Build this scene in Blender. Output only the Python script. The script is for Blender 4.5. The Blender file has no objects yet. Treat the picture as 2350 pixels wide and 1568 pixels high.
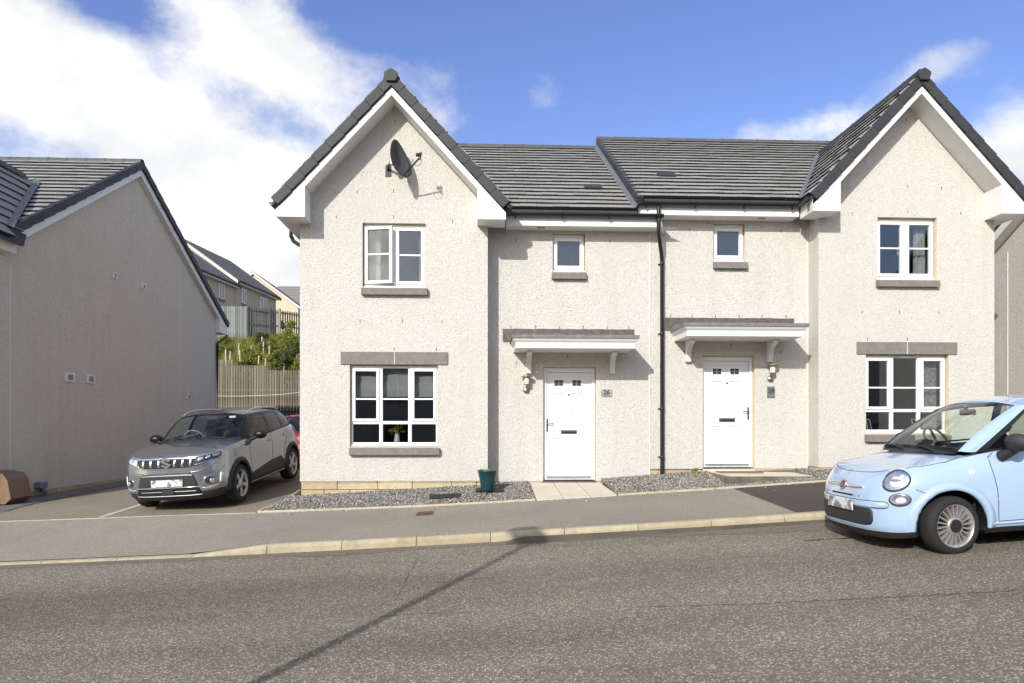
import bpy, bmesh, math, random
import numpy as np
from mathutils import Vector, Matrix
from mathutils.bvhtree import BVHTree

# ------------------------------------------------------------------ camera, sky, sun, exposure
scene = bpy.context.scene
C = 1.45                                   # camera height; world z = 0 lies about on the road below it
YAW = math.radians(2.5)
cam_d = bpy.data.cameras.new('camera')
cam = bpy.data.objects.new('camera', cam_d)
scene.collection.objects.link(cam)
cam.location = (0, 0, C)
cam.rotation_euler = (math.radians(90), 0, -YAW)
cam_d.sensor_width = 36.0
cam_d.lens = 24.0
cam_d.shift_y = 0.0826
cam_d.clip_start = 0.05
cam_d.clip_end = 4000
scene.camera = cam
scene.render.resolution_x = 1024
scene.render.resolution_y = 683

SUN = Vector((0.53, 1.0, -0.61)).normalized()      # direction the light travels
ELEV = math.asin(-SUN.z)
AZ = math.atan2(-SUN.x, -SUN.y)                    # azimuth of the sun, clockwise from +y

world = bpy.data.worlds.new('World')
scene.world = world
world.use_nodes = True
wn = world.node_tree
wn.nodes.clear()

def wnode(t, **kw):
    n = wn.nodes.new(t)
    for k, v in kw.items():
        setattr(n, k, v)
    return n

def wmath(op, a, b=None, c=None, clamp=False):
    n = wnode('ShaderNodeMath', operation=op)
    n.use_clamp = clamp
    for i, v in enumerate((a, b, c)):
        if v is None:
            continue
        if isinstance(v, (int, float)):
            n.inputs[i].default_value = v
        else:
            wn.links.new(v, n.inputs[i])
    return n.outputs[0]

SKY_STRENGTH = 0.15
out = wnode('ShaderNodeOutputWorld')
bg = wnode('ShaderNodeBackground')
bg.inputs['Strength'].default_value = SKY_STRENGTH
sky = wnode('ShaderNodeTexSky', sky_type='NISHITA')
sky.sun_disc = False
sky.sun_elevation = ELEV
sky.sun_rotation = AZ % (2 * math.pi)
sky.air_density = 1.15
sky.dust_density = 1.6
sky.ozone_density = 3.0
hsv = wnode('ShaderNodeHueSaturation')
hsv.inputs['Saturation'].default_value = 1.12
hsv.inputs['Hue'].default_value = 0.522
hsv.inputs['Value'].default_value = 1.15
wn.links.new(sky.outputs[0], hsv.inputs['Color'])
tc = wnode('ShaderNodeTexCoord')
sep = wnode('ShaderNodeSeparateXYZ')
wn.links.new(tc.outputs['Generated'], sep.inputs[0])
SX, SY, SZ = sep.outputs
azi = wmath('ARCTAN2', SX, SY)             # azimuth from +y
ele = wmath('ARCSINE', SZ)
cmb = wnode('ShaderNodeCombineXYZ')
wn.links.new(wmath('MULTIPLY', SX, 1.5), cmb.inputs[0])
wn.links.new(wmath('MULTIPLY', SY, 1.5), cmb.inputs[1])
wn.links.new(wmath('MULTIPLY', SZ, 2.1), cmb.inputs[2])

def wnoise(scale, detail, rough, w, dist=0.0):
    n = wnode('ShaderNodeTexNoise', noise_dimensions='4D')
    n.inputs['Scale'].default_value = scale
    n.inputs['Detail'].default_value = detail
    n.inputs['Roughness'].default_value = rough
    n.inputs['W'].default_value = w
    n.inputs['Distortion'].default_value = dist
    wn.links.new(cmb.outputs[0], n.inputs['Vector'])
    return n.outputs[0]

def blob(a0, e0, ra, re, amp):             # one soft bank of cloud at an azimuth and elevation (radians)
    da = wmath('DIVIDE', wmath('SUBTRACT', azi, a0), ra)
    de = wmath('DIVIDE', wmath('SUBTRACT', ele, e0), re)
    r2 = wmath('ADD', wmath('MULTIPLY', da, da), wmath('MULTIPLY', de, de))
    return wmath('MULTIPLY', wmath('EXPONENT', wmath('MULTIPLY', r2, -1.0)), amp)

def bank(px, py, rx, ry, amp):             # the same, named by where the photograph shows it (2350 wide)
    u, v = (px - 1175) / 1567, (978 - py) / 1567
    return blob(math.atan(u) + YAW, math.atan(v / math.hypot(1, u)), rx / 1567 / (1 + u * u), ry / 1567 / (1 + u * u + v * v) * 1.15, amp)

n_big = wnoise(2.6, 9, 0.60, 3.7, 0.15)
n_det = wnoise(8.5, 7, 0.62, 1.3, 0.2)
dens = wmath('ADD', wmath('MULTIPLY', n_big, 0.70), wmath('MULTIPLY', n_det, 0.42))
bias = None
for bl in [(580, 100, 190, 100, 0.26), (760, 230, 120, 90, 0.14), (90, 130, 210, 190, 0.26), (330, 250, 170, 100, 0.14), (560, 470, 300, 150, 0.42), (520, 640, 300, 90, 0.30), (50, 330, 130, 45, -0.14),
           (260, 15, 110, 50, -0.22), (930, 150, 120, 80, 0.08), (1010, 260, 70, 60, 0.10),
           (2130, 140, 150, 70, 0.30), (1800, 300, 260, 50, 0.23), (2320, 330, 120, 90, 0.25), (1250, 190, 60, 60, 0.18),
           (1450, 60, 640, 300, -0.30), (2150, 20, 420, 160, -0.26), (1500, 330, 900, 70, -0.10), (840, 20, 160, 80, -0.12)]:  # these negative ones clear the added cloud from the framed sky
    b_ = bank(*bl)
    bias = b_ if bias is None else wmath('ADD', bias, b_)
bias = wmath('ADD', bias, blob(0.0, 0.04, 3.2, 0.13, 0.16))
dens = wmath('ADD', dens, bias)
mr = wnode('ShaderNodeMapRange', interpolation_type='SMOOTHSTEP')
mr.inputs['From Min'].default_value = 0.46  # low threshold adds unseen cloud all round, to make the skylight less blue
mr.inputs['From Max'].default_value = 0.76
wn.links.new(dens, mr.inputs['Value'])
shade = wnode('ShaderNodeMapRange', interpolation_type='SMOOTHSTEP')
shade.inputs['From Min'].default_value = 0.35
shade.inputs['From Max'].default_value = 0.62
wn.links.new(wnoise(3.4, 5, 0.55, 8.1, 0.2), shade.inputs['Value'])
ccol = wnode('ShaderNodeMix', data_type='RGBA')
ccol.inputs['A'].default_value = (5.0, 5.05, 5.1, 1)
ccol.inputs['B'].default_value = (6.6, 6.55, 6.3, 1)
wn.links.new(shade.outputs[0], ccol.inputs['Factor'])
mixc = wnode('ShaderNodeMix', data_type='RGBA')
wn.links.new(wmath('MULTIPLY', mr.outputs[0], 0.97), mixc.inputs['Factor'])
wn.links.new(hsv.outputs[0], mixc.inputs['A'])
wn.links.new(ccol.outputs['Result'], mixc.inputs['B'])
wn.links.new(mixc.outputs['Result'], bg.inputs['Color'])
wn.links.new(bg.outputs[0], out.inputs['Surface'])

sun_d = bpy.data.lights.new('sun', 'SUN')
sun_d.energy = 3.6
sun_d.angle = math.radians(0.53)
sun_d.color = (1.0, 0.975, 0.93)
sun_o = bpy.data.objects.new('sun', sun_d)
scene.collection.objects.link(sun_o)
sun_o.location = (-20, -38, 30)
sun_o.rotation_euler = SUN.to_track_quat('-Z', 'Y').to_euler()

vs = scene.view_settings
vs.view_transform = 'Standard'
vs.look = 'None'
vs.exposure = 0.27
vs.gamma = 1.0
vs.use_curve_mapping = False

# ------------------------------------------------------------------ helpers
COL = scene.collection
FPX = 1567.0
SN, CS = math.sin(YAW), math.cos(YAW)

def at(px, py, Y):                         # photograph pixel (2350 wide) on the vertical plane y = Y
    u = (px - 1175) / FPX
    v = (978 - py) / FPX
    t = Y / (CS - u * SN)
    return Vector((t * (SN + u * CS), Y, C + t * v))

def tag(o, label=None, cat=None, group=None, kind=None):
    if label: o['label'] = label
    if cat: o['category'] = cat
    if group: o['group'] = group
    if kind: o['kind'] = kind
    return o

def empty(name, loc=(0, 0, 0), rz=0.0, parent=None):
    o = bpy.data.objects.new(name, None)
    COL.objects.link(o)
    o.empty_display_size = 0.2
    o.location = loc
    o.rotation_euler = (0, 0, rz)
    if parent: attach(o, parent)
    return o

def world_matrix(o):
    m = o.matrix_basis.copy()
    p = o.parent
    while p:
        m = p.matrix_basis @ m
        p = p.parent
    return m

def attach(o, parent):                     # parent with identity inverse: child keeps local coordinates
    o.parent = parent
    o.matrix_parent_inverse = Matrix.Identity(4)

class MB:
    def __init__(s):
        s.v, s.f, s.sm = [], [], []
    def add(s, verts, faces, smooth=False):
        n = len(s.v)
        s.v.extend([tuple(p) for p in verts])
        for f in faces:
            s.f.append(tuple(i + n for i in f))
            s.sm.append(smooth)
        return s
    def box(s, x0, x1, y0, y1, z0, z1, ch=0.0):
        if x0 > x1: x0, x1 = x1, x0
        if y0 > y1: y0, y1 = y1, y0
        if z0 > z1: z0, z1 = z1, z0
        if ch <= 0:
            s.add([(x0, y0, z0), (x1, y0, z0), (x1, y1, z0), (x0, y1, z0), (x0, y0, z1), (x1, y0, z1), (x1, y1, z1), (x0, y1, z1)],
                  [(0, 3, 2, 1), (4, 5, 6, 7), (0, 1, 5, 4), (1, 2, 6, 5), (2, 3, 7, 6), (3, 0, 4, 7)])
            return s
        c = min(ch, (x1 - x0) / 2.01, (y1 - y0) / 2.01, (z1 - z0) / 2.01)
        vs_ = []
        for sx in (0, 1):
            for sy in (0, 1):
                for sz in (0, 1):
                    X, Y, Z = (x0, x1)[sx], (y0, y1)[sy], (z0, z1)[sz]
                    ix, iy, iz = (c, -c)[sx], (c, -c)[sy], (c, -c)[sz]
                    vs_ += [(X, Y + iy, Z + iz), (X + ix, Y, Z + iz), (X + ix, Y + iy, Z)]
        bm = bmesh.new()
        for p in vs_: bm.verts.new(p)
        bmesh.ops.convex_hull(bm, input=bm.verts)
        bm.verts.index_update()
        s.add([v.co[:] for v in bm.verts], [[v.index for v in f.verts] for f in bm.faces])
        bm.free()
        return s
    def prism(s, poly, axis, a, b):        # polygon of 2-d points pushed along an axis
        n = len(poly)
        def mk(p, w):
            if axis == 'y': return (p[0], w, p[1])
            if axis == 'x': return (w, p[0], p[1])
            return (p[0], p[1], w)
        vv = [mk(p, a) for p in poly] + [mk(p, b) for p in poly]
        ff = [tuple(range(n - 1, -1, -1)), tuple(range(n, 2 * n))]
        for i in range(n):
            j = (i + 1) % n
            ff.append((i, j, j + n, i + n))
        s.add(vv, ff)
        return s
    def quad(s, a, b, c, d):
        s.add([a, b, c, d], [(0, 1, 2, 3)])
        return s
    def tube(s, pts, r, n=10, cap=True):
        pts = [Vector(p) for p in pts]
        rings = []
        up = Vector((0, 0, 1))
        for i, p in enumerate(pts):
            if i == 0: d = pts[1] - pts[0]
            elif i == len(pts) - 1: d = pts[-1] - pts[-2]
            else: d = (pts[i + 1] - p).normalized() + (p - pts[i - 1]).normalized()
            d.normalize()
            a = d.cross(up)
            if a.length < 1e-3: a = d.cross(Vector((0, 1, 0)))
            a.normalize()
            b = d.cross(a).normalized()
            rr = r[i] if isinstance(r, (list, tuple)) else r
            rings.append([p + a * (math.cos(2 * math.pi * k / n) * rr) + b * (math.sin(2 * math.pi * k / n) * rr) for k in range(n)])
        vv = [q for rg in rings for q in rg]
        ff = []
        for i in range(len(rings) - 1):
            for k in range(n):
                k2 = (k + 1) % n
                ff.append((i * n + k, i * n + k2, (i + 1) * n + k2, (i + 1) * n + k))
        s.add(vv, ff, True)
        if cap:
            m = len(vv)
            s.add(rings[0], [tuple(range(n))])
            s.add(rings[-1], [tuple(range(n))])
        return s
    def lathe(s, prof, n=24, mat=None, smooth=True):   # profile of (r, h) about local z, then matrix
        vv = []
        for r, h in prof:
            for k in range(n):
                a = 2 * math.pi * k / n
                vv.append(Vector((r * math.cos(a), r * math.sin(a), h)))
        if mat: vv = [mat @ p for p in vv]
        ff = []
        for i in range(len(prof) - 1):
            for k in range(n):
                k2 = (k + 1) % n
                ff.append((i * n + k, i * n + k2, (i + 1) * n + k2, (i + 1) * n + k))
        s.add(vv, ff, smooth)
        return s
    def grid(s, rows, smooth=True, close=False):       # rows of points
        n, m = len(rows), len(rows[0])
        vv = [p for r in rows for p in r]
        ff = []
        for i in range(n - 1):
            for k in range(m if close else m - 1):
                k2 = (k + 1) % m
                ff.append((i * m + k, i * m + k2, (i + 1) * m + k2, (i + 1) * m + k))
        s.add(vv, ff, smooth)
        return s
    def mesh(s, name, mat):
        me = bpy.data.meshes.new(name)
        me.from_pydata(s.v, [], s.f)
        me.polygons.foreach_set('use_smooth', s.sm)
        if mat is not None: me.materials.append(M[mat] if isinstance(mat, str) else mat)
        me.update()
        return me
    def build(s, name, mat, parent=None, loc=None, kind=None):
        o = bpy.data.objects.new(name, s.mesh(name, mat))
        COL.objects.link(o)
        if loc is not None: o.location = loc
        if parent is not None: attach(o, parent)
        if kind: o['kind'] = kind
        return o

def inst(me, name, parent=None, mat=None):
    o = bpy.data.objects.new(name, me)
    COL.objects.link(o)
    if mat is not None: o.matrix_basis = mat
    if parent is not None: attach(o, parent)
    return o

# ------------------------------------------------------------------ materials
M = {}

def new_mat(name):
    m = bpy.data.materials.new(name)
    m.use_nodes = True
    nt = m.node_tree
    b = nt.nodes['Principled BSDF']
    M[name] = m
    return m, nt, b

def nd(nt, t, **kw):
    n = nt.nodes.new(t)
    for k, v in kw.items(): setattr(n, k, v)
    return n

def coord(nt, kind='Object'):
    return nd(nt, 'ShaderNodeTexCoord').outputs[kind]

def noise(nt, vec, scale, detail=4, rough=0.55, out_='Fac', dist=0.0):
    n = nd(nt, 'ShaderNodeTexNoise')
    n.inputs['Scale'].default_value = scale
    n.inputs['Detail'].default_value = detail
    n.inputs['Roughness'].default_value = rough
    n.inputs['Distortion'].default_value = dist
    nt.links.new(vec, n.inputs['Vector'])
    return n.outputs[out_]

def voronoi(nt, vec, scale, feature='F1', out_='Distance', rand=1.0):
    n = nd(nt, 'ShaderNodeTexVoronoi', feature=feature)
    n.inputs['Scale'].default_value = scale
    n.inputs['Randomness'].default_value = rand
    nt.links.new(vec, n.inputs['Vector'])
    return n.outputs[out_]

def ramp(nt, fac, stops):
    r = nd(nt, 'ShaderNodeValToRGB')
    cr = r.color_ramp
    while len(cr.elements) < len(stops): cr.elements.new(0.5)
    for e, (p, c) in zip(cr.elements, stops):
        e.position = p
        e.color = (c, c, c, 1) if isinstance(c, (int, float)) else (*c, 1)
    nt.links.new(fac, r.inputs[0])
    return r.outputs[0]

def mixc(nt, fac, a, b, mode='MIX'):
    n = nd(nt, 'ShaderNodeMix', data_type='RGBA', blend_type=mode)
    for key, v in (('Factor', fac), ('A', a), ('B', b)):
        if isinstance(v, (int, float)): n.inputs[key].default_value = v if key == 'Factor' else (v, v, v, 1)
        elif isinstance(v, tuple): n.inputs[key].default_value = (*v, 1)
        else: nt.links.new(v, n.inputs[key])
    return n.outputs['Result']

def mth(nt, op, a, b=None, clamp=False):
    n = nd(nt, 'ShaderNodeMath', operation=op)
    n.use_clamp = clamp
    for i, v in enumerate((a, b)):
        if v is None: continue
        if isinstance(v, (int, float)): n.inputs[i].default_value = v
        else: nt.links.new(v, n.inputs[i])
    return n.outputs[0]

def bump(nt, b, height, dist, strength=1.0):
    n = nd(nt, 'ShaderNodeBump')
    n.inputs['Distance'].default_value = dist
    n.inputs['Strength'].default_value = strength
    nt.links.new(height, n.inputs['Height'])
    nt.links.new(n.outputs[0], b.inputs['Normal'])

def plain(name, col, rough=0.6, metal=0.0, var=0.0, vscale=6.0, coat=0.0, spec=0.5, bmp=0.0, bscale=60.0):
    m, nt, b = new_mat(name)
    b.inputs['Roughness'].default_value = rough
    b.inputs['Metallic'].default_value = metal
    b.inputs['Specular IOR Level'].default_value = spec
    if coat:
        b.inputs['Coat Weight'].default_value = coat
        b.inputs['Coat Roughness'].default_value = 0.03
    v = coord(nt)
    if var:
        f = noise(nt, v, vscale, 6, 0.6)
        lo = tuple(c * (1 - var) for c in col)
        hi = tuple(min(1, c * (1 + var)) for c in col)
        nt.links.new(ramp(nt, f, [(0.3, lo), (0.7, hi)]), b.inputs['Base Color'])
    else:
        b.inputs['Base Color'].default_value = (*col, 1)
    if bmp:
        bump(nt, b, noise(nt, v, bscale, 4, 0.6), bmp)
    return m

# roughcast (dry dash) render
def harl(name, c0, c1, speck, stain):
    m, nt, b = new_mat(name)
    v = coord(nt)
    vo = nd(nt, 'ShaderNodeTexVoronoi', feature='F1')
    vo.inputs['Scale'].default_value = 66
    nt.links.new(v, vo.inputs['Vector'])
    sepc = nd(nt, 'ShaderNodeSeparateColor')
    nt.links.new(vo.outputs['Color'], sepc.inputs[0])
    base = mixc(nt, sepc.outputs[0], c0, c1)
    dark = ramp(nt, sepc.outputs[1], [(0.84, 0.0), (0.94, 1.0)])
    base = mixc(nt, mth(nt, 'MULTIPLY', dark, 0.5), base, speck)
    big = ramp(nt, noise(nt, v, 0.9, 5, 0.6), [(0.42, 0.0), (0.75, 1.0)])
    base = mixc(nt, mth(nt, 'MULTIPLY', big, 0.45), base, stain)
    mp = nd(nt, 'ShaderNodeMapping')
    mp.inputs['Scale'].default_value = (5.0, 5.0, 0.35)
    nt.links.new(v, mp.inputs['Vector'])
    streak = ramp(nt, noise(nt, mp.outputs[0], 1.0, 3, 0.6), [(0.50, 0.0), (0.78, 1.0)])
    base = mixc(nt, mth(nt, 'MULTIPLY', streak, 0.15), base, speck)
    nt.links.new(base, b.inputs['Base Color'])
    b.inputs['Roughness'].default_value = 0.95
    b.inputs['Specular IOR Level'].default_value = 0.15
    hh = mth(nt, 'ADD', mth(nt, 'MULTIPLY', vo.outputs['Distance'], -0.9), mth(nt, 'MULTIPLY', noise(nt, v, 32, 3, 0.6), 1.2))
    bump(nt, b, hh, 0.011, 0.9)
    return m

harl('harling', (0.575, 0.548, 0.492), (0.65, 0.628, 0.578), (0.36, 0.325, 0.27), (0.575, 0.54, 0.475))
harl('harling_warm_shade', (0.60, 0.55, 0.455), (0.69, 0.645, 0.55), (0.32, 0.275, 0.205), (0.58, 0.52, 0.41))  # harling again for the shaded left house, warm shade tone put into the colour
harl('harling_buff', (0.55, 0.46, 0.34), (0.64, 0.55, 0.43), (0.25, 0.2, 0.15), (0.42, 0.35, 0.26))
harl('harling_cream', (0.62, 0.50, 0.34), (0.70, 0.58, 0.42), (0.4, 0.3, 0.2), (0.58, 0.46, 0.32))
plain('white_upvc', (0.82, 0.82, 0.81), 0.32, spec=0.5)
plain('white_board', (0.73, 0.72, 0.695), 0.45, var=0.03, vscale=3)
plain('door_white', (0.76, 0.76, 0.755), 0.30, var=0.015, vscale=5)
plain('grey_stone', (0.205, 0.18, 0.16), 0.85, var=0.16, vscale=14, bmp=0.003, bscale=120)
plain('reveal_cream', (0.60, 0.50, 0.36), 0.9, var=0.06)
plain('mortar', (0.66, 0.63, 0.58), 0.95, var=0.08, vscale=30)
plain('verge_grey', (0.034, 0.035, 0.038), 0.65, var=0.22, vscale=9, bmp=0.002, bscale=80)
plain('black_plastic', (0.012, 0.013, 0.014), 0.32)
plain('black_matt', (0.016, 0.016, 0.017), 0.7)
plain('lead', (0.115, 0.095, 0.085), 0.6, metal=0.2, var=0.35, vscale=11, bmp=0.004, bscale=14)
plain('lead_light', (0.15, 0.155, 0.165), 0.55, metal=0.2, var=0.2, vscale=11)
plain('flashing_green', (0.175, 0.185, 0.17), 0.7, var=0.3, vscale=8)
plain('steel', (0.34, 0.32, 0.29), 0.42, metal=1.0)
plain('chrome', (0.80, 0.80, 0.80), 0.08, metal=1.0)
plain('brass', (0.36, 0.31, 0.19), 0.45, metal=0.7)
plain('lamp_glass', (0.75, 0.70, 0.50), 0.25)
plain('dish_grey', (0.060, 0.060, 0.058), 0.55, var=0.1)
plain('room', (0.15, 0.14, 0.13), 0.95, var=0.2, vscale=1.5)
plain('curtain', (0.62, 0.62, 0.60), 0.9)
plain('curtain_print', (0.42, 0.40, 0.38), 0.9, var=0.6, vscale=22)
plain('blind', (0.46, 0.46, 0.42), 0.9, var=0.06, vscale=12)
plain('card', (0.72, 0.55, 0.30), 0.8)
plain('plant_pot', (0.012, 0.055, 0.060), 0.35, coat=0.3, var=0.12)
plain('iron_cover', (0.11, 0.055, 0.035), 0.8, var=0.35, vscale=30)
plain('grate', (0.02, 0.02, 0.021), 0.6, var=0.2)
plain('brown_plastic', (0.21, 0.125, 0.070), 0.55, var=0.1)
plain('grey_plastic', (0.20, 0.20, 0.205), 0.5, var=0.12)
plain('mat_coir', (0.20, 0.135, 0.07), 0.95, var=0.3, vscale=60)
plain('timber_dark', (0.035, 0.03, 0.028), 0.85, var=0.35, vscale=6)
plain('paint_white', (0.50, 0.50, 0.47), 0.8, var=0.15, vscale=9)
plain('slab', (0.58, 0.52, 0.40), 0.9, var=0.10, vscale=5, bmp=0.002, bscale=90)
plain('text_dark', (0.03, 0.03, 0.035), 0.5)
plain('plaque_grey', (0.36, 0.36, 0.35), 0.4, metal=0.3, var=0.1)
plain('zinc', (0.55, 0.56, 0.57), 0.35, metal=0.9, var=0.1)

def wood(name, c0, c1, c2):
    m, nt, b = new_mat(name)
    v = coord(nt)
    mp = nd(nt, 'ShaderNodeMapping')
    mp.inputs['Scale'].default_value = (14, 14, 0.9)
    nt.links.new(v, mp.inputs['Vector'])
    oi = nd(nt, 'ShaderNodeObjectInfo').outputs['Random']
    g = noise(nt, mp.outputs[0], 3.0, 6, 0.65)
    col = ramp(nt, g, [(0.3, c0), (0.52, c1), (0.75, c2)])
    val = mth(nt, 'ADD', mth(nt, 'MULTIPLY', oi, 0.55), 0.72)
    hs = nd(nt, 'ShaderNodeHueSaturation')
    nt.links.new(col, hs.inputs['Color'])
    nt.links.new(val, hs.inputs['Value'])
    nt.links.new(hs.outputs[0], b.inputs['Base Color'])
    b.inputs['Roughness'].default_value = 0.9
wood('timber', (0.10, 0.08, 0.055), (0.22, 0.188, 0.138), (0.31, 0.275, 0.215))
wood('timber_green', (0.14, 0.165, 0.15), (0.19, 0.215, 0.198), (0.225, 0.25, 0.235))
wood('timber_grey', (0.07, 0.075, 0.07), (0.125, 0.13, 0.125), (0.17, 0.175, 0.165))

# concrete roof tile: each tile a little different
def tilemat(name, lo, hi):
    m, nt, b = new_mat(name)
    v = coord(nt)
    oi = nd(nt, 'ShaderNodeObjectInfo').outputs['Random']
    base = mixc(nt, oi, lo, hi)
    g = ramp(nt, noise(nt, v, 16, 3, 0.7), [(0.3, 0.84), (0.7, 1.10)])
    nt.links.new(mixc(nt, 1.0, base, g, 'MULTIPLY'), b.inputs['Base Color'])
    b.inputs['Roughness'].default_value = 0.62
    bump(nt, b, noise(nt, v, 140, 3, 0.6), 0.002, 0.6)
tilemat('tile_grey', (0.255, 0.247, 0.225), (0.325, 0.315, 0.29))
tilemat('verge_cap', (0.026, 0.027, 0.029), (0.040, 0.041, 0.043))
plain('moss_shade_edge', (0.030, 0.026, 0.018), 0.95, var=0.4, vscale=40)  # mossy tile nose, with the shadow gap under each course put into the colour
tilemat('ridge_grey', (0.080, 0.076, 0.072), (0.105, 0.10, 0.095))

# sandstone base blocks and concrete kerbs
def stonemat(name, c0, c1, stain, amt):
    m, nt, b = new_mat(name)
    v = coord(nt)
    oi = nd(nt, 'ShaderNodeObjectInfo').outputs['Random']
    base = mixc(nt, oi, c0, c1)
    g = ramp(nt, noise(nt, v, 9, 7, 0.7), [(0.3, 0.80), (0.7, 1.12)])
    base = mixc(nt, 1.0, base, g, 'MULTIPLY')
    st = ramp(nt, noise(nt, v, 2.3, 6, 0.7), [(0.52, 0.0), (0.72, 1.0)])
    base = mixc(nt, mth(nt, 'MULTIPLY', st, amt), base, stain)
    nt.links.new(base, b.inputs['Base Color'])
    b.inputs['Roughness'].default_value = 0.92
    bump(nt, b, noise(nt, v, 26, 6, 0.65), 0.012, 0.8)
stonemat('sandstone', (0.47, 0.37, 0.22), (0.60, 0.50, 0.33), (0.33, 0.27, 0.18), 0.5)
stonemat('kerb', (0.38, 0.325, 0.215), (0.45, 0.39, 0.265), (0.20, 0.17, 0.11), 0.55)
stonemat('edging', (0.43, 0.37, 0.26), (0.50, 0.44, 0.32), (0.26, 0.22, 0.15), 0.45)
stonemat('weathered', (0.15, 0.135, 0.095), (0.23, 0.205, 0.15), (0.06, 0.055, 0.038), 0.75)

# asphalt with exposed chippings
def asphalt(name, matrix, chip_lo, chip_hi, scale, amount, tint, tracks=False):
    m, nt, b = new_mat(name)
    v = coord(nt)
    vo = nd(nt, 'ShaderNodeTexVoronoi', feature='F1')
    vo.inputs['Scale'].default_value = scale
    nt.links.new(v, vo.inputs['Vector'])
    col, dist = vo.outputs['Color'], vo.outputs['Distance']
    sc = nd(nt, 'ShaderNodeSeparateColor')
    nt.links.new(col, sc.inputs[0])
    patch = noise(nt, v, 0.55, 6, 0.62)
    thr = mth(nt, 'ADD', mth(nt, 'MULTIPLY', patch, 0.55), amount - 0.275)
    is_chip = mth(nt, 'GREATER_THAN', thr, sc.outputs[0])
    inside = ramp(nt, dist, [(0.38, 1.0), (0.55, 0.0)])
    chip = mth(nt, 'MULTIPLY', is_chip, inside)
    ccol = mixc(nt, sc.outputs[1], chip_lo, chip_hi)
    mcol = mixc(nt, sc.outputs[2], matrix, tuple(c * 1.7 for c in matrix))
    base = mixc(nt, chip, mcol, ccol)
    tn = ramp(nt, noise(nt, v, 0.22, 7, 0.6), [(0.35, 0.86), (0.65, 1.12)])
    base = mixc(nt, 1.0, base, tn, 'MULTIPLY')
    dirt = ramp(nt, noise(nt, v, 1.4, 6, 0.7), [(0.5, 0.0), (0.8, 1.0)])
    base = mixc(nt, mth(nt, 'MULTIPLY', dirt, 0.3), base, tint)
    if tracks:                               # worn wheel paths and old oil along the road
        mp = nd(nt, 'ShaderNodeMapping')
        mp.inputs['Scale'].default_value = (0.07, 0.85, 1.0)
        nt.links.new(v, mp.inputs['Vector'])
        tr = ramp(nt, noise(nt, mp.outputs[0], 1.0, 5, 0.6), [(0.34, 0.78), (0.5, 1.0), (0.66, 1.16)])
        base = mixc(nt, 1.0, base, tr, 'MULTIPLY')
        oil = ramp(nt, noise(nt, v, 0.9, 3, 0.5), [(0.66, 0.0), (0.76, 1.0)])
        base = mixc(nt, mth(nt, 'MULTIPLY', oil, 0.35), base, tuple(c * 0.6 for c in matrix))
    nt.links.new(base, b.inputs['Base Color'])
    b.inputs['Roughness'].default_value = 0.88
    b.inputs['Specular IOR Level'].default_value = 0.3
    bump(nt, b, mth(nt, 'MULTIPLY', dist, -1.0), 0.006, 0.8)
asphalt('road_asphalt', (0.125, 0.106, 0.078), (0.25, 0.217, 0.163), (0.50, 0.45, 0.36), 62, 0.44, (0.165, 0.14, 0.104), True)
asphalt('gutter_asphalt', (0.130, 0.105, 0.078), (0.19, 0.155, 0.115), (0.34, 0.29, 0.22), 75, 0.26, (0.15, 0.118, 0.085))
asphalt('path_asphalt', (0.20, 0.176, 0.138), (0.285, 0.25, 0.197), (0.46, 0.415, 0.335), 95, 0.45, (0.25, 0.218, 0.172))
asphalt('drive_asphalt', (0.160, 0.135, 0.099), (0.25, 0.212, 0.157), (0.44, 0.38, 0.29), 92, 0.42, (0.20, 0.168, 0.124))
asphalt('new_asphalt', (0.050, 0.042, 0.036), (0.08, 0.067, 0.057), (0.15, 0.125, 0.11), 120, 0.30, (0.068, 0.056, 0.047))
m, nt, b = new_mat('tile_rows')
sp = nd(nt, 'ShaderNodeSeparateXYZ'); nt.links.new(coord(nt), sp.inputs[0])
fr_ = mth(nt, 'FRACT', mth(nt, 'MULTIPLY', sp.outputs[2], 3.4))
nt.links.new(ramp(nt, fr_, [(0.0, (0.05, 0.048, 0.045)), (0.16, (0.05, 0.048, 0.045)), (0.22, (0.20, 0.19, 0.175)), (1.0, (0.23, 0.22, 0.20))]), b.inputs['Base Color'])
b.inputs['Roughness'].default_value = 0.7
plain('far_tile', (0.105, 0.10, 0.092), 0.7, var=0.2, vscale=2)
plain('soil', (0.10, 0.085, 0.06), 0.95, var=0.3, vscale=3)
plain('gravel_bed', (0.14, 0.13, 0.12), 0.95, var=0.4, vscale=60)
plain('tar', (0.028, 0.025, 0.024), 0.7)

m, nt, b = new_mat('gravel')
rnd = nd(nt, 'ShaderNodeNewGeometry').outputs['Random Per Island']
nt.links.new(ramp(nt, rnd, [(0.0, (0.08, 0.075, 0.067)), (0.3, (0.16, 0.15, 0.13)), (0.6, (0.25, 0.235, 0.205)), (0.85, (0.37, 0.345, 0.30)), (1.0, (0.60, 0.565, 0.50))]), b.inputs['Base Color'])
b.inputs['Roughness'].default_value = 0.85

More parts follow.
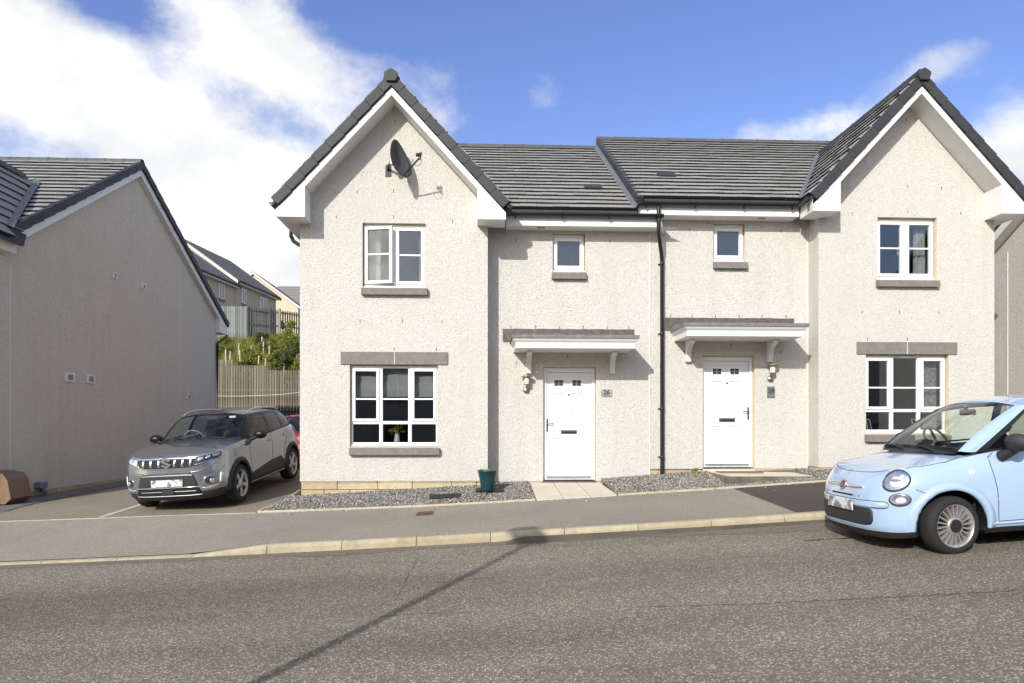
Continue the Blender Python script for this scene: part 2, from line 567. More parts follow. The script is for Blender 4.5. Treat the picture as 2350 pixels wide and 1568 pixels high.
def leafmat(name, stops, trans=0.25):
    m, nt, b = new_mat(name)
    rnd = nd(nt, 'ShaderNodeNewGeometry').outputs['Random Per Island']
    c = ramp(nt, rnd, stops)
    nt.links.new(c, b.inputs['Base Color'])
    b.inputs['Roughness'].default_value = 0.6
    tr = nd(nt, 'ShaderNodeBsdfTranslucent')
    nt.links.new(c, tr.inputs['Color'])
    mx = nd(nt, 'ShaderNodeMixShader')
    mx.inputs[0].default_value = trans
    nt.links.new(b.outputs[0], mx.inputs[1])
    nt.links.new(tr.outputs[0], mx.inputs[2])
    nt.links.new(mx.outputs[0], nt.nodes['Material Output'].inputs['Surface'])
leafmat('leaf', [(0.0, (0.11, 0.135, 0.02)), (0.5, (0.24, 0.265, 0.04)), (1.0, (0.44, 0.43, 0.085))], 0.4)
leafmat('leaf_dark', [(0.0, (0.030, 0.045, 0.010)), (0.5, (0.075, 0.10, 0.02)), (1.0, (0.15, 0.18, 0.035))])
leafmat('grass', [(0.0, (0.14, 0.155, 0.025)), (0.5, (0.26, 0.27, 0.05)), (1.0, (0.42, 0.40, 0.10))], 0.4)
leafmat('pot_plant', [(0.0, (0.10, 0.14, 0.02)), (0.5, (0.25, 0.27, 0.04)), (1.0, (0.50, 0.44, 0.08))])
leafmat('petal', [(0.0, (0.55, 0.20, 0.02)), (0.5, (0.50, 0.42, 0.05)), (1.0, (0.10, 0.20, 0.04))])
plain('bark', (0.10, 0.08, 0.06), 0.9, var=0.3, vscale=20)
plain('tree_guard', (0.42, 0.39, 0.30), 0.6, var=0.1)

def glass(name, tint, base_r, k=1.0, rough=0.0):
    m, nt, b = new_mat(name)
    nt.nodes.remove(b)
    tr = nd(nt, 'ShaderNodeBsdfTransparent')
    tr.inputs['Color'].default_value = (*tint, 1)
    gl = nd(nt, 'ShaderNodeBsdfGlossy')
    gl.inputs['Roughness'].default_value = rough
    gl.inputs['Color'].default_value = (0.95, 0.97, 1.0, 1)
    fr = nd(nt, 'ShaderNodeFresnel')
    fr.inputs['IOR'].default_value = base_r
    mx = nd(nt, 'ShaderNodeMixShader')
    nt.links.new(mth(nt, 'MULTIPLY', fr.outputs[0], k, True), mx.inputs[0])
    nt.links.new(tr.outputs[0], mx.inputs[1])
    nt.links.new(gl.outputs[0], mx.inputs[2])
    nt.links.new(mx.outputs[0], nt.nodes['Material Output'].inputs['Surface'])
glass('pane_glass', (0.80, 0.82, 0.82), 1.5, 1.7)
glass('car_glass', (0.86, 0.92, 0.86), 1.5, 1.0)
glass('car_glass_dark', (0.42, 0.44, 0.42), 1.52, 1.2)
glass('lens_clear', (0.90, 0.91, 0.92), 1.5, 1.1)
plain('obscured', (0.055, 0.060, 0.070), 0.25, var=0.3, vscale=25)

rnd_ = random.Random(7)
# ------------------------------------------------------------------ ground heights (relative to the camera, then + C)
def clampf(v, a, b): return max(a, min(b, v))
def smooth01(t):
    t = clampf(t, 0, 1)
    return t * t * (3 - 2 * t)
def interp(x, pts):
    if x <= pts[0][0]: return pts[0][1]
    for (a, va), (b, vb) in zip(pts, pts[1:]):
        if x <= b: return va + (vb - va) * (x - a) / (b - a)
    return pts[-1][1]

def ky(x): return 8.44 - 0.025 * x
def zk(x):
    q = clampf(x, -12, 12)
    return C - 1.442 + 0.053 * q + 0.0015 * q * q + (x - q) * (0.053 + 0.003 * q)
def kup(x): return interp(x, [(-3.56, 0.022), (-2.643, 0.11)])
def yb(x): return ky(x) + 2.6
def zb(x): return zk(x) + 0.19 + 0.012 * clampf(-x - 1, 0, 4)
def road_z(x, y): return zk(x) - 0.03 * (ky(x) - y)
def pav_z(x, y):
    kt = zk(x) + kup(x)
    return kt + (zb(x) - kt) * (y - ky(x)) / 2.6
def wall_ground(x):
    return C + interp(x, [(-3.3, -1.25), (0, -1.07), (1, -1.035), (2.2, -1.0), (3.2, -0.92), (4.2, -0.86), (6, -0.82), (9.5, -0.74), (14, -0.6)])
def bed_z(x, y):
    wl = 12.65 if 0.07 < x < 6.13 else 12.26
    y0 = yb(x) + 0.85 * smooth01((x - 3.85) / 0.5)
    t = clampf((y - y0) / (wl - y0), 0, 1)
    return zb(x) - 0.015 + (wall_ground(x) - zb(x) + 0.015) * t
def drive_z(x, y):
    g = interp(x, [(-8.4, 0.012), (-6.2, 0.072), (-3, 0.078)])
    lift = interp(x, [(-8.4, 0.10), (-6.2, 0.0)])
    d = y - yb(x)
    return zb(x) + lift * smooth01(d / 1.5) + g * min(d, 4.6) + 0.5 * g * clampf(d - 4.6, 0, 6)
def hill_z(x, y):
    return C + interp(y, [(20, -0.95), (30.8, 0.9), (32, 1.9), (38.2, 4.55), (42, 5.0), (60, 6.0), (120, 8), (400, 10)])

def base_z(x, y):
    if y < ky(x) - 6.2: return road_z(x, ky(x) - 6.2) + 0.05
    if y < ky(x): return road_z(x, y) - 0.06
    if y < yb(x): return pav_z(x, y) - 0.06
    if y < 20:
        if -8.3 < x < -3.5: return drive_z(x, y) - 0.06
        return (bed_z(x, min(y, 12.6)) if x > -3.5 else drive_z(-8.3, y)) - 0.08
    return max(hill_z(x, y) - 0.02, drive_z(clampf(x, -8.3, -3.5), 20) - 0.06)

def lin(a, b, n): return [a + (b - a) * i / n for i in range(n + 1)]

def sheet(name, xs, ys, zf, mat, kind='structure', parent=None, smooth=True):
    mb = MB()
    mb.grid([[(x, y, zf(x, y)) for x in xs] for y in ys], smooth)
    return mb.build(name, mat, parent, kind=kind)

gx = lin(-400, -40, 12) + lin(-36, -13, 10) + lin(-12, 14, 52) + lin(16, 40, 12) + lin(60, 400, 10)
gy = lin(-300, -30, 9) + lin(-25, 1, 10) + lin(1.5, 20, 40) + lin(20.5, 38, 36) + lin(40, 120, 16) + lin(160, 900, 8)
sheet('ground', gx, gy, base_z, 'soil')

def strip(name, xs, yfun0, yfun1, n, zf, mat, parent=None):
    mb = MB()
    rows = []
    for i in range(n + 1):
        rows.append([(x, yfun0(x) + (yfun1(x) - yfun0(x)) * i / n, zf(x, yfun0(x) + (yfun1(x) - yfun0(x)) * i / n)) for x in xs])
    mb.grid(rows)
    return mb.build(name, mat, parent, kind='structure')

rx = lin(-120, -14, 10) + lin(-13, 15, 84) + lin(17, 120, 10)
road = strip('road', rx, lambda x: ky(x) - 6.2, ky, 14, road_z, 'road_asphalt')
strip('pavement', rx, lambda x: ky(x) + 0.12, yb, 10, pav_z, 'path_asphalt')
strip('pavement', rx, lambda x: ky(x) - 8.6, lambda x: ky(x) - 6.32, 4, lambda x, y: road_z(x, ky(x) - 6.2) + 0.1, 'path_asphalt')

# construction joint and cracks sealed with tar in the road
def tar_line(pts, w, seed, name='tar_joint'):
    r = random.Random(seed)
    mb = MB()
    dense = []
    for (a, b) in zip(pts, pts[1:]):
        L = math.dist(a, b)
        n = max(2, int(L / 0.06))
        for i in range(n):
            dense.append((a[0] + (b[0] - a[0]) * i / n, a[1] + (b[1] - a[1]) * i / n))
    left, right = [], []
    for i, (x, y) in enumerate(dense):
        j = min(i + 1, len(dense) - 1); k = max(i - 1, 0)
        dx, dy = dense[j][0] - dense[k][0], dense[j][1] - dense[k][1]
        L = math.hypot(dx, dy) or 1
        nx, ny = -dy / L, dx / L
        o = r.uniform(-0.012, 0.012)
        ww = w * r.uniform(0.25, 1.0)
        left.append((x + nx * (o + ww), y + ny * (o + ww), road_z(x, y) + 0.004))
        right.append((x + nx * (o - ww), y + ny * (o - ww), road_z(x, y) + 0.004))
    mb.grid([left, right])
    mb.build(name, 'tar', road, kind='structure')

def on_road(px, py):
    lo, hi = 1.0, 60.0
    for _ in range(50):
        m_ = (lo + hi) / 2
        p = at(px, py, m_)
        if p.z > road_z(p.x, p.y): lo = m_
        else: hi = m_
    return (p.x, p.y)
tar_line([on_road(1460, 1394), on_road(1700, 1388), on_road(2000, 1374), on_road(2350, 1356)], 0.006, 1)
tar_line([on_road(870, 1416), on_road(960, 1410), on_road(1100, 1405)], 0.005, 2)
tar_line([on_road(962, 1278), on_road(940, 1315), on_road(912, 1370)], 0.003, 3)
tar_line([on_road(1840, 1242), on_road(2000, 1232)], 0.02, 4)

# silted channel along the kerb: finer and browner than the road
rg = random.Random(8)
mb = MB()
gxs = lin(-13, 12, 260)
edge_ = []
e_ = 0.32
for x in gxs:
    e_ = clampf(e_ + rg.uniform(-0.05, 0.05), 0.16, 0.5)
    edge_.append(e_)
mb.grid([[(x, ky(x) + 0.01, road_z(x, ky(x)) + 0.004) for x in gxs], [(x, ky(x) - e * 0.5, road_z(x, ky(x) - e * 0.5) + 0.004) for x, e in zip(gxs, edge_)], [(x, ky(x) - e, road_z(x, ky(x) - e) + 0.003) for x, e in zip(gxs, edge_)]])
mb.build('gutter_channel', 'gutter_asphalt', road, kind='structure')

# kerb stones, one by one
kerb = strip('kerb', lin(-13.5, 9.9, 30), lambda x: ky(x) + 0.02, lambda x: ky(x) + 0.118, 1, lambda x, y: zk(x) - 0.02, 'mortar')   # the concrete bed under the stones
rk = random.Random(3)
def kerb_stone(x0, x1, flip=False):
    mb = MB()
    rows = []
    for x in (x0 + 0.004, (x0 + x1) / 2, x1 - 0.004):
        y0 = ky(x) - (0.0 if not flip else 6.32)
        u = kup(x) if not flip else 0.11
        z0 = zk(x) if not flip else road_z(x, ky(x) - 6.2)
        prof = [(0, -0.2), (0.0, max(u - 0.045, 0.004)), (0.008, max(u - 0.02, 0.010)), (0.022, u - 0.004), (0.03, u), (0.125, u + 0.002), (0.125, -0.2)]
        if flip: prof = [(0.125 - a, b_) for a, b_ in prof]
        rows.append([(x, y0 + a, z0 + b_) for a, b_ in prof])
    mb.grid(rows, False)
    mb.f.append(tuple(range(7))); mb.sm.append(False)
    mb.f.append(tuple(range(14, 21))); mb.sm.append(False)
    o = mb.build('kerb_stone', 'kerb', kerb)
    return o
for k in range(-12, 14):
    kerb_stone(-2.643 + 0.915 * k, -2.643 + 0.915 * (k + 1))

# drive, parking bay line, edging strip between drive and pavement
dx_ = lin(-8.16, -3.42, 16)
dy_ = lin(0, 9.4, 24)
mb = MB()
mb.grid([[(x, yb(x) + 0.05 + d, drive_z(x, yb(x) + 0.05 + d)) for x in dx_] for d in dy_])
drive = mb.build('driveway', 'drive_asphalt', kind='structure')
mb = MB()
mb.grid([[(x, yb(x) + 0.05 + d, drive_z(-8.16, yb(x) + 0.05 + d) + 0.0) for x in lin(-20, -8.16, 10)] for d in (0, 1.0)])
mb.build('driveway', 'drive_asphalt', kind='structure')

def ground_ray(px, py, zf):
    lo, hi = 1.0, 60.0
    for _ in range(50):
        m_ = (lo + hi) / 2
        p = at(px, py, m_)
        if p.z > zf(p.x, p.y): lo = m_
        else: hi = m_
    return p
a_ = ground_ray(214, 1193, drive_z); b_ = ground_ray(312, 1162, drive_z)
dv = Vector((b_.x - a_.x, b_.y - a_.y)).normalized()
nv = Vector((-dv.y, dv.x)) * 0.05
mb = MB()
rows = [[], []]
for i in range(21):
    t = i * 0.25
    for s_, rr in ((1, rows[0]), (-1, rows[1])):
        x = a_.x + dv.x * t + nv.x * s_; y = max(a_.y + dv.y * t + nv.y * s_, yb(a_.x) + 0.06)
        rr.append((x, y, drive_z(x, y) + 0.005))
mb.grid(rows)
mb.build('bay_line', 'paint_white', drive, kind='structure')

garden_edge = strip('garden_edging', lin(-12.4, 11.9, 30), lambda x: yb(x) - 0.02, lambda x: yb(x) + 0.02, 1, lambda x, y: zb(x) - 0.03, 'mortar')
def edging_piece(p, q, zfp, up, w=0.05):
    p, q = Vector(p), Vector(q)
    d = (q - p).normalized()
    n = Vector((-d.y, d.x)) * (w / 2)
    mb = MB()
    rows = []
    for c_ in (p + d * 0.003, q - d * 0.003):
        z = zfp(c_.x, c_.y)
        prof = [(-1, -0.1), (-1, up - 0.012), (-0.6, up), (0.6, up), (1, up - 0.012), (1, -0.1)]
        rows.append([(c_.x + n.x * a, c_.y + n.y * a, z + h) for a, h in prof])
    mb.grid(rows, False)
    mb.f.append(tuple(range(6))); mb.sm.append(False)
    mb.f.append(tuple(range(6, 12))); mb.sm.append(False)
    mb.build('edging_stone', 'edging', garden_edge)
def zb2(x, y): return zb(x)
xs_ = -3.6
while xs_ < 12:                             # along the back of the pavement, with a gap for the path of slabs
    x2 = xs_ + 0.915
    if not (xs_ > 0.8 and xs_ < 2.15):
        e = x2 if not (xs_ < 0.86 < x2) else 0.86
        edging_piece((xs_, yb(xs_)), (e, yb(e)), zb2, 0.03)
        xs_ = e
    if 0.85 < xs_ < 2.2:
        xs_ = 2.2
x_, = (-12.4,)
while x_ < -3.7:                            # flush strip between the drive and the pavement
    edging_piece((x_, yb(x_)), (min(x_ + 0.915, -3.62), yb(min(x_ + 0.915, -3.62))), zb2, 0.006, 0.05)
    x_ += 0.915
y_ = yb(-3.6) + 0.03
k = 0
while y_ < 19:                              # along the side of the house
    x0 = -3.6 + 0.16 * smooth01((y_ - 11.0) / 1.3); x1 = -3.6 + 0.16 * smooth01((y_ + 0.6 - 11.0) / 1.3)
    edging_piece((x0, y_), (x1, y_ + 0.6), drive_z, 0.035)
    y_ += 0.6

# new patch of dark asphalt in the pavement
mb = MB()
pa, pb = (4.07, yb(4.07) - 0.04), (3.97, ky(3.97) + 0.14)
rows = []
for i in range(9):
    t = i / 8
    xl = pb[0] + (pa[0] - pb[0]) * t
    rows.append([(x, ky(x) + 0.14 + (yb(x) - 0.03 - ky(x) - 0.14) * t, pav_z(x, ky(x) + 0.14 + (yb(x) - 0.03 - ky(x) - 0.14) * t) + 0.004) for x in lin(xl, 9.0, 20)])
mb.grid(rows)
mb.build('asphalt_patch', 'new_asphalt', kind='structure')

# gravel beds: one sheet and loose chippings
def gravel(poly_fn, x0, x1, y0, y1, n, name, seed, zf=bed_z):
    r = np.random.default_rng(seed)
    P_ = []
    xs = r.uniform(x0, x1, n * 3); ys = r.uniform(y0, y1, n * 3)
    for x, y in zip(xs, ys):
        if poly_fn(x, y): P_.append((x, y))
        if len(P_) >= n: break
    P_ = np.array(P_)
    n = len(P_)
    z = np.array([zf(x, y) for x, y in P_]) + r.uniform(0.0, 0.022 if zf is bed_z else 0.006, n)
    cube = np.array([(-1, -1, -1), (1, -1, -1), (1, 1, -1), (-1, 1, -1), (-1, -1, 1), (1, -1, 1), (1, 1, 1), (-1, 1, 1)], float)
    fc = np.array([(0, 2, 1), (0, 3, 2), (4, 5, 6), (4, 6, 7), (0, 1, 5), (0, 5, 4), (1, 2, 6), (1, 6, 5), (2, 3, 7), (2, 7, 6), (3, 0, 4), (3, 4, 7)])
    V = np.repeat(cube[None], n, 0) * r.uniform(0.45, 1.1, (n, 8, 1))
    V *= r.uniform(0.005, 0.0135, (n, 1, 3))
    q = r.normal(size=(n, 4)); q /= np.linalg.norm(q, axis=1, keepdims=True)
    w, a, b_, c_ = q.T
    R = np.stack([np.stack([1 - 2 * (b_ * b_ + c_ * c_), 2 * (a * b_ - c_ * w), 2 * (a * c_ + b_ * w)], -1),
                  np.stack([2 * (a * b_ + c_ * w), 1 - 2 * (a * a + c_ * c_), 2 * (b_ * c_ - a * w)], -1),
                  np.stack([2 * (a * c_ - b_ * w), 2 * (b_ * c_ + a * w), 1 - 2 * (a * a + b_ * b_)], -1)], 1)
    V = np.einsum('nij,nkj->nki', R, V)
    V += np.stack([P_[:, 0], P_[:, 1], z], -1)[:, None, :]
    F_ = (fc[None] + (np.arange(n) * 8)[:, None, None]).reshape(-1)
    me = bpy.data.meshes.new(name)
    me.vertices.add(n * 8); me.vertices.foreach_set('co', V.reshape(-1).astype(np.float32))
    me.loops.add(len(F_)); me.loops.foreach_set('vertex_index', F_.astype(np.int32))
    me.polygons.add(n * 12)
    me.polygons.foreach_set('loop_start', np.arange(0, n * 36, 3, dtype=np.int32))
    me.update(calc_edges=True)
    me.materials.append(M['gravel'])
    o = bpy.data.objects.new(name, me)
    COL.objects.link(o)
    return o

def in_bed(x, y):
    if y < yb(x) + 0.03: return False
    if y > (12.66 if 0.07 < x < 6.13 else 12.27): return False
    if x < -3.6 + 0.16 * smooth01((y - 11.0) / 1.3) + 0.03: return False
    if 0.86 < x < 2.22: return False
    if 4.22 < x < 5.9 and y > 11.52: return False
    return True
mb = MB()
for (xa, xb) in ((-3.57, 0.07), (0.07, 0.88), (2.2, 6.13), (6.13, 9.6)):
    wl = 12.66 if 0 < (xa + xb) / 2 < 6.13 else 12.28
    mb.grid([[(x, yb(x) + (wl - yb(x)) * t, bed_z(x, yb(x) + (wl - yb(x)) * t) - 0.003) for x in lin(xa, xb, 14)] for t in lin(0, 1, 8)])
mb.build('gravel_bed', 'gravel_bed', kind='structure')
tag(gravel(in_bed, -3.6, 0.86, 11.0, 12.66, 18000, 'gravel', 5), 'grey and white stone chippings under the front window of number 26', 'gravel', kind='stuff')
tag(gravel(in_bed, 2.22, 8.5, 10.85, 12.66, 23000, 'gravel', 6), 'grey and white stone chippings between the two front doors', 'gravel', kind='stuff')

def near_edge(x, y): return random.Random(int(x * 9973 + y * 7919)).random() < math.exp(-(yb(x) - 0.03 - y) / 0.16) and y < yb(x) - 0.03
tag(gravel(near_edge, -3.4, 6.0, 9.9, 11.1, 260, 'stray_gravel', 9, pav_z), 'loose chippings strayed from the beds onto the pavement', 'gravel', kind='stuff')

# slabs of the path to the door with number 26
def slab_z(x, y): return interp(y, [(11.0, zb(x) + 0.012), (12.62, C - 1.05)])
path = sheet('slab_path', lin(0.88, 2.2, 4), lin(11.03, 12.63, 4), lambda x, y: slab_z(x, y) - 0.03, 'soil')
for i in range(3):
    for j in range(2):
        xa, xb = 0.885 + i * 0.438, 0.885 + (i + 1) * 0.438 - 0.014
        ya, ye = 10.99 + j * 0.83, 10.99 + (j + 1) * 0.83 - 0.004
        mb = MB()
        vv = []
        for zz in (-0.06, 0):
            for (x, y) in ((xa, ya), (xb, ya), (xb, ye), (xa, ye)):
                vv.append((x, y + (ky(x) - ky(0.9)), slab_z(x, y) + zz))
        mb.add(vv, [(0, 3, 2, 1), (4, 5, 6, 7), (0, 1, 5, 4), (1, 2, 6, 5), (2, 3, 7, 6), (3, 0, 4, 7)])
        mb.build('paving_slab', 'slab', path)
# ------------------------------------------------------------------ houses
YM, YW = 12.65, 12.26                       # planes of the main front and of the gabled wing

def wall_with_holes(mb, y, x0, x1, z0, z1, holes):
    """front sheet at plane y (facing -y) with rectangular openings"""
    xs = sorted(set([x0, x1] + [h[0] for h in holes] + [h[1] for h in holes]))
    zs = sorted(set([z0, z1] + [h[2] for h in holes] + [h[3] for h in holes]))
    for i in range(len(xs) - 1):
        for j in range(len(zs) - 1):
            cx_, cz_ = (xs[i] + xs[i + 1]) / 2, (zs[j] + zs[j + 1]) / 2
            if any(h[0] < cx_ < h[1] and h[2] < cz_ < h[3] for h in holes): continue
            mb.quad((xs[i], y, zs[j]), (xs[i + 1], y, zs[j]), (xs[i + 1], y, zs[j + 1]), (xs[i], y, zs[j + 1]))

def reveal(parent, y, h, depth=0.13):
    x0, x1, z0, z1 = h
    mb = MB()
    mb.quad((x0, y, z0), (x0, y + depth, z0), (x0, y + depth, z1), (x0, y, z1))
    mb.quad((x1, y, z0), (x1, y, z1), (x1, y + depth, z1), (x1, y + depth, z0))
    mb.quad((x0, y, z1), (x0, y + depth, z1), (x1, y + depth, z1), (x1, y, z1))
    mb.quad((x0, y, z0), (x1, y, z0), (x1, y + depth, z0), (x0, y + depth, z0))
    return mb.build('reveal', 'reveal_cream', parent)

def room(parent, x0, x1, y0, y1, z0, z1):
    mb = MB()
    mb.quad((x0, y0, z0), (x0, y1, z0), (x0, y1, z1), (x0, y0, z1))
    mb.quad((x1, y0, z0), (x1, y1, z0), (x1, y1, z1), (x1, y0, z1))
    mb.quad((x0, y1, z0), (x1, y1, z0), (x1, y1, z1), (x0, y1, z1))
    mb.quad((x0, y0, z0), (x1, y0, z0), (x1, y1, z0), (x0, y1, z0))
    mb.quad((x0, y0, z1), (x1, y0, z1), (x1, y1, z1), (x0, y1, z1))
    return mb.build('room', 'room', parent)

def ring(mb, x0, x1, z0, z1, w, y0, y1):     # rectangular frame of bars
    wl, wr, wb, wt = w if isinstance(w, tuple) else (w, w, w, w)
    mb.box(x0, x1, y0, y1, z0, z0 + wb, 0.004)
    mb.box(x0, x1, y0, y1, z1 - wt, z1, 0.004)
    mb.box(x0, x0 + wl, y0 + 0.001, y1 - 0.001, z0 + wb, z1 - wt, 0.004)
    mb.box(x1 - wr, x1, y0 + 0.001, y1 - 0.001, z0 + wb, z1 - wt, 0.004)

def pane(parent, x0, x1, z0, z1, y, mat='pane_glass'):
    mb = MB(); mb.box(x0, x1, y, y + 0.006, z0, z1)
    return mb.build('pane', mat, parent)

def sash(parent, x0, x1, z0, z1, y, bar=None, fw=0.052, mat='pane_glass', handle=None, rot=None):
    """a casement: frame, glass, glazing bar"""
    piv = Vector((x0, y, 0))
    def P_(o):
        if rot:
            o.matrix_basis = Matrix.Translation(piv) @ Matrix.Rotation(rot, 4, 'Z') @ Matrix.Translation(-piv)
        return o
    mb = MB(); ring(mb, x0, x1, z0, z1, fw, y - 0.022, y + 0.05)
    P_(mb.build('sash', 'white_upvc', parent))
    a, b_, c_, d_ = x0 + fw - 0.004, x1 - fw + 0.004, z0 + fw - 0.004, z1 - fw + 0.004
    P_(pane(parent, a, b_, c_, d_, y + 0.012, mat))
    if bar is not None:
        mb = MB(); mb.box(a, b_, y - 0.002, y + 0.010, bar - 0.014, bar + 0.014)
        P_(mb.build('glazing_bar', 'white_upvc', parent))
    if handle:
        hx = handle
        mb = MB(); mb.box(hx - 0.012, hx + 0.012, y + 0.052, y + 0.09, (z0 + z1) / 2 - 0.08, (z0 + z1) / 2 + 0.04, 0.006)
        P_(mb.build('handle', 'white_upvc', parent))

def weep(parent, spots):
    mb_me = MB(); mb_me.box(-0.004, 0.004, -0.004, 0.004, -0.028, 0.028)
    me = mb_me.mesh('weep_vent', 'black_matt')
    for (x, y, z) in spots:
        inst(me, 'weep_vent', parent, Matrix.Translation((x, y, z)))

def roof_tiles(parent, origin, ux, us, width, n_rows, w, gauge, keep, nrm, name='tile', limit=300, jitter=0.003):
    """tiles laid in broken bond on a slope: origin at the eave, ux along the eave, us up the slope"""
    r = random.Random(11)
    count = 0
    extra = MB()
    tilt = 0.115
    u2 = (us * math.cos(tilt) - nrm * math.sin(tilt)).normalized()
    n2 = ux.cross(u2).normalized()
    if n2.dot(nrm) < 0: n2 = -n2
    for j in range(n_rows):
        a = 0.0
        first = bool(j % 2)
        while a < width - 0.06:
            ww = w / 2 if (first or width - a < w * 0.75) else w
            first = False
            c_ = origin + ux * (a + ww / 2) + us * (j * gauge + r.uniform(-0.004, 0.004))
            a += ww
            if not keep(c_ + us * gauge * 0.5): continue
            me = TILE if ww == w else TILE_HALF
            p = c_ + nrm * (0.044 + r.uniform(-jitter, jitter))
            mt = Matrix((( ux.x, u2.x, n2.x, p.x), (ux.y, u2.y, n2.y, p.y), (ux.z, u2.z, n2.z, p.z), (0, 0, 0, 1)))
            if count < limit:
                inst(me, name, parent, mt)
            else:
                extra.add([mt @ v.co for v in me.vertices], [list(q.vertices) for q in me.polygons])
            count += 1
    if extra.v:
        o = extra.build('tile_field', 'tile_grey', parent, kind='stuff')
        o.data.materials.append(M['moss_shade_edge'])
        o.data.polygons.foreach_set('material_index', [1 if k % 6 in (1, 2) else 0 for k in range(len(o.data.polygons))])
    return count

TW, TG = 0.30, 0.268
def tile_mesh(w=TW):
    a, L = w / 2 - 0.0024, TG * 1.22
    v = [(-a, 0, 0.0), (a, 0, 0.0), (a, L, 0.0), (-a, L, 0.0), (-a, 0.002, -0.008), (a, 0.002, -0.008), (-a, 0.022, -0.050), (a, 0.022, -0.050), (a, L, -0.026), (-a, L, -0.026)]
    f = [(0, 1, 2, 3), (4, 5, 1, 0), (6, 7, 5, 4), (9, 8, 7, 6), (0, 3, 9, 6, 4), (1, 5, 7, 8, 2)]
    me = bpy.data.meshes.new('tile')
    me.from_pydata(v, [], f)
    me.materials.append(M['tile_grey']); me.materials.append(M['moss_shade_edge'])
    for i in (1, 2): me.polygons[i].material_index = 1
    me.update()
    return me
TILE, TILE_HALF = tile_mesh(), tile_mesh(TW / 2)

def verge_caps(parent, p0, p1, n, nrm_out, depth=0.19, width=0.10, mat='verge_cap'):
    """lapped caps down a rake: p0 at the foot, p1 at the ridge, both on the outer face"""
    d = (p1 - p0); L = d.length / n; d.normalize()
    side = nrm_out                           # horizontal, out of the gable
    up = side.cross(d)
    if up.z < 0: up = -up
    mb = MB()
    mb.box(-0.012, width, 0, L * 1.0, -depth, 0, 0.006)
    ang = 0.045
    me = mb.mesh('verge_cap', mat)
    for i in range(n):
        o = p0 + d * (L * i) + up * 0.0
        dd = (d + up * (-ang)).normalized()
        uu = side.cross(dd)
        if uu.z < 0: uu = -uu
        o = o + up * 0.022
        ins = -side
        inst(me, 'verge_cap', parent, Matrix(((ins.x, dd.x, uu.x, o.x), (ins.y, dd.y, uu.y, o.y), (ins.z, dd.z, uu.z, o.z), (0, 0, 0, 1))))

def ridge_tiles(parent, p0, p1, n, half=0.12, drop=0.11, mat='ridge_grey'):
    d = p1 - p0; L = d.length / n; d.normalize()
    s = Vector((-d.y, d.x, 0)).normalized()
    mb = MB()
    def sect(y, g):
        prof = [(-half - g, -drop), (-half - g, -drop + 0.03), (-0.05, 0.0 + g), (0.05, 0.0 + g), (half + g, -drop + 0.03), (half + g, -drop)]
        return [(a, y, b_) for a, b_ in prof]
    mb.grid([sect(0, 0.008), sect(0.035, 0.008), sect(0.036, 0), sect(L * 0.995, 0)], False)
    mb.f.append((0, 1, 2, 3, 4, 5)); mb.sm.append(False)
    me = mb.mesh('ridge_tile', mat)
    for i in range(n):
        o = p0 + d * (L * i)
        inst(me, 'ridge_tile', parent, Matrix(((s.x, d.x, 0, o.x), (s.y, d.y, 0, o.y), (s.z, d.z, 1, o.z), (0, 0, 0, 1))))

def slope_slab(name, pts, parent, mat='tile_grey', th=0.05):
    """roof deck polygon (top face) with thickness downwards"""
    mb = MB()
    n = len(pts)
    vv = [Vector(p) for p in pts] + [Vector(p) - Vector((0, 0, th)) for p in pts]
    ff = [tuple(range(n)), tuple(range(2 * n - 1, n - 1, -1))] + [(i, (i + 1) % n, (i + 1) % n + n, i + n) for i in range(n)]
    mb.add(vv, ff)
    return mb.build(name, mat, parent)

def gutter(parent, a, b_, r=0.056, brackets=True, name='gutter'):
    a, b_ = Vector(a), Vector(b_)
    d = (b_ - a).normalized()
    s = Vector((-d.y, d.x, 0))
    mb = MB()
    prof = [(math.cos(t) * r, math.sin(t) * r) for t in lin(math.pi, 2 * math.pi, 8)] + [(r - 0.006, 0.0)] + [(math.cos(t) * (r - 0.006), math.sin(t) * (r - 0.006)) for t in lin(2 * math.pi, math.pi, 8)]
    rows = [[c_ + s * p[0] + Vector((0, 0, p[1])) for p in prof] for c_ in (a, b_)]
    mb.grid(rows, True, True)
    for c_ in (a, b_):
        mb.add([c_ + s * (math.cos(t) * r) + Vector((0, 0, math.sin(t) * r)) for t in lin(math.pi, 2 * math.pi, 8)], [tuple(range(9))])
    g = mb.build(name, 'black_plastic', parent)
    if brackets:
        L = (b_ - a).length
        n = max(2, int(L / 0.9))
        for i in range(n + 1):
            c_ = a + d * (0.12 + (L - 0.24) * i / n)
            m2 = MB()
            prof2 = [(math.cos(t) * (r + 0.007), math.sin(t) * (r + 0.007)) for t in lin(math.pi, 2 * math.pi, 8)]
            m2.grid([[c_ + d * k + s * p[0] + Vector((0, 0, p[1])) for p in prof2] for k in (-0.015, 0.015)], False)
            m2.box(c_.x - 0.012, c_.x + 0.012, c_.y - 0.006, c_.y + 0.02, c_.z - r - 0.035, c_.z - r + 0.01) if abs(d.x) > 0.5 else None
            m2.build('bracket', 'black_plastic', g)
    return g

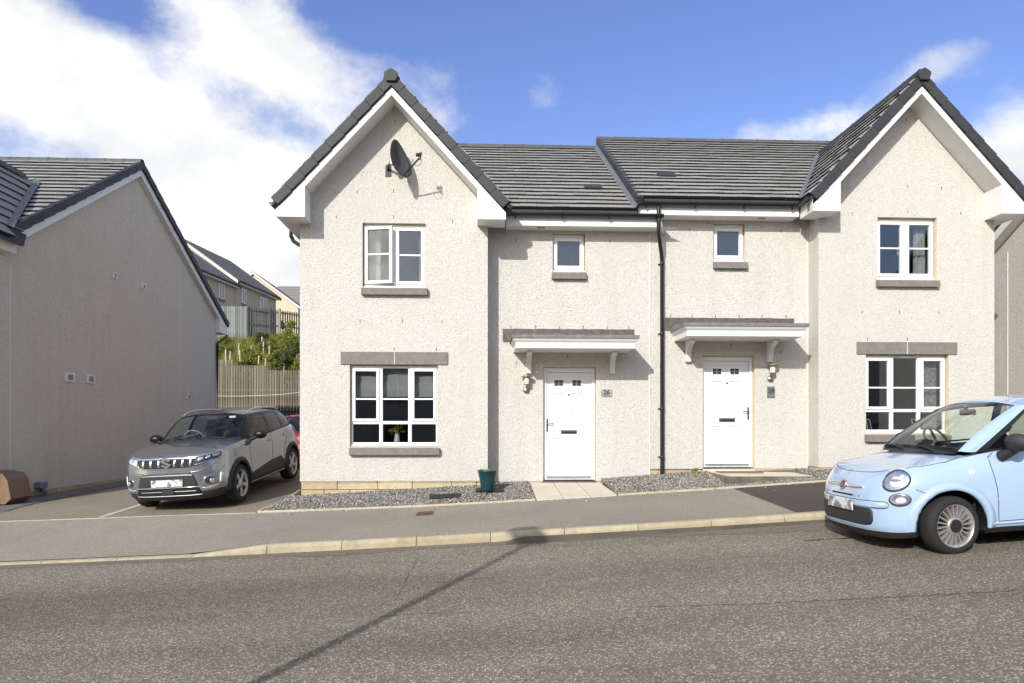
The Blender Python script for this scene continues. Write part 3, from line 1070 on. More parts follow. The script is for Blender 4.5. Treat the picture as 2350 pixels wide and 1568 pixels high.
def base_course(parent, p0, p1, ztop, zbot, out_n, seed):
    """sandstone blocks under the render, each its own stone"""
    r = random.Random(seed)
    d = Vector(p1) - Vector(p0); L = d.length; d.normalize()
    n = Vector(out_n)
    back = MB()
    back.quad(Vector(p0) - n * 0.035 + Vector((0, 0, zbot - 0.2)), Vector(p1) - n * 0.035 + Vector((0, 0, zbot - 0.2)), Vector(p1) - n * 0.035 + Vector((0, 0, ztop)), Vector(p0) - n * 0.035 + Vector((0, 0, ztop)))
    bc = back.build('base_course', 'mortar', parent)
    z = ztop
    row = 0
    while z > zbot - 0.02:
        h = r.choice((0.085, 0.10, 0.155))
        t = 0.0 if row % 2 == 0 else -r.uniform(0.1, 0.3)
        while t < L:
            w = r.uniform(0.38, 0.75)
            a, b_ = max(t, 0), min(t + w, L)
            if b_ - a > 0.05:
                mb = MB()
                mb.box(a + 0.004, b_ - 0.004, -0.03, r.uniform(0.0, 0.012), z - h + 0.004, z - 0.004, 0.008)
                o = Vector(p0)
                mt = Matrix(((d.x, n.x, 0, o.x), (d.y, n.y, 0, o.y), (0, 0, 1, 0), (0, 0, 0, 1)))
                mb.v = [tuple(mt @ Vector(q)) for q in mb.v]
                mb.build('stone', 'sandstone', bc)
            t += w
        z -= h
        row += 1
    return bc

def text_mesh(txt, size, font_bold=False, extrude=0.002):
    cu = bpy.data.curves.new('txt', 'FONT')
    cu.body = txt
    cu.size = size
    cu.extrude = extrude
    cu.offset = size * 0.022
    cu.align_x = 'CENTER'; cu.align_y = 'CENTER'
    o = bpy.data.objects.new('txt', cu)
    COL.objects.link(o)
    bpy.context.view_layer.update()
    dg = bpy.context.evaluated_depsgraph_get()
    me = bpy.data.meshes.new_from_object(o.evaluated_get(dg))
    bpy.data.objects.remove(o)
    return me

WC, WT = 4.69, 1.085                         # wing: centre line (distance from the party line) and roof slope
WAPEX = 7.10                                 # top of the wing's roof above the door sill
PARTY = 3.13
RIDGE_Y, RIDGE_Z = 16.6, 6.78 + 1.028        # main ridge
EAVE_Y, EAVE_Z = 12.20, 4.925                # foot of the tiles

def house(s, zo, label, group):
    X = lambda d: PARTY + s * d
    H = C - 1.028 + zo
    root = empty('semi_detached_house', (0, 0, 0))
    tag(root, label, 'house', group)
    def xr(a, b_): return (min(X(a), X(b_)), max(X(a), X(b_)))
    door = (*xr(1.01, 2.0), H + 0.0, H + 2.125)
    swin = (*xr(1.21, 1.82), H + 3.90, H + 4.62)
    uwin = (*xr(4.14, 5.26), H + 3.50, H + 4.65)
    lwin = (*xr(3.92, 5.485), H + 0.655, H + 2.125)
    # --- render
    mb = MB()
    x0, x1 = xr(0.0, 3.03)
    wall_with_holes(mb, YM, x0, x1, H + 0.058, H + 4.80, [door, swin])
    wall_with_holes(mb, YM, door[0], door[1], H - 0.3, H + 0.0, [])
    x0, x1 = xr(3.03, 6.36)
    wall_with_holes(mb, YW, x0, x1, H + 0.045, H + 4.70, [uwin, lwin])
    gz = lambda d: H + WAPEX - 0.24 - WT * abs(d - WC)
    mb.add([(X(3.03), YW, H + 4.70), (X(6.36), YW, H + 4.70), (X(6.36), YW, gz(6.36)), (X(WC), YW, gz(WC)), (X(3.03), YW, gz(3.03))], [(0, 1, 2, 3, 4)])
    mb.quad((X(3.03), YW, H + 0.05), (X(3.03), YM, H + 0.05), (X(3.03), YM, H + 5.2), (X(3.03), YW, H + 5.2))
    BY = 2 * RIDGE_Y - YM                    # back wall
    mb.quad((X(6.36), YW, H - 0.2), (X(6.36), BY, H - 0.2), (X(6.36), BY, H + 4.75), (X(6.36), YW, H + 4.75))
    mb.add([(X(6.36), YM, H + 4.75), (X(6.36), BY, H + 4.75), (X(6.36), RIDGE_Y, H + RIDGE_Z - 0.2)], [(0, 1, 2)])
    mb.quad((X(0), BY, H - 0.2), (X(6.36), BY, H - 0.2), (X(6.36), BY, H + 4.75), (X(0), BY, H + 4.75))
    mb.add([(X(0), YM, H + 4.5), (X(0), BY, H + 4.5), (X(0), RIDGE_Y, H + RIDGE_Z - 0.12)], [(0, 1, 2)])
    mb.build('wall', 'harling', root)
    # drip beads and movement joint
    bx_ = X(0) if s < 0 else X(3.03) - 0.012
    mb = MB()
    mb.box(bx_ - 0.007, bx_ + 0.007, YM - 0.012, YM + 0.01, H + 0.05, H + 4.62)
    mb.build('render_bead', 'white_board', root)
    # --- interior
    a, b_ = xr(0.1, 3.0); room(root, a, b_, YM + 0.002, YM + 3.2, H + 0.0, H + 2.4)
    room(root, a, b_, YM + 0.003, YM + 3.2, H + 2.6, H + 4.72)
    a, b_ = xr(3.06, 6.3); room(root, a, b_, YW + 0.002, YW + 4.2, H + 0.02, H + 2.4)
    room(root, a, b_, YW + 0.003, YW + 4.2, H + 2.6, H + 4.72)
    # --- windows
    def big_frame(h, name):
        x0, x1, z0, z1 = h
        y = YW + 0.085
        w = empty(name, (0, 0, 0), parent=root)
        mb = MB()
        ring(mb, x0 + 0.01, x1 - 0.01, z0 + 0.03, z1 - 0.004, (0.032, 0.032, 0.05, 0.055), y, y + 0.06)
        mb.box(x0 + 0.005, x1 - 0.005, y - 0.045, y + 0.02, z0 + 0.006, z0 + 0.034, 0.008)
        return w, mb, y
    # lower three light window
    x0, x1, z0, z1 = lwin
    w, mb, y = big_frame(lwin, 'window')
    tz = z0 + 0.435                          # transom
    m1, m2 = x0 + (x1 - x0) * 0.345, x0 + (x1 - x0) * 0.675
    mb.box(x0 + 0.03, x1 - 0.03, y + 0.001, y + 0.059, tz - 0.028, tz + 0.028, 0.004)
    for m_ in (m1, m2):
        mb.box(m_ - 0.03, m_ + 0.03, y - 0.001, y + 0.061, z0 + 0.06, z1 - 0.04, 0.004)
    mb.build('frame', 'white_upvc', w)
    mb = MB()
    for (a, b_) in ((x0 + 0.06, m1 - 0.06), (m1 + 0.06, m2 - 0.06), (m2 + 0.06, x1 - 0.06)):
        mb.box(a, b_, y - 0.012, y + 0.002, z1 - 0.045, z1 - 0.022, 0.004)
    mb.build('trickle_vent', 'white_upvc', w)
    zt = z1 - 0.062
    bar_z = z0 + 0.86
    sash(w, x0 + 0.035, m1 - 0.028, tz + 0.02, zt, y, bar_z, handle=None)
    sash(w, m2 + 0.028, x1 - 0.035, tz + 0.02, zt, y, bar_z)
    pane(w, m1 + 0.028, m2 - 0.028, tz + 0.026, zt + 0.004, y + 0.03)
    m3 = MB(); m3.box(m1 + 0.028, m2 - 0.028, y + 0.012, y + 0.026, bar_z - 0.014, bar_z + 0.014); m3.build('glazing_bar', 'white_upvc', w)
    for (a, b_) in ((x0 + 0.04, m1 - 0.028), (m1 + 0.028, m2 - 0.028), (m2 + 0.028, x1 - 0.04)):
        pane(w, a, b_, z0 + 0.078, tz - 0.026, y + 0.03)
    m3 = MB(); reveal_o = reveal(w, YW, lwin, 0.15)
    # lintel stones and sill stones
    xa, xb = xr(3.742, 5.643)
    xm = (xa + xb) / 2
    for (a, b_) in ((xa, xm - 0.006), (xm + 0.006, xb)):
        m3 = MB(); m3.box(a, b_, YW - 0.022, YW + 0.10, H + 2.122, H + 2.35, 0.006); m3.build('lintel', 'grey_stone', w)
    m3 = MB(); m3.box(xm - 0.006, xm + 0.006, YW - 0.018, YW + 0.05, H + 2.125, H + 2.347); m3.build('joint', 'mortar', w)
    xa, xb = xr(3.893, 5.46 + 0.025)
    xm = (xa + xb) / 2
    for (a, b_) in ((xa, xm - 0.002), (xm + 0.002, xb)):
        m3 = MB()
        m3.prism([(YW - 0.085, H + 0.515), (YW - 0.085, H + 0.63), (YW + 0.10, H + 0.66), (YW + 0.10, H + 0.515)], 'x', a, b_)
        m3.build('sill', 'grey_stone', w)
    # upper two light window
    x0, x1, z0, z1 = uwin
    w, mb, y = big_frame(uwin, 'window')
    m_ = (x0 + x1) / 2
    mb.box(m_ - 0.03, m_ + 0.03, y - 0.001, y + 0.061, z0 + 0.06, z1 - 0.05, 0.004)
    mb.build('frame', 'white_upvc', w)
    mb = MB()
    for (a, b_) in ((x0 + 0.10, m_ - 0.09), (m_ + 0.09, x1 - 0.10)):
        mb.box(a, b_, y - 0.012, y + 0.002, z1 - 0.05, z1 - 0.027, 0.004)
    mb.build('trickle_vent', 'white_upvc', w)
    if s < 0:
        sash(w, x0 + 0.035, m_ - 0.02, z0 + 0.075, z1 - 0.06, y - 0.012, z0 + 0.60, rot=-0.20)
    else:
        sash(w, x0 + 0.035, m_ - 0.028, z0 + 0.075, z1 - 0.065, y, z0 + 0.60, handle=m_ - 0.08)
    sash(w, m_ + 0.028, x1 - 0.035, z0 + 0.075, z1 - 0.065, y, z0 + 0.60)
    reveal(w, YW, uwin, 0.15)
    xa, xb = xr(4.105, 5.27)
    m3 = MB(); m3.prism([(YW - 0.085, H + 3.36), (YW - 0.085, H + 3.475), (YW + 0.10, H + 3.505), (YW + 0.10, H + 3.36)], 'x', xa, xb)
    m3.build('sill', 'grey_stone', w)
    # small bathroom window
    x0, x1, z0, z1 = swin
    w = empty('window', (0, 0, 0), parent=root)
    y = YM + 0.085
    mb = MB()
    ring(mb, x0 + 0.01, x1 - 0.01, z0 + 0.03, z1 - 0.004, (0.03, 0.03, 0.05, 0.07), y, y + 0.06)
    mb.box(x0 + 0.005, x1 - 0.005, y - 0.045, y + 0.02, z0 + 0.006, z0 + 0.034, 0.008)
    mb.build('frame', 'white_upvc', w)
    mb = MB(); mb.box(x0 + 0.09, x1 - 0.09, y - 0.014, y + 0.002, z1 - 0.056, z1 - 0.03, 0.004); mb.build('trickle_vent', 'white_upvc', w)
    sash(w, x0 + 0.035, x1 - 0.035, z0 + 0.07, z1 - 0.075, y, None, 0.058)
    m3 = MB(); m3.box(x0 + 0.08, x1 - 0.08, y + 0.03, y + 0.034, z0 + 0.12, z1 - 0.12); m3.build('obscured_pane', 'obscured', w)
    reveal(w, YM, swin, 0.15)
    xa, xb = xr(1.20, 1.84)
    m3 = MB(); m3.prism([(YM - 0.085, H + 3.755), (YM - 0.085, H + 3.87), (YM + 0.10, H + 3.905), (YM + 0.10, H + 3.755)], 'x', xa, xb)
    m3.build('sill', 'grey_stone', w)
    # --- front door
    x0, x1, z0, z1 = door
    d_ = empty('door', (0, 0, 0), parent=root)
    y = YM + 0.085
    mb = MB(); ring(mb, x0 + 0.008, x1 - 0.008, z0 + 0.012, z1 - 0.005, (0.065, 0.065, 0.03, 0.085), y, y + 0.07); mb.build('frame', 'white_upvc', d_)
    lx0, lx1, lz0, lz1 = x0 + 0.078, x1 - 0.078, z0 + 0.05, z1 - 0.095
    yl = y + 0.018
    mb = MB()
    pw = lx1 - lx0
    cols = [(lx0 + pw * 0.13, lx0 + pw * 0.40), (lx0 + pw * 0.54, lx0 + pw * 0.81)] if s < 0 else [(lx0 + pw * 0.13, lx0 + pw * 0.40), (lx0 + pw * 0.55, lx0 + pw * 0.82)]
    cols = [(lx0 + pw * 0.15, lx0 + pw * 0.395), (lx0 + pw * 0.555, lx0 + pw * 0.80)]
    rows_ = [(lz0 + 0.245, lz0 + 0.755), (lz0 + 0.985, lz0 + 1.60)]
    lights = [(a + 0.012, b_ - 0.012, lz0 + 1.722, lz0 + 1.848) for a, b_ in cols]
    holes = [(a, b_, c_, e_) for a, b_ in cols for c_, e_ in rows_] + lights
    wall_with_holes(mb, yl, lx0, lx1, lz0, lz1, holes)
    mb.build('leaf', 'door_white', d_)
    for a, b_ in cols:
        for c_, e_ in rows_:
            m3 = MB()
            def rc(i, yy): return [(a + i, yy, c_ + i), (b_ - i, yy, c_ + i), (b_ - i, yy, e_ - i), (a + i, yy, e_ - i)]
            steps = [(0, yl), (0.006, yl + 0.018), (0.024, yl + 0.020), (0.034, yl + 0.014), (0.060, yl + 0.003)]
            rr = [rc(i, yy) for i, yy in steps]
            m3.grid(rr, False, True)
            m3.add(rr[-1], [(0, 1, 2, 3)])
            m3.build('panel', 'door_white', d_)
    for (a, b_, c_, e_) in lights:
        m3 = MB(); ring(m3, a - 0.018, b_ + 0.018, c_ - 0.018, e_ + 0.018, 0.026, yl - 0.008, yl + 0.012); m3.build('light_frame', 'white_upvc', d_)
        pane(d_, a, b_, c_, e_, yl + 0.012)
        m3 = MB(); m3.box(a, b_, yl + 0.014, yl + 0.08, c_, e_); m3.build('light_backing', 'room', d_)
        m3 = MB(); m3.box((a + b_) / 2 - 0.003, (a + b_) / 2 + 0.003, yl + 0.006, yl + 0.012, c_, e_); m3.box(a, b_, yl + 0.0065, yl + 0.0115, (c_ + e_) / 2 - 0.003, (c_ + e_) / 2 + 0.003)
        m3.build('glazing_bar', 'white_upvc', d_)
    cxd = (lx0 + lx1) / 2
    m3 = MB(); m3.box(cxd - 0.155, cxd + 0.155, yl - 0.016, yl + 0.004, lz0 + 0.83, lz0 + 0.905, 0.008); lp = m3.build('letter_plate', 'steel', d_)
    m3 = MB(); m3.box(cxd - 0.135, cxd + 0.135, yl - 0.02, yl - 0.012, lz0 + 0.842, lz0 + 0.880, 0.004); m3.build('letter_flap', 'black_matt', d_)
    m3 = MB(); m3.lathe([(0.0, -0.012), (0.016, -0.012), (0.016, 0.004)], 14, Matrix.Translation((cxd, yl, lz0 + 1.565)) @ Matrix.Rotation(-math.pi / 2, 4, 'X')); m3.build('spyhole', 'black_matt', d_)
    hx = X(1.915)
    inward = -s
    m3 = MB(); m3.box(hx - 0.017, hx + 0.017, yl - 0.012, yl + 0.004, lz0 + 0.87, lz0 + 1.11, 0.008); m3.build('handle_plate', 'black_plastic', d_)
    m3 = MB(); m3.tube([(hx, yl - 0.01, lz0 + 1.03), (hx, yl - 0.05, lz0 + 1.03), (hx + inward * 0.02, yl - 0.056, lz0 + 1.03), (hx + inward * 0.12, yl - 0.056, lz0 + 1.024)], 0.009, 8); m3.build('handle', 'steel', d_)
    m3 = MB(); m3.box(lx0 - 0.03, lx1 + 0.03, y - 0.03, y + 0.01, z0 + 0.018, z0 + 0.034); m3.box(lx0, lx1, yl - 0.022, yl + 0.002, z0 + 0.062, z0 + 0.09, 0.006); m3.build('threshold', 'zinc', d_)
    reveal(d_, YM, door, 0.16)
    m3 = MB(); m3.box(x0, x1, YM - 0.01, YM + 0.16, z0 - 0.06, z0 - 0.002); m3.build('step', 'iron_cover' if s < 0 else 'slab', d_)
    # --- canopy
    can = empty('door_canopy', (0, 0, 0), parent=root)
    xa, xb = xr(0.46, 2.55)
    yf = 11.83
    z_b, z_f, z_c = H + 2.385, H + 2.482, H + 2.555
    m3 = MB(); m3.box(xa, xb, yf, yf + 0.02, z_b, z_f); m3.box(xa, xa + 0.02, yf + 0.02, YM, z_b, z_f); m3.box(xb - 0.02, xb, yf + 0.02, YM, z_b, z_f); m3.build('fascia', 'white_board', can)
    m3 = MB(); m3.quad((xa + 0.02, yf + 0.02, z_b + 0.006), (xb - 0.02, yf + 0.02, z_b + 0.006), (xb - 0.02, YM, z_b + 0.006), (xa + 0.02, YM, z_b + 0.006)); m3.build('soffit', 'white_board', can)
    m3 = MB()                                # flared moulding above the fascia
    lo = [(xa, YM, z_f), (xa, yf, z_f), (xb, yf, z_f), (xb, YM, z_f)]
    o1 = 0.03; o2 = 0.055
    mid = [(xa - o1, YM, z_f + 0.03), (xa - o1, yf - o1, z_f + 0.03), (xb + o1, yf - o1, z_f + 0.03), (xb + o1, YM, z_f + 0.03)]
    hi = [(xa - o2, YM, z_c), (xa - o2, yf - o2, z_c), (xb + o2, yf - o2, z_c), (xb + o2, YM, z_c)]
    m3.grid([lo, mid, hi], False); m3.build('moulding', 'white_board', can)
    o3 = 0.07
    m3 = MB()                                # lead covered top falling to the front
    e0 = [(xa - o3, YM, z_c), (xa - o3, yf - o3, z_c), (xb + o3, yf - o3, z_c), (xb + o3, YM, z_c)]
    e1 = [(p[0], p[1], p[2] + 0.055) for p in e0]
    top = [(xa - 0.03, YM, H + 2.665), (xa - 0.03, YM - 0.05, H + 2.66), (xb + 0.03, YM - 0.05, H + 2.66), (xb + 0.03, YM, H + 2.665)]
    m3.grid([e0, e1, top], False); m3.build('canopy_roof', 'flashing_green', can)
    m3 = MB()
    xa2, xb2 = xr(0.29, 2.75)
    r = random.Random(5 + s)
    n = 26
    up_row = [(xa2 + (xb2 - xa2) * i / n, YM - 0.008 - r.uniform(0, 0.004), H + 2.833 + r.uniform(-0.004, 0.004)) for i in range(n + 1)]
    lo_row = [(xa2 + (xb2 - xa2) * i / n, YM - 0.014 - r.uniform(0, 0.012), H + 2.60 + r.uniform(-0.012, 0.012)) for i in range(n + 1)]
    m3.grid([up_row, lo_row], False); m3.build('flashing', 'lead', can)
    for dd in (0.715, 2.27):
        prof = [(YM - 0.002, z_b), (YM - 0.40, z_b), (YM - 0.40, z_b - 0.03)]
        prof += [(YM - 0.40 + 0.30 * math.sin(t), z_b - 0.03 - 0.27 * (1 - math.cos(t))) for t in lin(0.0, math.pi / 2, 8)]
        prof += [(YM - 0.085, z_b - 0.38), (YM - 0.002, z_b - 0.39)]
        m3 = MB(); m3.prism(prof, 'x', X(dd) - 0.045, X(dd) + 0.045); m3.build('bracket', 'white_board', can)
    # --- eaves of the main roof
    ov = 0.15 if s < 0 else 0.30             # how far the eaves run past the party line
    xa, xb = xr(-ov, 2.70)
    yf = 12.33
    m3 = MB(); m3.box(xa, xb, yf, yf + 0.02, H + 4.658, H + 4.86); m3.build('fascia', 'white_board', root)
    m3 = MB(); m3.quad((xa, yf + 0.02, H + 4.662), (xb + 0.3 * (s < 0), yf + 0.02, H + 4.662), (xb, YM, H + 4.662), (xa, YM, H + 4.662)); m3.box(xa, xa + 0.02, yf + 0.02, YM, H + 4.66, H + 4.86) if s > 0 else m3.box(xb - 0.02, xb, yf + 0.02, YM, H + 4.66, H + 4.86)
    m3.build('soffit', 'white_board', root)
    vx = X(2.05)
    m3 = MB(); m3.box(vx - 0.07, vx + 0.07, yf + 0.1, yf + 0.16, H + 4.655, H + 4.66); m3.build('soffit_vent', 'grey_plastic', root)
    gx0, gx1 = xr(-ov - (0.0 if s < 0 else -0.02), 2.66)
    gutter(root, (gx0, yf - 0.078, H + 4.862), (gx1, yf - 0.078, H + 4.862), 0.062)
    # --- main roof
    pitch = math.atan2(RIDGE_Z - EAVE_Z, RIDGE_Y - EAVE_Y)
    us = Vector((0, math.cos(pitch), math.sin(pitch)))
    nrm = Vector((0, -math.sin(pitch), math.cos(pitch)))
    rx0, rx1 = (X(6.70), 2.80) if s < 0 else (2.80, X(6.70))
    e_lo = H + EAVE_Z; e_hi = H + RIDGE_Z
    tp = (RIDGE_Z - EAVE_Z) / (RIDGE_Y - EAVE_Y)
    dk = lambda x, y: (x, y, e_lo - 0.03 + (y - EAVE_Y) * tp)
    xw = X(3.0)
    pts = [dk(rx0, 12.9), dk(xw, 12.9), dk(xw, EAVE_Y + 0.03), dk(rx1, EAVE_Y + 0.03)] if s < 0 else [dk(rx0, EAVE_Y + 0.03), dk(xw, EAVE_Y + 0.03), dk(xw, 12.9), dk(rx1, 12.9)]
    roof = slope_slab('roof', pts + [dk(rx1, RIDGE_Y), dk(rx0, RIDGE_Y)], root, 'verge_grey')
    slope_slab('roof_back', [(rx0, RIDGE_Y, e_hi - 0.05), (rx1, RIDGE_Y, e_hi - 0.05), (rx1, 2 * RIDGE_Y - EAVE_Y, e_lo - 0.05), (rx0, 2 * RIDGE_Y - EAVE_Y, e_lo - 0.05)], root, 'tile_grey')
    def keep(p):
        a = abs(abs(p.x - PARTY) - WC)
        wz = H + WAPEX - WT * a
        return p.z > wz - 0.22               # tiles hidden below the wing's roof are left out
    n_rows = int((Vector((0, RIDGE_Y - EAVE_Y, RIDGE_Z - EAVE_Z)).length) / TG) + 1
    ux_, ox_ = (Vector((1, 0, 0)), rx0 + 0.02) if s > 0 else (Vector((-1, 0, 0)), rx1 - 0.02)
    roof_tiles(roof, Vector((ox_, EAVE_Y, e_lo)), ux_, us, rx1 - rx0 - 0.04, n_rows, TW, TG, keep, nrm, limit=230 if s > 0 else 300)
    ridge_tiles(roof, Vector((rx0, RIDGE_Y, e_hi + 0.06)), Vector((rx1, RIDGE_Y, e_hi + 0.06)), round((rx1 - rx0) / 0.45))
    if s > 0:                                # stepped up above the neighbour: verge with caps and lead
        p0 = Vector((2.80, EAVE_Y - 0.05, e_lo - 0.02)); p1 = Vector((2.80, RIDGE_Y, e_hi + 0.03))
        verge_caps(root, p0, p1, 19, Vector((-1, 0, 0)), depth=0.13, width=0.10)
        m3 = MB()
        q0 = Vector((2.79, EAVE_Y - 0.02, e_lo - 0.16)); q1 = Vector((2.79, RIDGE_Y, e_hi - 0.12))
        st = [q0 + (q1 - q0) * (i / 20) for i in range(21)]
        m3.grid([[p + Vector((0.02, 0, 0.05)) for p in st], [p + Vector((-0.03, 0, -0.03)) for p in st], [p + Vector((-0.075, 0, -0.05)) for p in st]], False)
        m3.build('lead_flashing', 'lead_light', root)
        m3 = MB(); m3.add([(2.83, EAVE_Y + 0.05, e_lo - 0.02), (2.83, RIDGE_Y, e_hi - 0.04), (2.83, RIDGE_Y, e_hi - 0.5), (2.83, EAVE_Y + 0.05, e_lo - 0.35)], [(0, 1, 2, 3)])
        m3.build('gable_upstand', 'harling', root)
    # roof vent tile
    vt = X(0.95) if s < 0 else X(0.55)
    tt = 0.27 if s < 0 else 0.30
    pv = Vector((vt, EAVE_Y + (RIDGE_Y - EAVE_Y) * tt, e_lo + (RIDGE_Z - EAVE_Z) * tt)) + nrm * 0.05
    m3 = MB(); m3.box(-0.17, 0.17, -0.1, 0.12, -0.02, 0.02, 0.006)
    inst(m3.mesh('vent_tile', 'verge_grey'), 'vent_tile', root, Matrix(((1, 0, 0, pv.x), (0, us.y, nrm.y, pv.y), (0, us.z, nrm.z, pv.z), (0, 0, 0, 1))))
    # --- roof of the wing
    y0, y1 = 11.80, 16.6
    ap = Vector((X(WC), y0, H + WAPEX))
    half = 2.02
    for q in (-1, 1):
        foot = lambda yy, off=0.0: Vector((X(WC) + q * half, yy, H + WAPEX - WT * half + off))
        ridge = lambda yy, off=0.0: Vector((X(WC), yy, H + WAPEX + off))
        name = 'wing_roof'
        # clip against the main roof: the ridge meets it further back than the foot
        zr = WAPEX; yr = EAVE_Y + (zr - EAVE_Z) / math.tan(pitch) + 0.35
        zf_ = WAPEX - WT * half; yf_ = EAVE_Y + max(0.2, (zf_ - EAVE_Z) / math.tan(pitch) + 0.35)
        outer = (q == s)
        yfoot = 2 * RIDGE_Y - EAVE_Y if False else yf_
        wr = slope_slab(name, [foot(y0 + 0.03, -0.05), foot(yfoot, -0.05), ridge(yr, -0.05), ridge(y0 + 0.03, -0.05)], root, 'verge_grey')
        sl = Vector((-q, 0, WT)).normalized()
        nn = Vector((q * WT, 0, 1)).normalized()
        L = math.hypot(half, WT * half)
        if True:
            def keep2(p):
                if p.z > H + WAPEX - 0.05: return False
                zm = H + EAVE_Z + (p.y - EAVE_Y) * math.tan(pitch)
                return p.z > zm - 0.05 and p.y < 15.9
            if (s > 0 and q < 0):
                roof_tiles(wr, foot(y0 + 0.02), Vector((0, 1, 0)), sl, 4.8, int(L / TG) + 1, TW, TG, keep2, nn, limit=110)
            else:
                roof_tiles(wr, foot(y0 + 0.02), Vector((0, 1, 0)), sl, 4.8, int(L / TG) + 1, TW, TG, keep2, nn, limit=0)
        verge_caps(root, foot(y0, 0.0), ridge(y0, 0.0), 9, Vector((0, -1, 0)), depth=0.165, width=0.12)
        # barge board, box end, soffit
        top_o, bot_o = -0.235, -0.235 - 0.135
        bw = MB()
        h2 = 1.97
        bw.prism([(X(WC), H + WAPEX + top_o), (X(WC) + q * h2, H + WAPEX + top_o - WT * h2), (X(WC) + q * h2, H + 4.612), (X(WC) + q * 1.475, H + 4.612),
                  (X(WC) + q * 1.475, H + WAPEX + bot_o - WT * 1.475), (X(WC), H + WAPEX + bot_o)], 'y', 11.83, 11.85)
        bw.build('barge_board', 'white_board', root)
        sf = MB()
        a = [(X(WC), 11.85, H + WAPEX + bot_o + 0.012), (X(WC) + q * 1.47, 11.85, H + WAPEX + bot_o + 0.012 - WT * 1.47)]
        sf.quad(a[0], a[1], (a[1][0], YW, a[1][2]), (a[0][0], YW, a[0][2]))
        sf.quad((X(WC) + q * 1.475, 11.85, H + 4.612), (X(WC) + q * 1.475, YW, H + 4.612), (X(WC) + q * 1.475, YW, a[1][2]), (X(WC) + q * 1.475, 11.85, a[1][2]))
        yend = YM - 0.3 if not outer else 16.0
        sf.quad((X(WC) + q * 1.475, 11.85, H + 4.617), (X(WC) + q * 1.965, 11.85, H + 4.617), (X(WC) + q * 1.965, yend, H + 4.617), (X(WC) + q * 1.475, yend, H + 4.617))
        sf.quad((X(WC) + q * 1.965, 11.85, H + 4.617), (X(WC) + q * 1.965, yend, H + 4.617), (X(WC) + q * 1.965, yend, H + 4.84), (X(WC) + q * 1.965, 11.85, H + 4.84))
        sf.build('soffit', 'white_board', root)
        if outer:
            gutter(root, (X(WC) + q * 2.03, 11.84, H + 4.86), (X(WC) + q * 2.03, 16.0, H + 4.86), brackets=False)
        else:
            gutter(root, (X(WC) + q * 2.03, 11.86, H + 4.88), (X(WC) + q * 2.03, 12.25, H + 4.86), brackets=False)
            m3 = MB(); m3.box(X(WC) + q * 1.967 - 0.006, X(WC) + q * 1.967 + 0.006, 11.95, 12.05, H + 4.66, H + 4.80); m3.build('soffit_vent', 'grey_plastic', root)
            # valley lead
            m3 = MB()
            vl = []
            for i in range(13):
                t = i / 12
                yy = EAVE_Y + 0.05 + (yr - 0.35 - EAVE_Y) * t
                zz = H + EAVE_Z + (yy - EAVE_Y) * math.tan(pitch)
                aa = (H + WAPEX - zz) / WT
                vl.append(Vector((X(WC) + q * aa, yy, zz + 0.055)))
            m3.grid([[p + Vector((q * 0.06, 0, 0.0)) for p in vl], [p + Vector((0, 0, 0.0)) for p in vl], [p + Vector((-q * 0.05, 0, 0.055)) for p in vl]], False)
            m3.build('valley_lead', 'lead_light', root)
    ridge_tiles(root, Vector((X(WC), y0 + 0.02, H + WAPEX + 0.052)), Vector((X(WC), 16.2, H + WAPEX + 0.052)), 10, 0.135, 0.165, 'verge_cap')
    za = H + WAPEX + 0.062
    m3 = MB(); m3.prism([(X(WC), za - 0.012), (X(WC) + 0.115, za - 0.085), (X(WC) + 0.115, za - 0.14), (X(WC) + 0.08, za - 0.225), (X(WC) - 0.08, za - 0.225), (X(WC) - 0.115, za - 0.14), (X(WC) - 0.115, za - 0.085)], 'y', y0 - 0.06, y0 + 0.25)
    m3.build('ridge_end_cap', 'verge_cap', root)
    # black downpipe
    dpx = 3.345
    if s < 0:
        m3 = MB()
        yw_ = YM - 0.075
        m3.tube([(3.20, 12.268, H + 4.83), (3.20, 12.268, H + 4.55), (3.22, 12.30, H + 4.45), (dpx - 0.02, yw_ - 0.03, H + 4.22), (dpx, yw_, H + 4.10), (dpx, yw_, H - 0.05)], 0.036, 12)
        m3.tube([(3.20, 12.268, H + 5.0), (3.20, 12.268, H + 4.8)], 0.034, 10)
        dp = m3.build('downpipe', 'black_plastic', root)
        for zz in (4.05, 2.75, 1.35, 0.45):
            m3 = MB(); m3.lathe([(0.036, -0.025), (0.043, -0.02), (0.043, 0.02), (0.036, 0.025)], 12, Matrix.Translation((dpx, yw_, H + zz))); m3.box(dpx - 0.06, dpx + 0.06, YM - 0.02, YM - 0.004, H + zz - 0.012, H + zz + 0.012); m3.build('pipe_clip', 'black_plastic', dp)
        # swan neck at the outer corner
        m3 = MB(); ox = X(WC) - 2.03
        m3.tube([(ox + 0.0, 13.0, H + 4.82), (ox, 13.0, H + 4.60), (ox + 0.05, 13.0, H + 4.50), (ox + 0.27, 13.0, H + 4.36), (ox + 0.31, 13.0, H + 4.28), (ox + 0.31, 13.0, H - 0.2)], 0.036, 12)
        m3.build('downpipe', 'black_plastic', root)
    # --- base course
    a, b_ = xr(3.03, 6.36); base_course(root, (a + 0.02, YW + 0.02, 0), (b_ - 0.02, YW + 0.02, 0), H + 0.048, wall_ground((a + b_) / 2) - 0.12, (0, -1, 0), 21 + s)
    a, b_ = xr(0.0, 1.0); base_course(root, (a, YM + 0.02, 0), (b_, YM + 0.02, 0), H + 0.06, H - 0.12, (0, -1, 0), 31 + s)
    a, b_ = xr(2.01, 3.02); base_course(root, (a, YM + 0.02, 0), (b_, YM + 0.02, 0), H + 0.06, H - 0.10, (0, -1, 0), 41 + s)
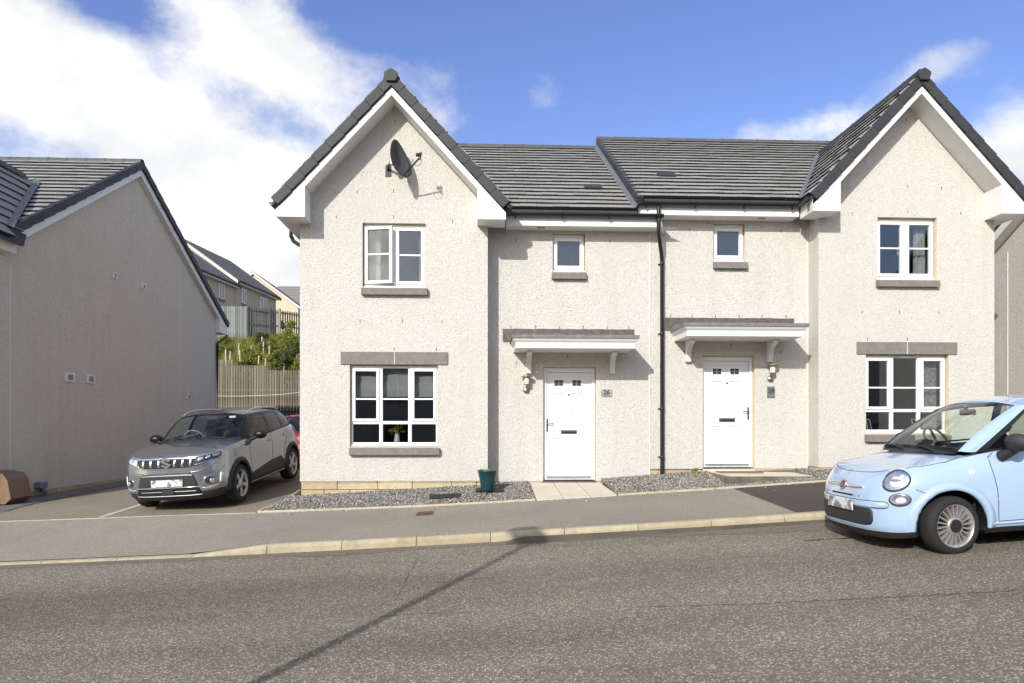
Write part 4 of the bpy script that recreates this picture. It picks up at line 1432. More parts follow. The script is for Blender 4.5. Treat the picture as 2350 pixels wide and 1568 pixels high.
    base_course(root, (X(3.05), YW + 0.04, 0), (X(3.05), YM, 0), H + 0.048, H - 0.14, (-s, 0, 0), 71 + s)
    if s < 0: base_course(root, (X(6.34), YW + 0.02, 0), (X(6.34), YW + 3.6, 0), H + 0.048, H - 0.2, (-1, 0, 0), 51)
    # --- weep vents
    sp = [(X(d), YW - 0.003, H + z) for d, z in ((5.72, 4.74), (4.71, 4.76), (3.66, 4.70), (4.71, 5.22), (5.35, 5.2), (4.68, 6.45), (4.7, 2.40), (3.95, 2.40), (5.3, 2.9), (4.55, 2.9), (3.85, 2.9))]
    sp += [(X(d), YM - 0.003, H + z) for d, z in ((2.5, 4.48), (0.75, 4.48), (2.6, 2.87), (2.14, 2.87), (1.7, 2.87), (1.25, 2.87), (0.8, 2.87), (0.4, 2.87), (2.5, 2.2), (0.66, 2.2), (1.55, 2.33))]
    weep(root, sp)
    return root, H, X

h26, H26, X26 = house(-1, 0.0, 'pale roughcast house with a grey satellite dish on its gable and door 26', 'semi-detached pair of roughcast houses')
h24, H24, X24 = house(1, 0.226, 'pale roughcast house with door 24, standing behind the light blue car', 'semi-detached pair of roughcast houses')
# ------------------------------------------------------------------ cars
def paint(name, col, metal=0.0, rough=0.35, flake=0.0):
    m, nt, b = new_mat(name)
    b.inputs['Base Color'].default_value = (*col, 1)
    b.inputs['Metallic'].default_value = metal
    b.inputs['Roughness'].default_value = rough
    b.inputs['Coat Weight'].default_value = 1.0
    b.inputs['Coat Roughness'].default_value = 0.025
    v = coord(nt)
    if flake:
        f = ramp(nt, voronoi(nt, v, 900, 'F1', 'Distance'), [(0.0, tuple(c * (1 - flake) for c in col)), (1.0, tuple(min(1, c * (1 + flake)) for c in col))])
        nt.links.new(f, b.inputs['Base Color'])
    dirt = noise(nt, v, 3.0, 6, 0.65)
    nt.links.new(ramp(nt, dirt, [(0.35, rough * 0.93), (0.75, rough * 1.1)]), b.inputs['Roughness'])
paint('paint_blue', (0.365, 0.485, 0.635), 0.0, 0.2)
paint('paint_grey', (0.325, 0.34, 0.36), 0.8, 0.22)
paint('paint_red', (0.52, 0.016, 0.022), 0.1, 0.35)
paint('paint_black', (0.008, 0.008, 0.009), 0.0, 0.3)
M['paint_black'].node_tree.nodes['Principled BSDF'].inputs['Coat Weight'].default_value = 0.25
M['paint_black'].node_tree.nodes['Principled BSDF'].inputs['Specular IOR Level'].default_value = 0.3
plain('tyre', (0.017, 0.0165, 0.016), 0.85, var=0.3, vscale=12)
plain('rim_silver', (0.56, 0.54, 0.50), 0.33, metal=0.75)
plain('rim_dark', (0.03, 0.03, 0.032), 0.45, metal=0.4)
plain('clad', (0.022, 0.022, 0.023), 0.62, var=0.15)
plain('clad_silver', (0.42, 0.42, 0.41), 0.4, metal=0.6)
plain('gap', (0.006, 0.006, 0.008), 0.8)
plain('reflector', (0.72, 0.73, 0.75), 0.16, metal=0.9)
plain('lamp_white', (0.85, 0.86, 0.88), 0.3)
plain('lamp_amber', (0.75, 0.42, 0.15), 0.3)
plain('lamp_red', (0.45, 0.012, 0.012), 0.25, coat=0.6)
plain('dash_blue', (0.20, 0.24, 0.28), 0.55)
plain('dash_dark', (0.035, 0.035, 0.037), 0.7)
plain('trim_ivory', (0.62, 0.58, 0.45), 0.5)
plain('seat_cloth', (0.045, 0.045, 0.048), 0.9, var=0.3, vscale=30)
plain('badge_red', (0.12, 0.006, 0.010), 0.3, coat=0.5)
# number plate: white with soft grey marks
m, nt, b = new_mat('plate')
v_ = coord(nt)
nt.links.new(ramp(nt, noise(nt, v_, 16, 0.5, 0.4), [(0.46, (0.70, 0.69, 0.67)), (0.66, (0.22, 0.20, 0.195))]), b.inputs['Base Color'])
b.inputs['Roughness'].default_value = 0.4

def cr_eval(P_, counts):
    """Catmull-Rom through the control rows, counts[i] samples in segment i"""
    P_ = np.asarray(P_, float)
    n = len(P_)
    out_, par = [], []
    for i in range(n - 1):
        p0 = P_[i - 1] if i > 0 else 2 * P_[0] - P_[1]
        p3 = P_[i + 2] if i + 2 < n else 2 * P_[-1] - P_[-2]
        p1, p2 = P_[i], P_[i + 1]
        for k in range(counts[i]):
            t = k / counts[i]
            out_.append(0.5 * ((2 * p1) + (-p0 + p2) * t + (2 * p0 - 5 * p1 + 4 * p2 - p3) * t * t + (-p0 + 3 * p1 - 3 * p2 + p3) * t ** 3))
            par.append(i + t)
    out_.append(P_[-1]); par.append(n - 1)
    return np.array(out_), np.array(par)

class Car:
    def __init__(s, name, pos, h, p, r, label, cat, paint_, group=None):
        s.root = empty(name)
        ch, sh, cp, sp, c2, s2 = math.cos(h), math.sin(h), math.cos(p), math.sin(p), math.cos(r), math.sin(r)
        Rz = Matrix(((ch, -sh, 0), (sh, ch, 0), (0, 0, 1))); Ry = Matrix(((cp, 0, -sp), (0, 1, 0), (sp, 0, cp))); Rx = Matrix(((1, 0, 0), (0, c2, -s2), (0, s2, c2)))
        s.root.matrix_basis = Matrix.Translation(pos) @ (Rz @ Ry @ Rx).to_4x4()
        tag(s.root, label, cat, group)
        s.paint = paint_

    def shell(s, outline, levels, arches, cowl_x, hood_c, hood_p=2.3, low_mat='clad', low_rows=1):
        outline = np.array(outline, float)
        L = np.array(levels, float)                      # stations x levels x (inset, z)
        ns, nl = L.shape[:2]
        seg = [max(5, int(math.dist(outline[i], outline[i + 1]) / 0.028)) for i in range(ns - 1)]
        rows = np.concatenate([outline, L.reshape(ns, -1)], 1)
        D, par = cr_eval(rows, seg)
        D[0, 1] = 0; D[-1, 1] = 0
        xy = D[:, :2]
        # mirror the ends for tangents
        ext = np.vstack([[xy[1, 0], -xy[1, 1]], xy, [xy[-2, 0], -xy[-2, 1]]])
        T = ext[2:] - ext[:-2]
        T /= np.linalg.norm(T, axis=1, keepdims=True)
        N = np.stack([-T[:, 1], T[:, 0]], 1)             # outward for front -> left -> rear walk
        if N[0, 0] < 0: N = -N
        s.oxy, s.on = xy, N
        s.arc = np.concatenate([[0], np.cumsum(np.linalg.norm(np.diff(xy, axis=0), axis=1))])
        lv = D[:, 2:].reshape(-1, nl, 2)
        n_t = 6
        grid = []
        for i in range(len(D)):
            q, _ = cr_eval(lv[i], [n_t] * (nl - 1))
            grid.append([(xy[i, 0] - N[i, 0] * a, 0.0 if i in (0, len(D) - 1) else max(0.0, xy[i, 1] - N[i, 1] * a), z) for a, z in q])
        G = np.array(grid)                               # half body: stations x heights x 3
        s.G = G
        nst, nh = G.shape[:2]
        full = np.concatenate([G, (G * [1, -1, 1])[::-1][1:-1]], 0)
        V = full.reshape(-1, 3).copy()
        nf = len(full)
        F_ = []
        for i in range(nf):
            i2 = (i + 1) % nf
            for k in range(nh - 1):
                F_.append((i * nh + k, i * nh + k + 1, i2 * nh + k + 1, i2 * nh + k))
        F_ = np.array(F_)
        # wheel arches
        inside = np.zeros(len(V), int)
        for ai, (cx, cz, R) in enumerate(arches):
            rr = np.hypot(V[:, 0] - cx, V[:, 2] - cz)
            inside[(rr < R) & (np.abs(V[:, 1]) > 0.45)] = ai + 1
        keepf = ~(inside[F_] > 0).all(1)
        kidx = np.nonzero(keepf)[0]
        Fk = F_[keepf]
        used = np.unique(Fk)
        for v in used:
            if inside[v]:
                cx, cz, R = arches[inside[v] - 1]
                d = np.array([V[v, 0] - cx, V[v, 2] - cz]); l = np.hypot(*d) or 1
                V[v, 0] = cx + d[0] / l * R; V[v, 2] = cz + d[1] / l * R
        remap = -np.ones(len(V), int); remap[used] = np.arange(len(used))
        me = bpy.data.meshes.new('body')
        me.from_pydata(V[used].tolist(), [], remap[Fk].tolist())
        me.polygons.foreach_set('use_smooth', [True] * len(Fk))
        me.materials.append(M[s.paint]); me.materials.append(M[low_mat])
        kk = (kidx % (nh - 1)) < n_t * low_rows
        me.polygons.foreach_set('material_index', kk.astype(np.int32))
        me.update()
        o = bpy.data.objects.new('body', me); COL.objects.link(o); attach(o, s.root)
        s.body = o
        # bonnet
        top = G[:, -1]
        ic = int(np.argmin(np.abs(top[:, 0] - cowl_x) + (top[:, 1] < 0.3) * 9))
        rowsH = []
        for i in range(ic + 1):
            x, y, z = top[i]
            zc = interp(x, hood_c)
            zc = max(zc, z) if i > 0 else z
            rowsH.append([(x, y * t, z + (zc - z) * (1 - abs(t) ** hood_p)) for t in lin(-1, 1, 26)])
        mb = MB(); mb.grid(rowsH)
        s.hood = mb.build('bonnet', s.paint, s.root)
        bm = bmesh.new(); bm.from_mesh(me); bm.from_mesh(s.hood.data)
        s.bvh = BVHTree.FromBMesh(bm); bm.free()
        s.z_belt = top

    def A(s, x, y):
        return float(s.arc[int(np.argmin(np.hypot(s.oxy[:, 0] - x, s.oxy[:, 1] - abs(y))))]) * (1 if y >= 0 else -1)
    def AX(s, x):                                        # arc position of a point on the left flank
        i = int(np.argmin(np.abs(s.oxy[:, 0] - x) + (s.oxy[:, 1] < 0.4) * 9))
        return float(s.arc[i])
    def hit(s, a, z):
        sg = 1 if a >= 0 else -1
        a = abs(a)
        i = int(np.clip(np.searchsorted(s.arc, a) - 1, 0, len(s.arc) - 2))
        t = (a - s.arc[i]) / (s.arc[i + 1] - s.arc[i])
        o = s.oxy[i] * (1 - t) + s.oxy[i + 1] * t
        n = s.on[i] * (1 - t) + s.on[i + 1] * t
        n = n / np.linalg.norm(n)
        n3 = Vector((n[0], n[1] * sg, 0)); o3 = Vector((o[0], o[1] * sg, z))
        p, nn, _, _ = s.bvh.ray_cast(o3 + n3 * 0.6, -n3, 1.6)
        if p is None: return o3, n3
        if nn.dot(n3) < 0: nn = -nn
        return p, nn
    def top_hit(s, x, y):
        p, nn, _, _ = s.bvh.ray_cast(Vector((x, y, 3)), Vector((0, 0, -1)), 4)
        if p is None: return Vector((x, y, 1)), Vector((0, 0, 1))
        if nn.z < 0: nn = -nn
        return p, nn

    def patch(s, name, poly, mat, off=0.004, dome=0.0, parent=None, rings=5, skirt=0.02, mirror=True, flat=False, dens=0.03):
        """a panel laid on the body: outline in (arc, height)"""
        objs = []
        for sg in ((1, -1) if mirror else (1,)):
            dense = []
            for i in range(len(poly)):
                a, b_ = poly[i], poly[(i + 1) % len(poly)]
                n = max(1, int(math.dist(a, b_) / dens))
                dense += [(a[0] + (b_[0] - a[0]) * k / n, a[1] + (b_[1] - a[1]) * k / n) for k in range(n)]
            cx = sum(p[0] for p in dense) / len(dense); cz = sum(p[1] for p in dense) / len(dense)
            rows = []
            for k, f in enumerate([1.0] + [1 - (j + 1) / (rings + 0.5) for j in range(rings)]):
                row = []
                for (a, z) in dense:
                    p, n = s.hit(sg * (cx + (a - cx) * f), cz + (z - cz) * f)
                    row.append(p + n * (off + dome * (1 - f * f)))
                if k == 0:
                    rows.append([q - s.hit(sg * d[0], d[1])[1] * (skirt + off) for q, d in zip(row, dense)])
                rows.append(row)
            mb = MB(); mb.grid(rows, not flat, True)
            m0 = len(mb.v) - len(dense)
            mb.f.append(tuple(range(m0, m0 + len(dense)))); mb.sm.append(True)
            objs.append(mb.build(name, mat, parent or s.root))
        return objs

    def line(s, pts, mat='gap', r=0.0035, mirror=True, name='panel_gap', top=False, off=0.0, parent=None):
        for sg in ((1, -1) if mirror else (1,)):
            dense = []
            for a, b_ in zip(pts, pts[1:]):
                n = max(2, int(math.dist(a, b_) / 0.03))
                dense += [(a[0] + (b_[0] - a[0]) * k / n, a[1] + (b_[1] - a[1]) * k / n) for k in range(n)]
            dense.append(pts[-1])
            P3 = []
            for (a, z) in dense:
                p, n = s.top_hit(a, sg * z) if top else s.hit(sg * a, z)
                P3.append(p + n * off)
            mb = MB(); mb.tube(P3, r, 6, False)
            mb.build(name, mat, parent or s.body)

    def greenhouse(s, base, roof, parts, bulge=0.03, roof_c=None, roof_mat=None, nt=14):
        """parts: list of (name, material, station0, station1, t0, t1, offset)"""
        B, T = np.array(base, float), np.array(roof, float)
        cnt = [10] * (len(B) - 1)
        Bd, par = cr_eval(B, cnt); Td, _ = cr_eval(T, cnt)
        Bd[0, 1] = Td[0, 1] = Bd[-1, 1] = Td[-1, 1] = 0
        def pos(u, t, off=0.0):
            b_ = np.array([np.interp(u, par, Bd[:, k]) for k in range(3)]); c_ = np.array([np.interp(u, par, Td[:, k]) for k in range(3)])
            du = 0.05
            t0 = np.array([np.interp(min(u + du, par[-1]), par, Bd[:, k]) - np.interp(max(u - du, 0), par, Bd[:, k]) for k in range(3)])
            nrm = np.cross(c_ - b_, t0); nrm /= np.linalg.norm(nrm) + 1e-9
            cen = np.array([B[:, 0].mean(), 0, 1.0])
            if nrm @ ((b_ + c_) / 2 - cen) < 0: nrm = -nrm
            if u <= 1e-6 or u >= par[-1] - 1e-6: nrm[1] = 0
            return b_ * (1 - t) + c_ * t + nrm * (bulge * 4 * t * (1 - t) + off)
        s.gpos = pos
        res = {}
        for (name, mat, u0, u1, t0, t1, off) in parts:
            centre = (u0 == 0 or u1 == len(B) - 1)
            uu = lin(u0, u1, max(4, int((u1 - u0) * 10)))
            tt = lin(t0, t1, max(2, int((t1 - t0) * nt)))
            if centre:
                us_ = [(-1, u) for u in (reversed(uu) if u0 == 0 else uu)] + [(1, u) for u in (uu[1:] if u0 == 0 else list(reversed(uu))[1:])]
                if u1 == len(B) - 1: us_ = [(1, u) for u in uu] + [(-1, u) for u in list(reversed(uu))[1:]]
                mb = MB(); mb.grid([[pos(u, t, off) * np.array([1, sg, 1]) for sg, u in us_] for t in tt])
                res.setdefault(name, []).append(mb.build(name, mat, s.root))
            else:
                for sg in (1, -1):
                    mb = MB(); mb.grid([[pos(u, t, off) * np.array([1, sg, 1]) for u in uu] for t in tt])
                    res.setdefault(name, []).append(mb.build(name, mat, s.root))
        rows = []
        top = np.array([pos(u, 1.0) for u in lin(0, len(B) - 1, (len(B) - 1) * 8)])
        top = top[np.argsort(-top[:, 0], kind='stable')]
        for x, y, z in top:
            zc = interp(-x, [(-a, b_) for a, b_ in roof_c])
            zc = max(zc, z)
            rows.append([(x, y * t, z + (zc - z) * (1 - abs(t) ** 2.4)) for t in lin(-1, 1, 18)])
        mb = MB(); mb.grid(rows); s.roof = mb.build('roof', roof_mat or s.paint, s.root)
        return res

    def wheel(s, x, y, z, r, rim, w, style, side, steer=0.0):
        """wheel with its axle along y; outer face towards side"""
        wl = empty('wheel', parent=s.root)
        mt = Matrix.Translation((x, y, z)) @ Matrix.Rotation(steer, 4, 'Z') @ Matrix.Rotation(-side * math.pi / 2, 4, 'X')
        # local z points outwards, z = 0 is the outer face of the rim
        mb = MB()
        prof = [(rim, -w), (rim + 0.02, -w - 0.004), (r - 0.025, -w + 0.008), (r - 0.006, -w + 0.03), (r, -w + 0.06), (r, -0.045), (r - 0.006, -0.018), (r - 0.03, 0.004), (rim + 0.03, 0.010), (rim + 0.008, 0.004), (rim, -0.012)]
        mb.lathe(prof, 48, mt); mb.build('tyre', 'tyre', wl)
        mb = MB()                                        # tread grooves
        n_tr = 44
        for k in range(n_tr):
            a = 2 * math.pi * k / n_tr
            for (z0, z1) in ((-w + 0.015, -w * 0.62), (-w * 0.40, -0.012)):
                q = []
                for (da, rr, zz) in ((-0.010, r + 0.001, z0), (0.010, r + 0.001, z0), (0.028, r + 0.0008 if z1 < -0.03 else r - 0.006, z1), (0.008, r + 0.0008 if z1 < -0.03 else r - 0.006, z1)):
                    q.append(mt @ Vector((math.cos(a + da) * rr, math.sin(a + da) * rr, zz)))
                mb.add(q, [(0, 1, 2, 3)])
        mb.build('tread_groove', 'gap', wl, kind='stuff')
        mb = MB(); mb.lathe([(rim, -w + 0.02), (rim - 0.012, -w * 0.6), (rim - 0.015, -0.03), (rim - 0.004, -0.004), (rim + 0.004, 0.004), (rim + 0.009, 0.003)], 48, mt); rm = mb.build('rim', 'rim_silver', wl)
        mb = MB(); mb.lathe([(rim - 0.012, -0.085), (0.10, -0.075), (0.0, -0.07)], 32, mt); mb.build('brake_disc', 'rim_dark', wl)
        def spoke(a, wa, wb, r0, r1, z0, z1, th=0.02):
            d = Vector((math.cos(a), math.sin(a), 0)); t = Vector((-math.sin(a), math.cos(a), 0)); k = Vector((0, 0, 1))
            p = [d * r0 - t * wa + k * (z0 - th), d * r0 + t * wa + k * (z0 - th), d * r0 + t * wa * 0.6 + k * z0, d * r0 - t * wa * 0.6 + k * z0,
                 d * r1 - t * wb + k * (z1 - th), d * r1 + t * wb + k * (z1 - th), d * r1 + t * wb * 0.6 + k * z1, d * r1 - t * wb * 0.6 + k * z1]
            m2 = MB(); m2.add([mt @ q for q in p], [(0, 1, 2, 3), (4, 7, 6, 5), (0, 4, 5, 1), (1, 5, 6, 2), (2, 6, 7, 3), (3, 7, 4, 0)])
            return m2
        if style == 'multi':
            for k in range(20):
                a = 2 * math.pi * k / 20 + 0.05
                spoke(a, 0.0095, 0.0125, 0.06, rim - 0.005, -0.012, -0.010, 0.03).build('spoke', 'rim_silver', wl)
            mb = MB(); mb.lathe([(0.085, -0.03), (0.085, -0.008), (0.078, 0.0), (0.066, 0.002)], 28, mt); mb.build('hub', 'rim_silver', wl)
            mb = MB(); mb.lathe([(0.066, 0.0), (0.064, 0.006), (0.055, 0.007), (0.0, 0.009)], 28, mt); mb.build('hub_cap', 'rim_dark', wl)
        else:
            for k in range(5):
                a = 2 * math.pi * k / 5 + 0.31
                for da in (-0.17, 0.17):
                    spoke(a + da * 0.55, 0.022, 0.021, 0.045, rim - 0.006, -0.014, -0.008, 0.03).build('spoke', 'rim_silver', wl)
                    spoke(a + da * 1.7, 0.018, 0.012, 0.05, rim - 0.008, -0.03, -0.02, 0.02).build('spoke', 'rim_dark', wl)
            mb = MB(); mb.lathe([(0.075, -0.03), (0.07, -0.01), (0.03, -0.006), (0.0, -0.006)], 24, mt); mb.build('hub', 'rim_silver', wl)
        return wl

    def underbody(s, x0, x1, hw, z0, z1, arches):
        mb = MB(); mb.box(x0, x1, -hw, hw, z0, z1); mb.build('underbody', 'gap', s.root)
        for (cx, cz, R) in arches:
            for sg in (1, -1):
                mb = MB()
                rr = R + 0.004
                ang = lin(-0.5, math.pi + 0.5, 20)
                mb.grid([[(cx + math.cos(t) * rr, sg * yy, max(cz + math.sin(t) * rr, 0.225)) for t in ang] for yy in (0.50, s.side_y - 0.02)])
                mb.add([(cx + math.cos(t) * rr, sg * 0.50, max(cz + math.sin(t) * rr, 0.225)) for t in ang], [tuple(range(21))])
                mb.build('wheel_arch_liner', 'gap', s.root)

    def arch_ring(s, cx, cz, R, w, mat, off, a0=-0.12, a1=math.pi + 0.12, name='arch_trim', flare=0.012):
        for sg in (1, -1):
            rows = []
            for rr, o in ((R - 0.002, off - 0.03), (R - 0.002, off + flare), (R + w * 0.35, off + flare), (R + w, off), (R + w + 0.003, off - 0.02)):
                row = []
                for t in lin(a0, a1, 40):
                    x, z = cx + math.cos(t) * rr, cz + math.sin(t) * rr
                    p, n = s.hit(sg * s.AX(x), max(z, 0.2))
                    row.append((x, p.y + sg * o, z))
                rows.append(row)
            mb = MB(); mb.grid(rows); mb.build(name, mat, s.root)

def ellipse(a, z, ra, rz, tilt=0.0, n=28):
    return [(a + math.cos(t) * ra * math.cos(tilt) - math.sin(t) * rz * math.sin(tilt), z + math.cos(t) * ra * math.sin(tilt) + math.sin(t) * rz * math.cos(tilt)) for t in [2 * math.pi * k / n for k in range(n)]]

def blob_mesh(mb, c_, rx, ry, rz, nu=16, nv=10, mt=None):
    rows = []
    for i in range(nv + 1):
        t = math.pi * i / nv
        rows.append([Vector((c_[0] + rx * math.sin(t) * math.cos(2 * math.pi * k / nu), c_[1] + ry * math.sin(t) * math.sin(2 * math.pi * k / nu), c_[2] + rz * math.cos(t))) for k in range(nu)])
    if mt: rows = [[mt @ p for p in r] for r in rows]
    mb.grid(rows, True, True)

def seats(car, x, ys, zt, mat='seat_cloth', w=0.24):
    for y in ys:
        o = empty('seat', parent=car.root)
        mb = MB(); blob_mesh(mb, (x - 0.05, y, zt - 0.42), 0.10, w, 0.36); mb.build('seat_back', mat, o)
        mb = MB(); blob_mesh(mb, (x - 0.10, y, zt), 0.055, 0.13, 0.10); mb.build('headrest', mat, o)

def steering(car, x, y, z, r, mat):
    mb = MB()
    mt = Matrix.Translation((x, y, z)) @ Matrix.Rotation(math.radians(-65), 4, 'Y')
    pts = [mt @ Vector((math.cos(t) * r, math.sin(t) * r, 0)) for t in lin(0, 2 * math.pi, 28)]
    mb.tube(pts, 0.014, 8, False)
    st = car.root
    o = mb.build('steering_wheel', mat, st)
    mb = MB(); mb.tube([mt @ Vector((-r, 0, 0)), mt @ Vector((r, 0, 0))], 0.014, 6); mb.tube([mt @ Vector((0, 0, 0)), mt @ Vector((0, 0, -0.25))], 0.03, 8); mb.build('steering_column', 'dash_dark', o)

# ---- small light blue hatchback
def blue_car():
    c = Car('hatchback_car', Vector((4.58, 7.15, C - 1.245)), math.radians(178.8), math.radians(-3.5), 0.0,
            'small rounded light blue hatchback car parked against the kerb', 'car', 'paint_blue')
    c.side_y = 0.80
    O = [(0.70, 0), (0.69, 0.30), (0.645, 0.50), (0.55, 0.655), (0.40, 0.745), (0.20, 0.785), (-0.15, 0.80), (-0.6, 0.805), (-1.2, 0.81), (-1.8, 0.805), (-2.3, 0.80), (-2.62, 0.73), (-2.78, 0.53), (-2.83, 0.28), (-2.84, 0)]
    fr = [(0.07, 0.165), (0.02, 0.235), (0.0, 0.30), (0.0, 0.43), (0.005, 0.53), (0.03, 0.65), (0.085, 0.745), (0.150, 0.795)]
    f2 = [(0.07, 0.165), (0.02, 0.235), (0.0, 0.30), (0.0, 0.43), (0.01, 0.53), (0.035, 0.65), (0.09, 0.755), (0.150, 0.81)]
    f3 = [(0.06, 0.17), (0.02, 0.235), (0.0, 0.31), (0.0, 0.44), (0.01, 0.55), (0.035, 0.67), (0.085, 0.775), (0.145, 0.845)]
    f4 = [(0.06, 0.18), (0.02, 0.24), (0.0, 0.32), (0.0, 0.45), (0.005, 0.57), (0.02, 0.69), (0.06, 0.79), (0.115, 0.862)]
    f5 = [(0.06, 0.19), (0.02, 0.25), (0.0, 0.33), (0.0, 0.46), (0.002, 0.58), (0.012, 0.70), (0.045, 0.80), (0.10, 0.868)]
    f6 = [(0.07, 0.19), (0.025, 0.25), (0.005, 0.33), (0.0, 0.46), (0.003, 0.59), (0.014, 0.72), (0.048, 0.83), (0.105, 0.925)]
    sd = [(0.08, 0.19), (0.03, 0.25), (0.012, 0.33), (0.002, 0.46), (0.0, 0.60), (0.012, 0.75), (0.040, 0.88), (0.085, 0.985)]
    sr = [(0.08, 0.19), (0.03, 0.25), (0.012, 0.33), (0.002, 0.46), (0.0, 0.60), (0.012, 0.75), (0.045, 0.90), (0.095, 1.02)]
    re = [(0.08, 0.24), (0.03, 0.30), (0.0, 0.38), (0.0, 0.50), (0.01, 0.62), (0.04, 0.78), (0.08, 0.92), (0.13, 1.04)]
    LV = [fr, fr, f2, f3, f4, f5, f6, sd, sd, sr, sr, re, re, re, re]
    arches = [(0.025, 0.29, 0.345), (-2.30, 0.30, 0.345)]
    c.shell(O, LV, arches, -0.20, [(-0.6, 1.0), (-0.2, 0.985), (0.0, 0.955), (0.2, 0.915), (0.4, 0.862), (0.5, 0.822), (0.55, 0.795)], 2.6)
    c.underbody(-2.6, 0.45, 0.60, 0.17, 0.42, arches)
    c.arch_ring(0.025, 0.29, 0.345, 0.075, 'paint_blue', 0.001, name='arch_lip', flare=0.014)
    c.arch_ring(-2.30, 0.30, 0.345, 0.075, 'paint_blue', 0.001, name='arch_lip', flare=0.014)
    for (x, st) in ((0.0, 1), (-2.30, 1)):
        for sg in (1, -1):
            c.wheel(x, sg * 0.785, 0.285, 0.285, 0.200, 0.175, 'multi', sg, 0.16 if x == 0 else 0.0)
    base = [(-0.10, 0, 0.985), (-0.125, 0.32, 0.985), (-0.155, 0.650, 0.985), (-0.285, 0.712, 0.975), (-0.62, 0.722, 0.985), (-1.15, 0.727, 1.0), (-1.55, 0.722, 1.015), (-2.05, 0.70, 1.035), (-2.45, 0.58, 1.04), (-2.58, 0.3, 1.04), (-2.60, 0, 1.04)]
    roof = [(-0.785, 0, 1.452), (-0.79, 0.32, 1.446), (-0.815, 0.580, 1.405), (-0.905, 0.625, 1.405), (-1.06, 0.635, 1.430), (-1.27, 0.638, 1.442), (-1.57, 0.63, 1.438), (-2.0, 0.59, 1.40), (-2.22, 0.44, 1.37), (-2.27, 0.22, 1.375), (-2.28, 0, 1.375)]
    parts = [('windscreen', 'car_glass', 0, 2, 0.02, 0.985, 0.0), ('windscreen_seal', 'gap', 0, 2.0, 0.0, 0.05, 0.004),
             ('pillar', 'paint_blue', 2, 3, 0.0, 1.0, 0.006),
             ('side_window', 'car_glass', 3.05, 5.85, 0.03, 0.90, 0.0), ('window_trim', 'gap', 3, 6, 0.0, 0.045, 0.005), ('roof_rail', 'paint_blue', 3, 6, 0.93, 1.0, 0.006), ('window_trim', 'gap', 3.0, 6, 0.87, 0.935, 0.004),
             ('window_trim', 'gap', 3.0, 3.32, 0.0, 0.92, 0.003), ('pillar', 'gap', 5.85, 6.1, 0.0, 0.95, 0.003), ('side_window', 'car_glass', 6.1, 6.8, 0.05, 0.88, 0.0), ('roof_rail', 'paint_blue', 6, 7, 0.88, 1.0, 0.005),
             ('pillar', 'paint_blue', 6.8, 8.0, 0.0, 1.0, 0.004), ('rear_window', 'car_glass', 8.0, 10, 0.05, 0.9, 0.0), ('rear_frame', 'paint_blue', 8, 10, 0.9, 1.0, 0.003)]
    g = c.greenhouse(base, roof, parts, 0.028, [(-0.7, 1.455), (-0.80, 1.475), (-1.0, 1.505), (-1.3, 1.515), (-1.7, 1.50), (-2.1, 1.44), (-2.3, 1.38)])
    # shoulder that closes the belt to the glass
    A, AX, hit = c.A, c.AX, c.hit
    mb = MB()
    top = c.G[:, -1]
    sel = [p for p in top if -2.62 < p[0] < -0.16 and p[1] > 0.2]
    for sg in (1, -1):
        rows = [[(p[0], sg * p[1], p[2]) for p in sel], [(p[0], sg * (p[1] - 0.07), p[2] + 0.006) for p in sel]]
        mb.grid(rows)
    mb.build('shoulder', 'paint_blue', c.root)
    # cowl with wipers
    mb = MB()
    mb.grid([[(-0.02 + 0.0 * t - 0.11 * abs(t) ** 2.2, t * 0.64, 0.978 - 0.012 * abs(t)) for t in lin(-1, 1, 14)], [(-0.135 - 0.085 * abs(t) ** 2.2, t * 0.64, 1.005) for t in lin(-1, 1, 14)]])
    mb.build('cowl', 'clad', c.root)
    for (y0, y1, x0) in ((0.42, -0.12, -0.10), (-0.10, -0.58, -0.10)):
        w_ = empty('wiper', parent=c.root)
        mb = MB(); mb.tube([(x0 + 0.03, y0 - 0.02, 1.0), (x0 - 0.02, (y0 + y1) / 2, 1.025), (x0 - 0.05, y1 + 0.03, 1.02)], [0.014, 0.010, 0.006], 6); mb.build('wiper_arm', 'black_matt', w_)
        mb = MB(); mb.tube([(x0 - 0.055, y0 + 0.16, 1.022), (x0 - 0.045, (y0 + y1) / 2, 1.03), (x0 - 0.055, y1, 1.022)], 0.008, 6); mb.build('wiper_blade', 'black_matt', w_)
    # headlamps and lower lamps
    ac = A(0.50, 0.69)
    for (az, zz, ra, rz, tl, nm) in ((ac, 0.737, 0.148, 0.099, 0.28, 'headlamp'), (ac + 0.03, 0.560, 0.100, 0.062, 0.06, 'lower_lamp')):
        oo = c.patch(nm, ellipse(az, zz, ra, rz, tl), 'gap', 0.002, 0.0, skirt=0.01)
        for k, o in enumerate(oo):
            sg = (1, -1)[k]
            sub = c.patch('reflector', [(p[0], p[1]) for p in ellipse(az, zz, ra * 0.94, rz * 0.93, tl)], 'reflector', 0.007, -0.004, parent=o, mirror=False) if sg > 0 else None
            if sg > 0:
                c.patch('bulb_bowl', ellipse(az + 0.005, zz - 0.012, ra * 0.46, rz * 0.5, tl), 'lamp_white', 0.012, 0.012, parent=o, mirror=False)
                if nm == 'headlamp':
                    c.patch('indicator_bowl', ellipse(az + ra * 0.30, zz + rz * 0.52, ra * 0.30, rz * 0.26, tl), 'reflector', 0.011, 0.004, parent=o, mirror=False)
                    c.patch('bulb_shade', ellipse(az + 0.005, zz - 0.002, ra * 0.34, rz * 0.13, 0), 'grey_plastic', 0.026, 0.0, parent=o, mirror=False)
                c.patch('lens', ellipse(az, zz, ra * 0.97, rz * 0.97, tl), 'lens_clear', 0.020, 0.018, parent=o, mirror=False)
    # nose: badge, whiskers, slot, plate, grille
    bz = 0.662
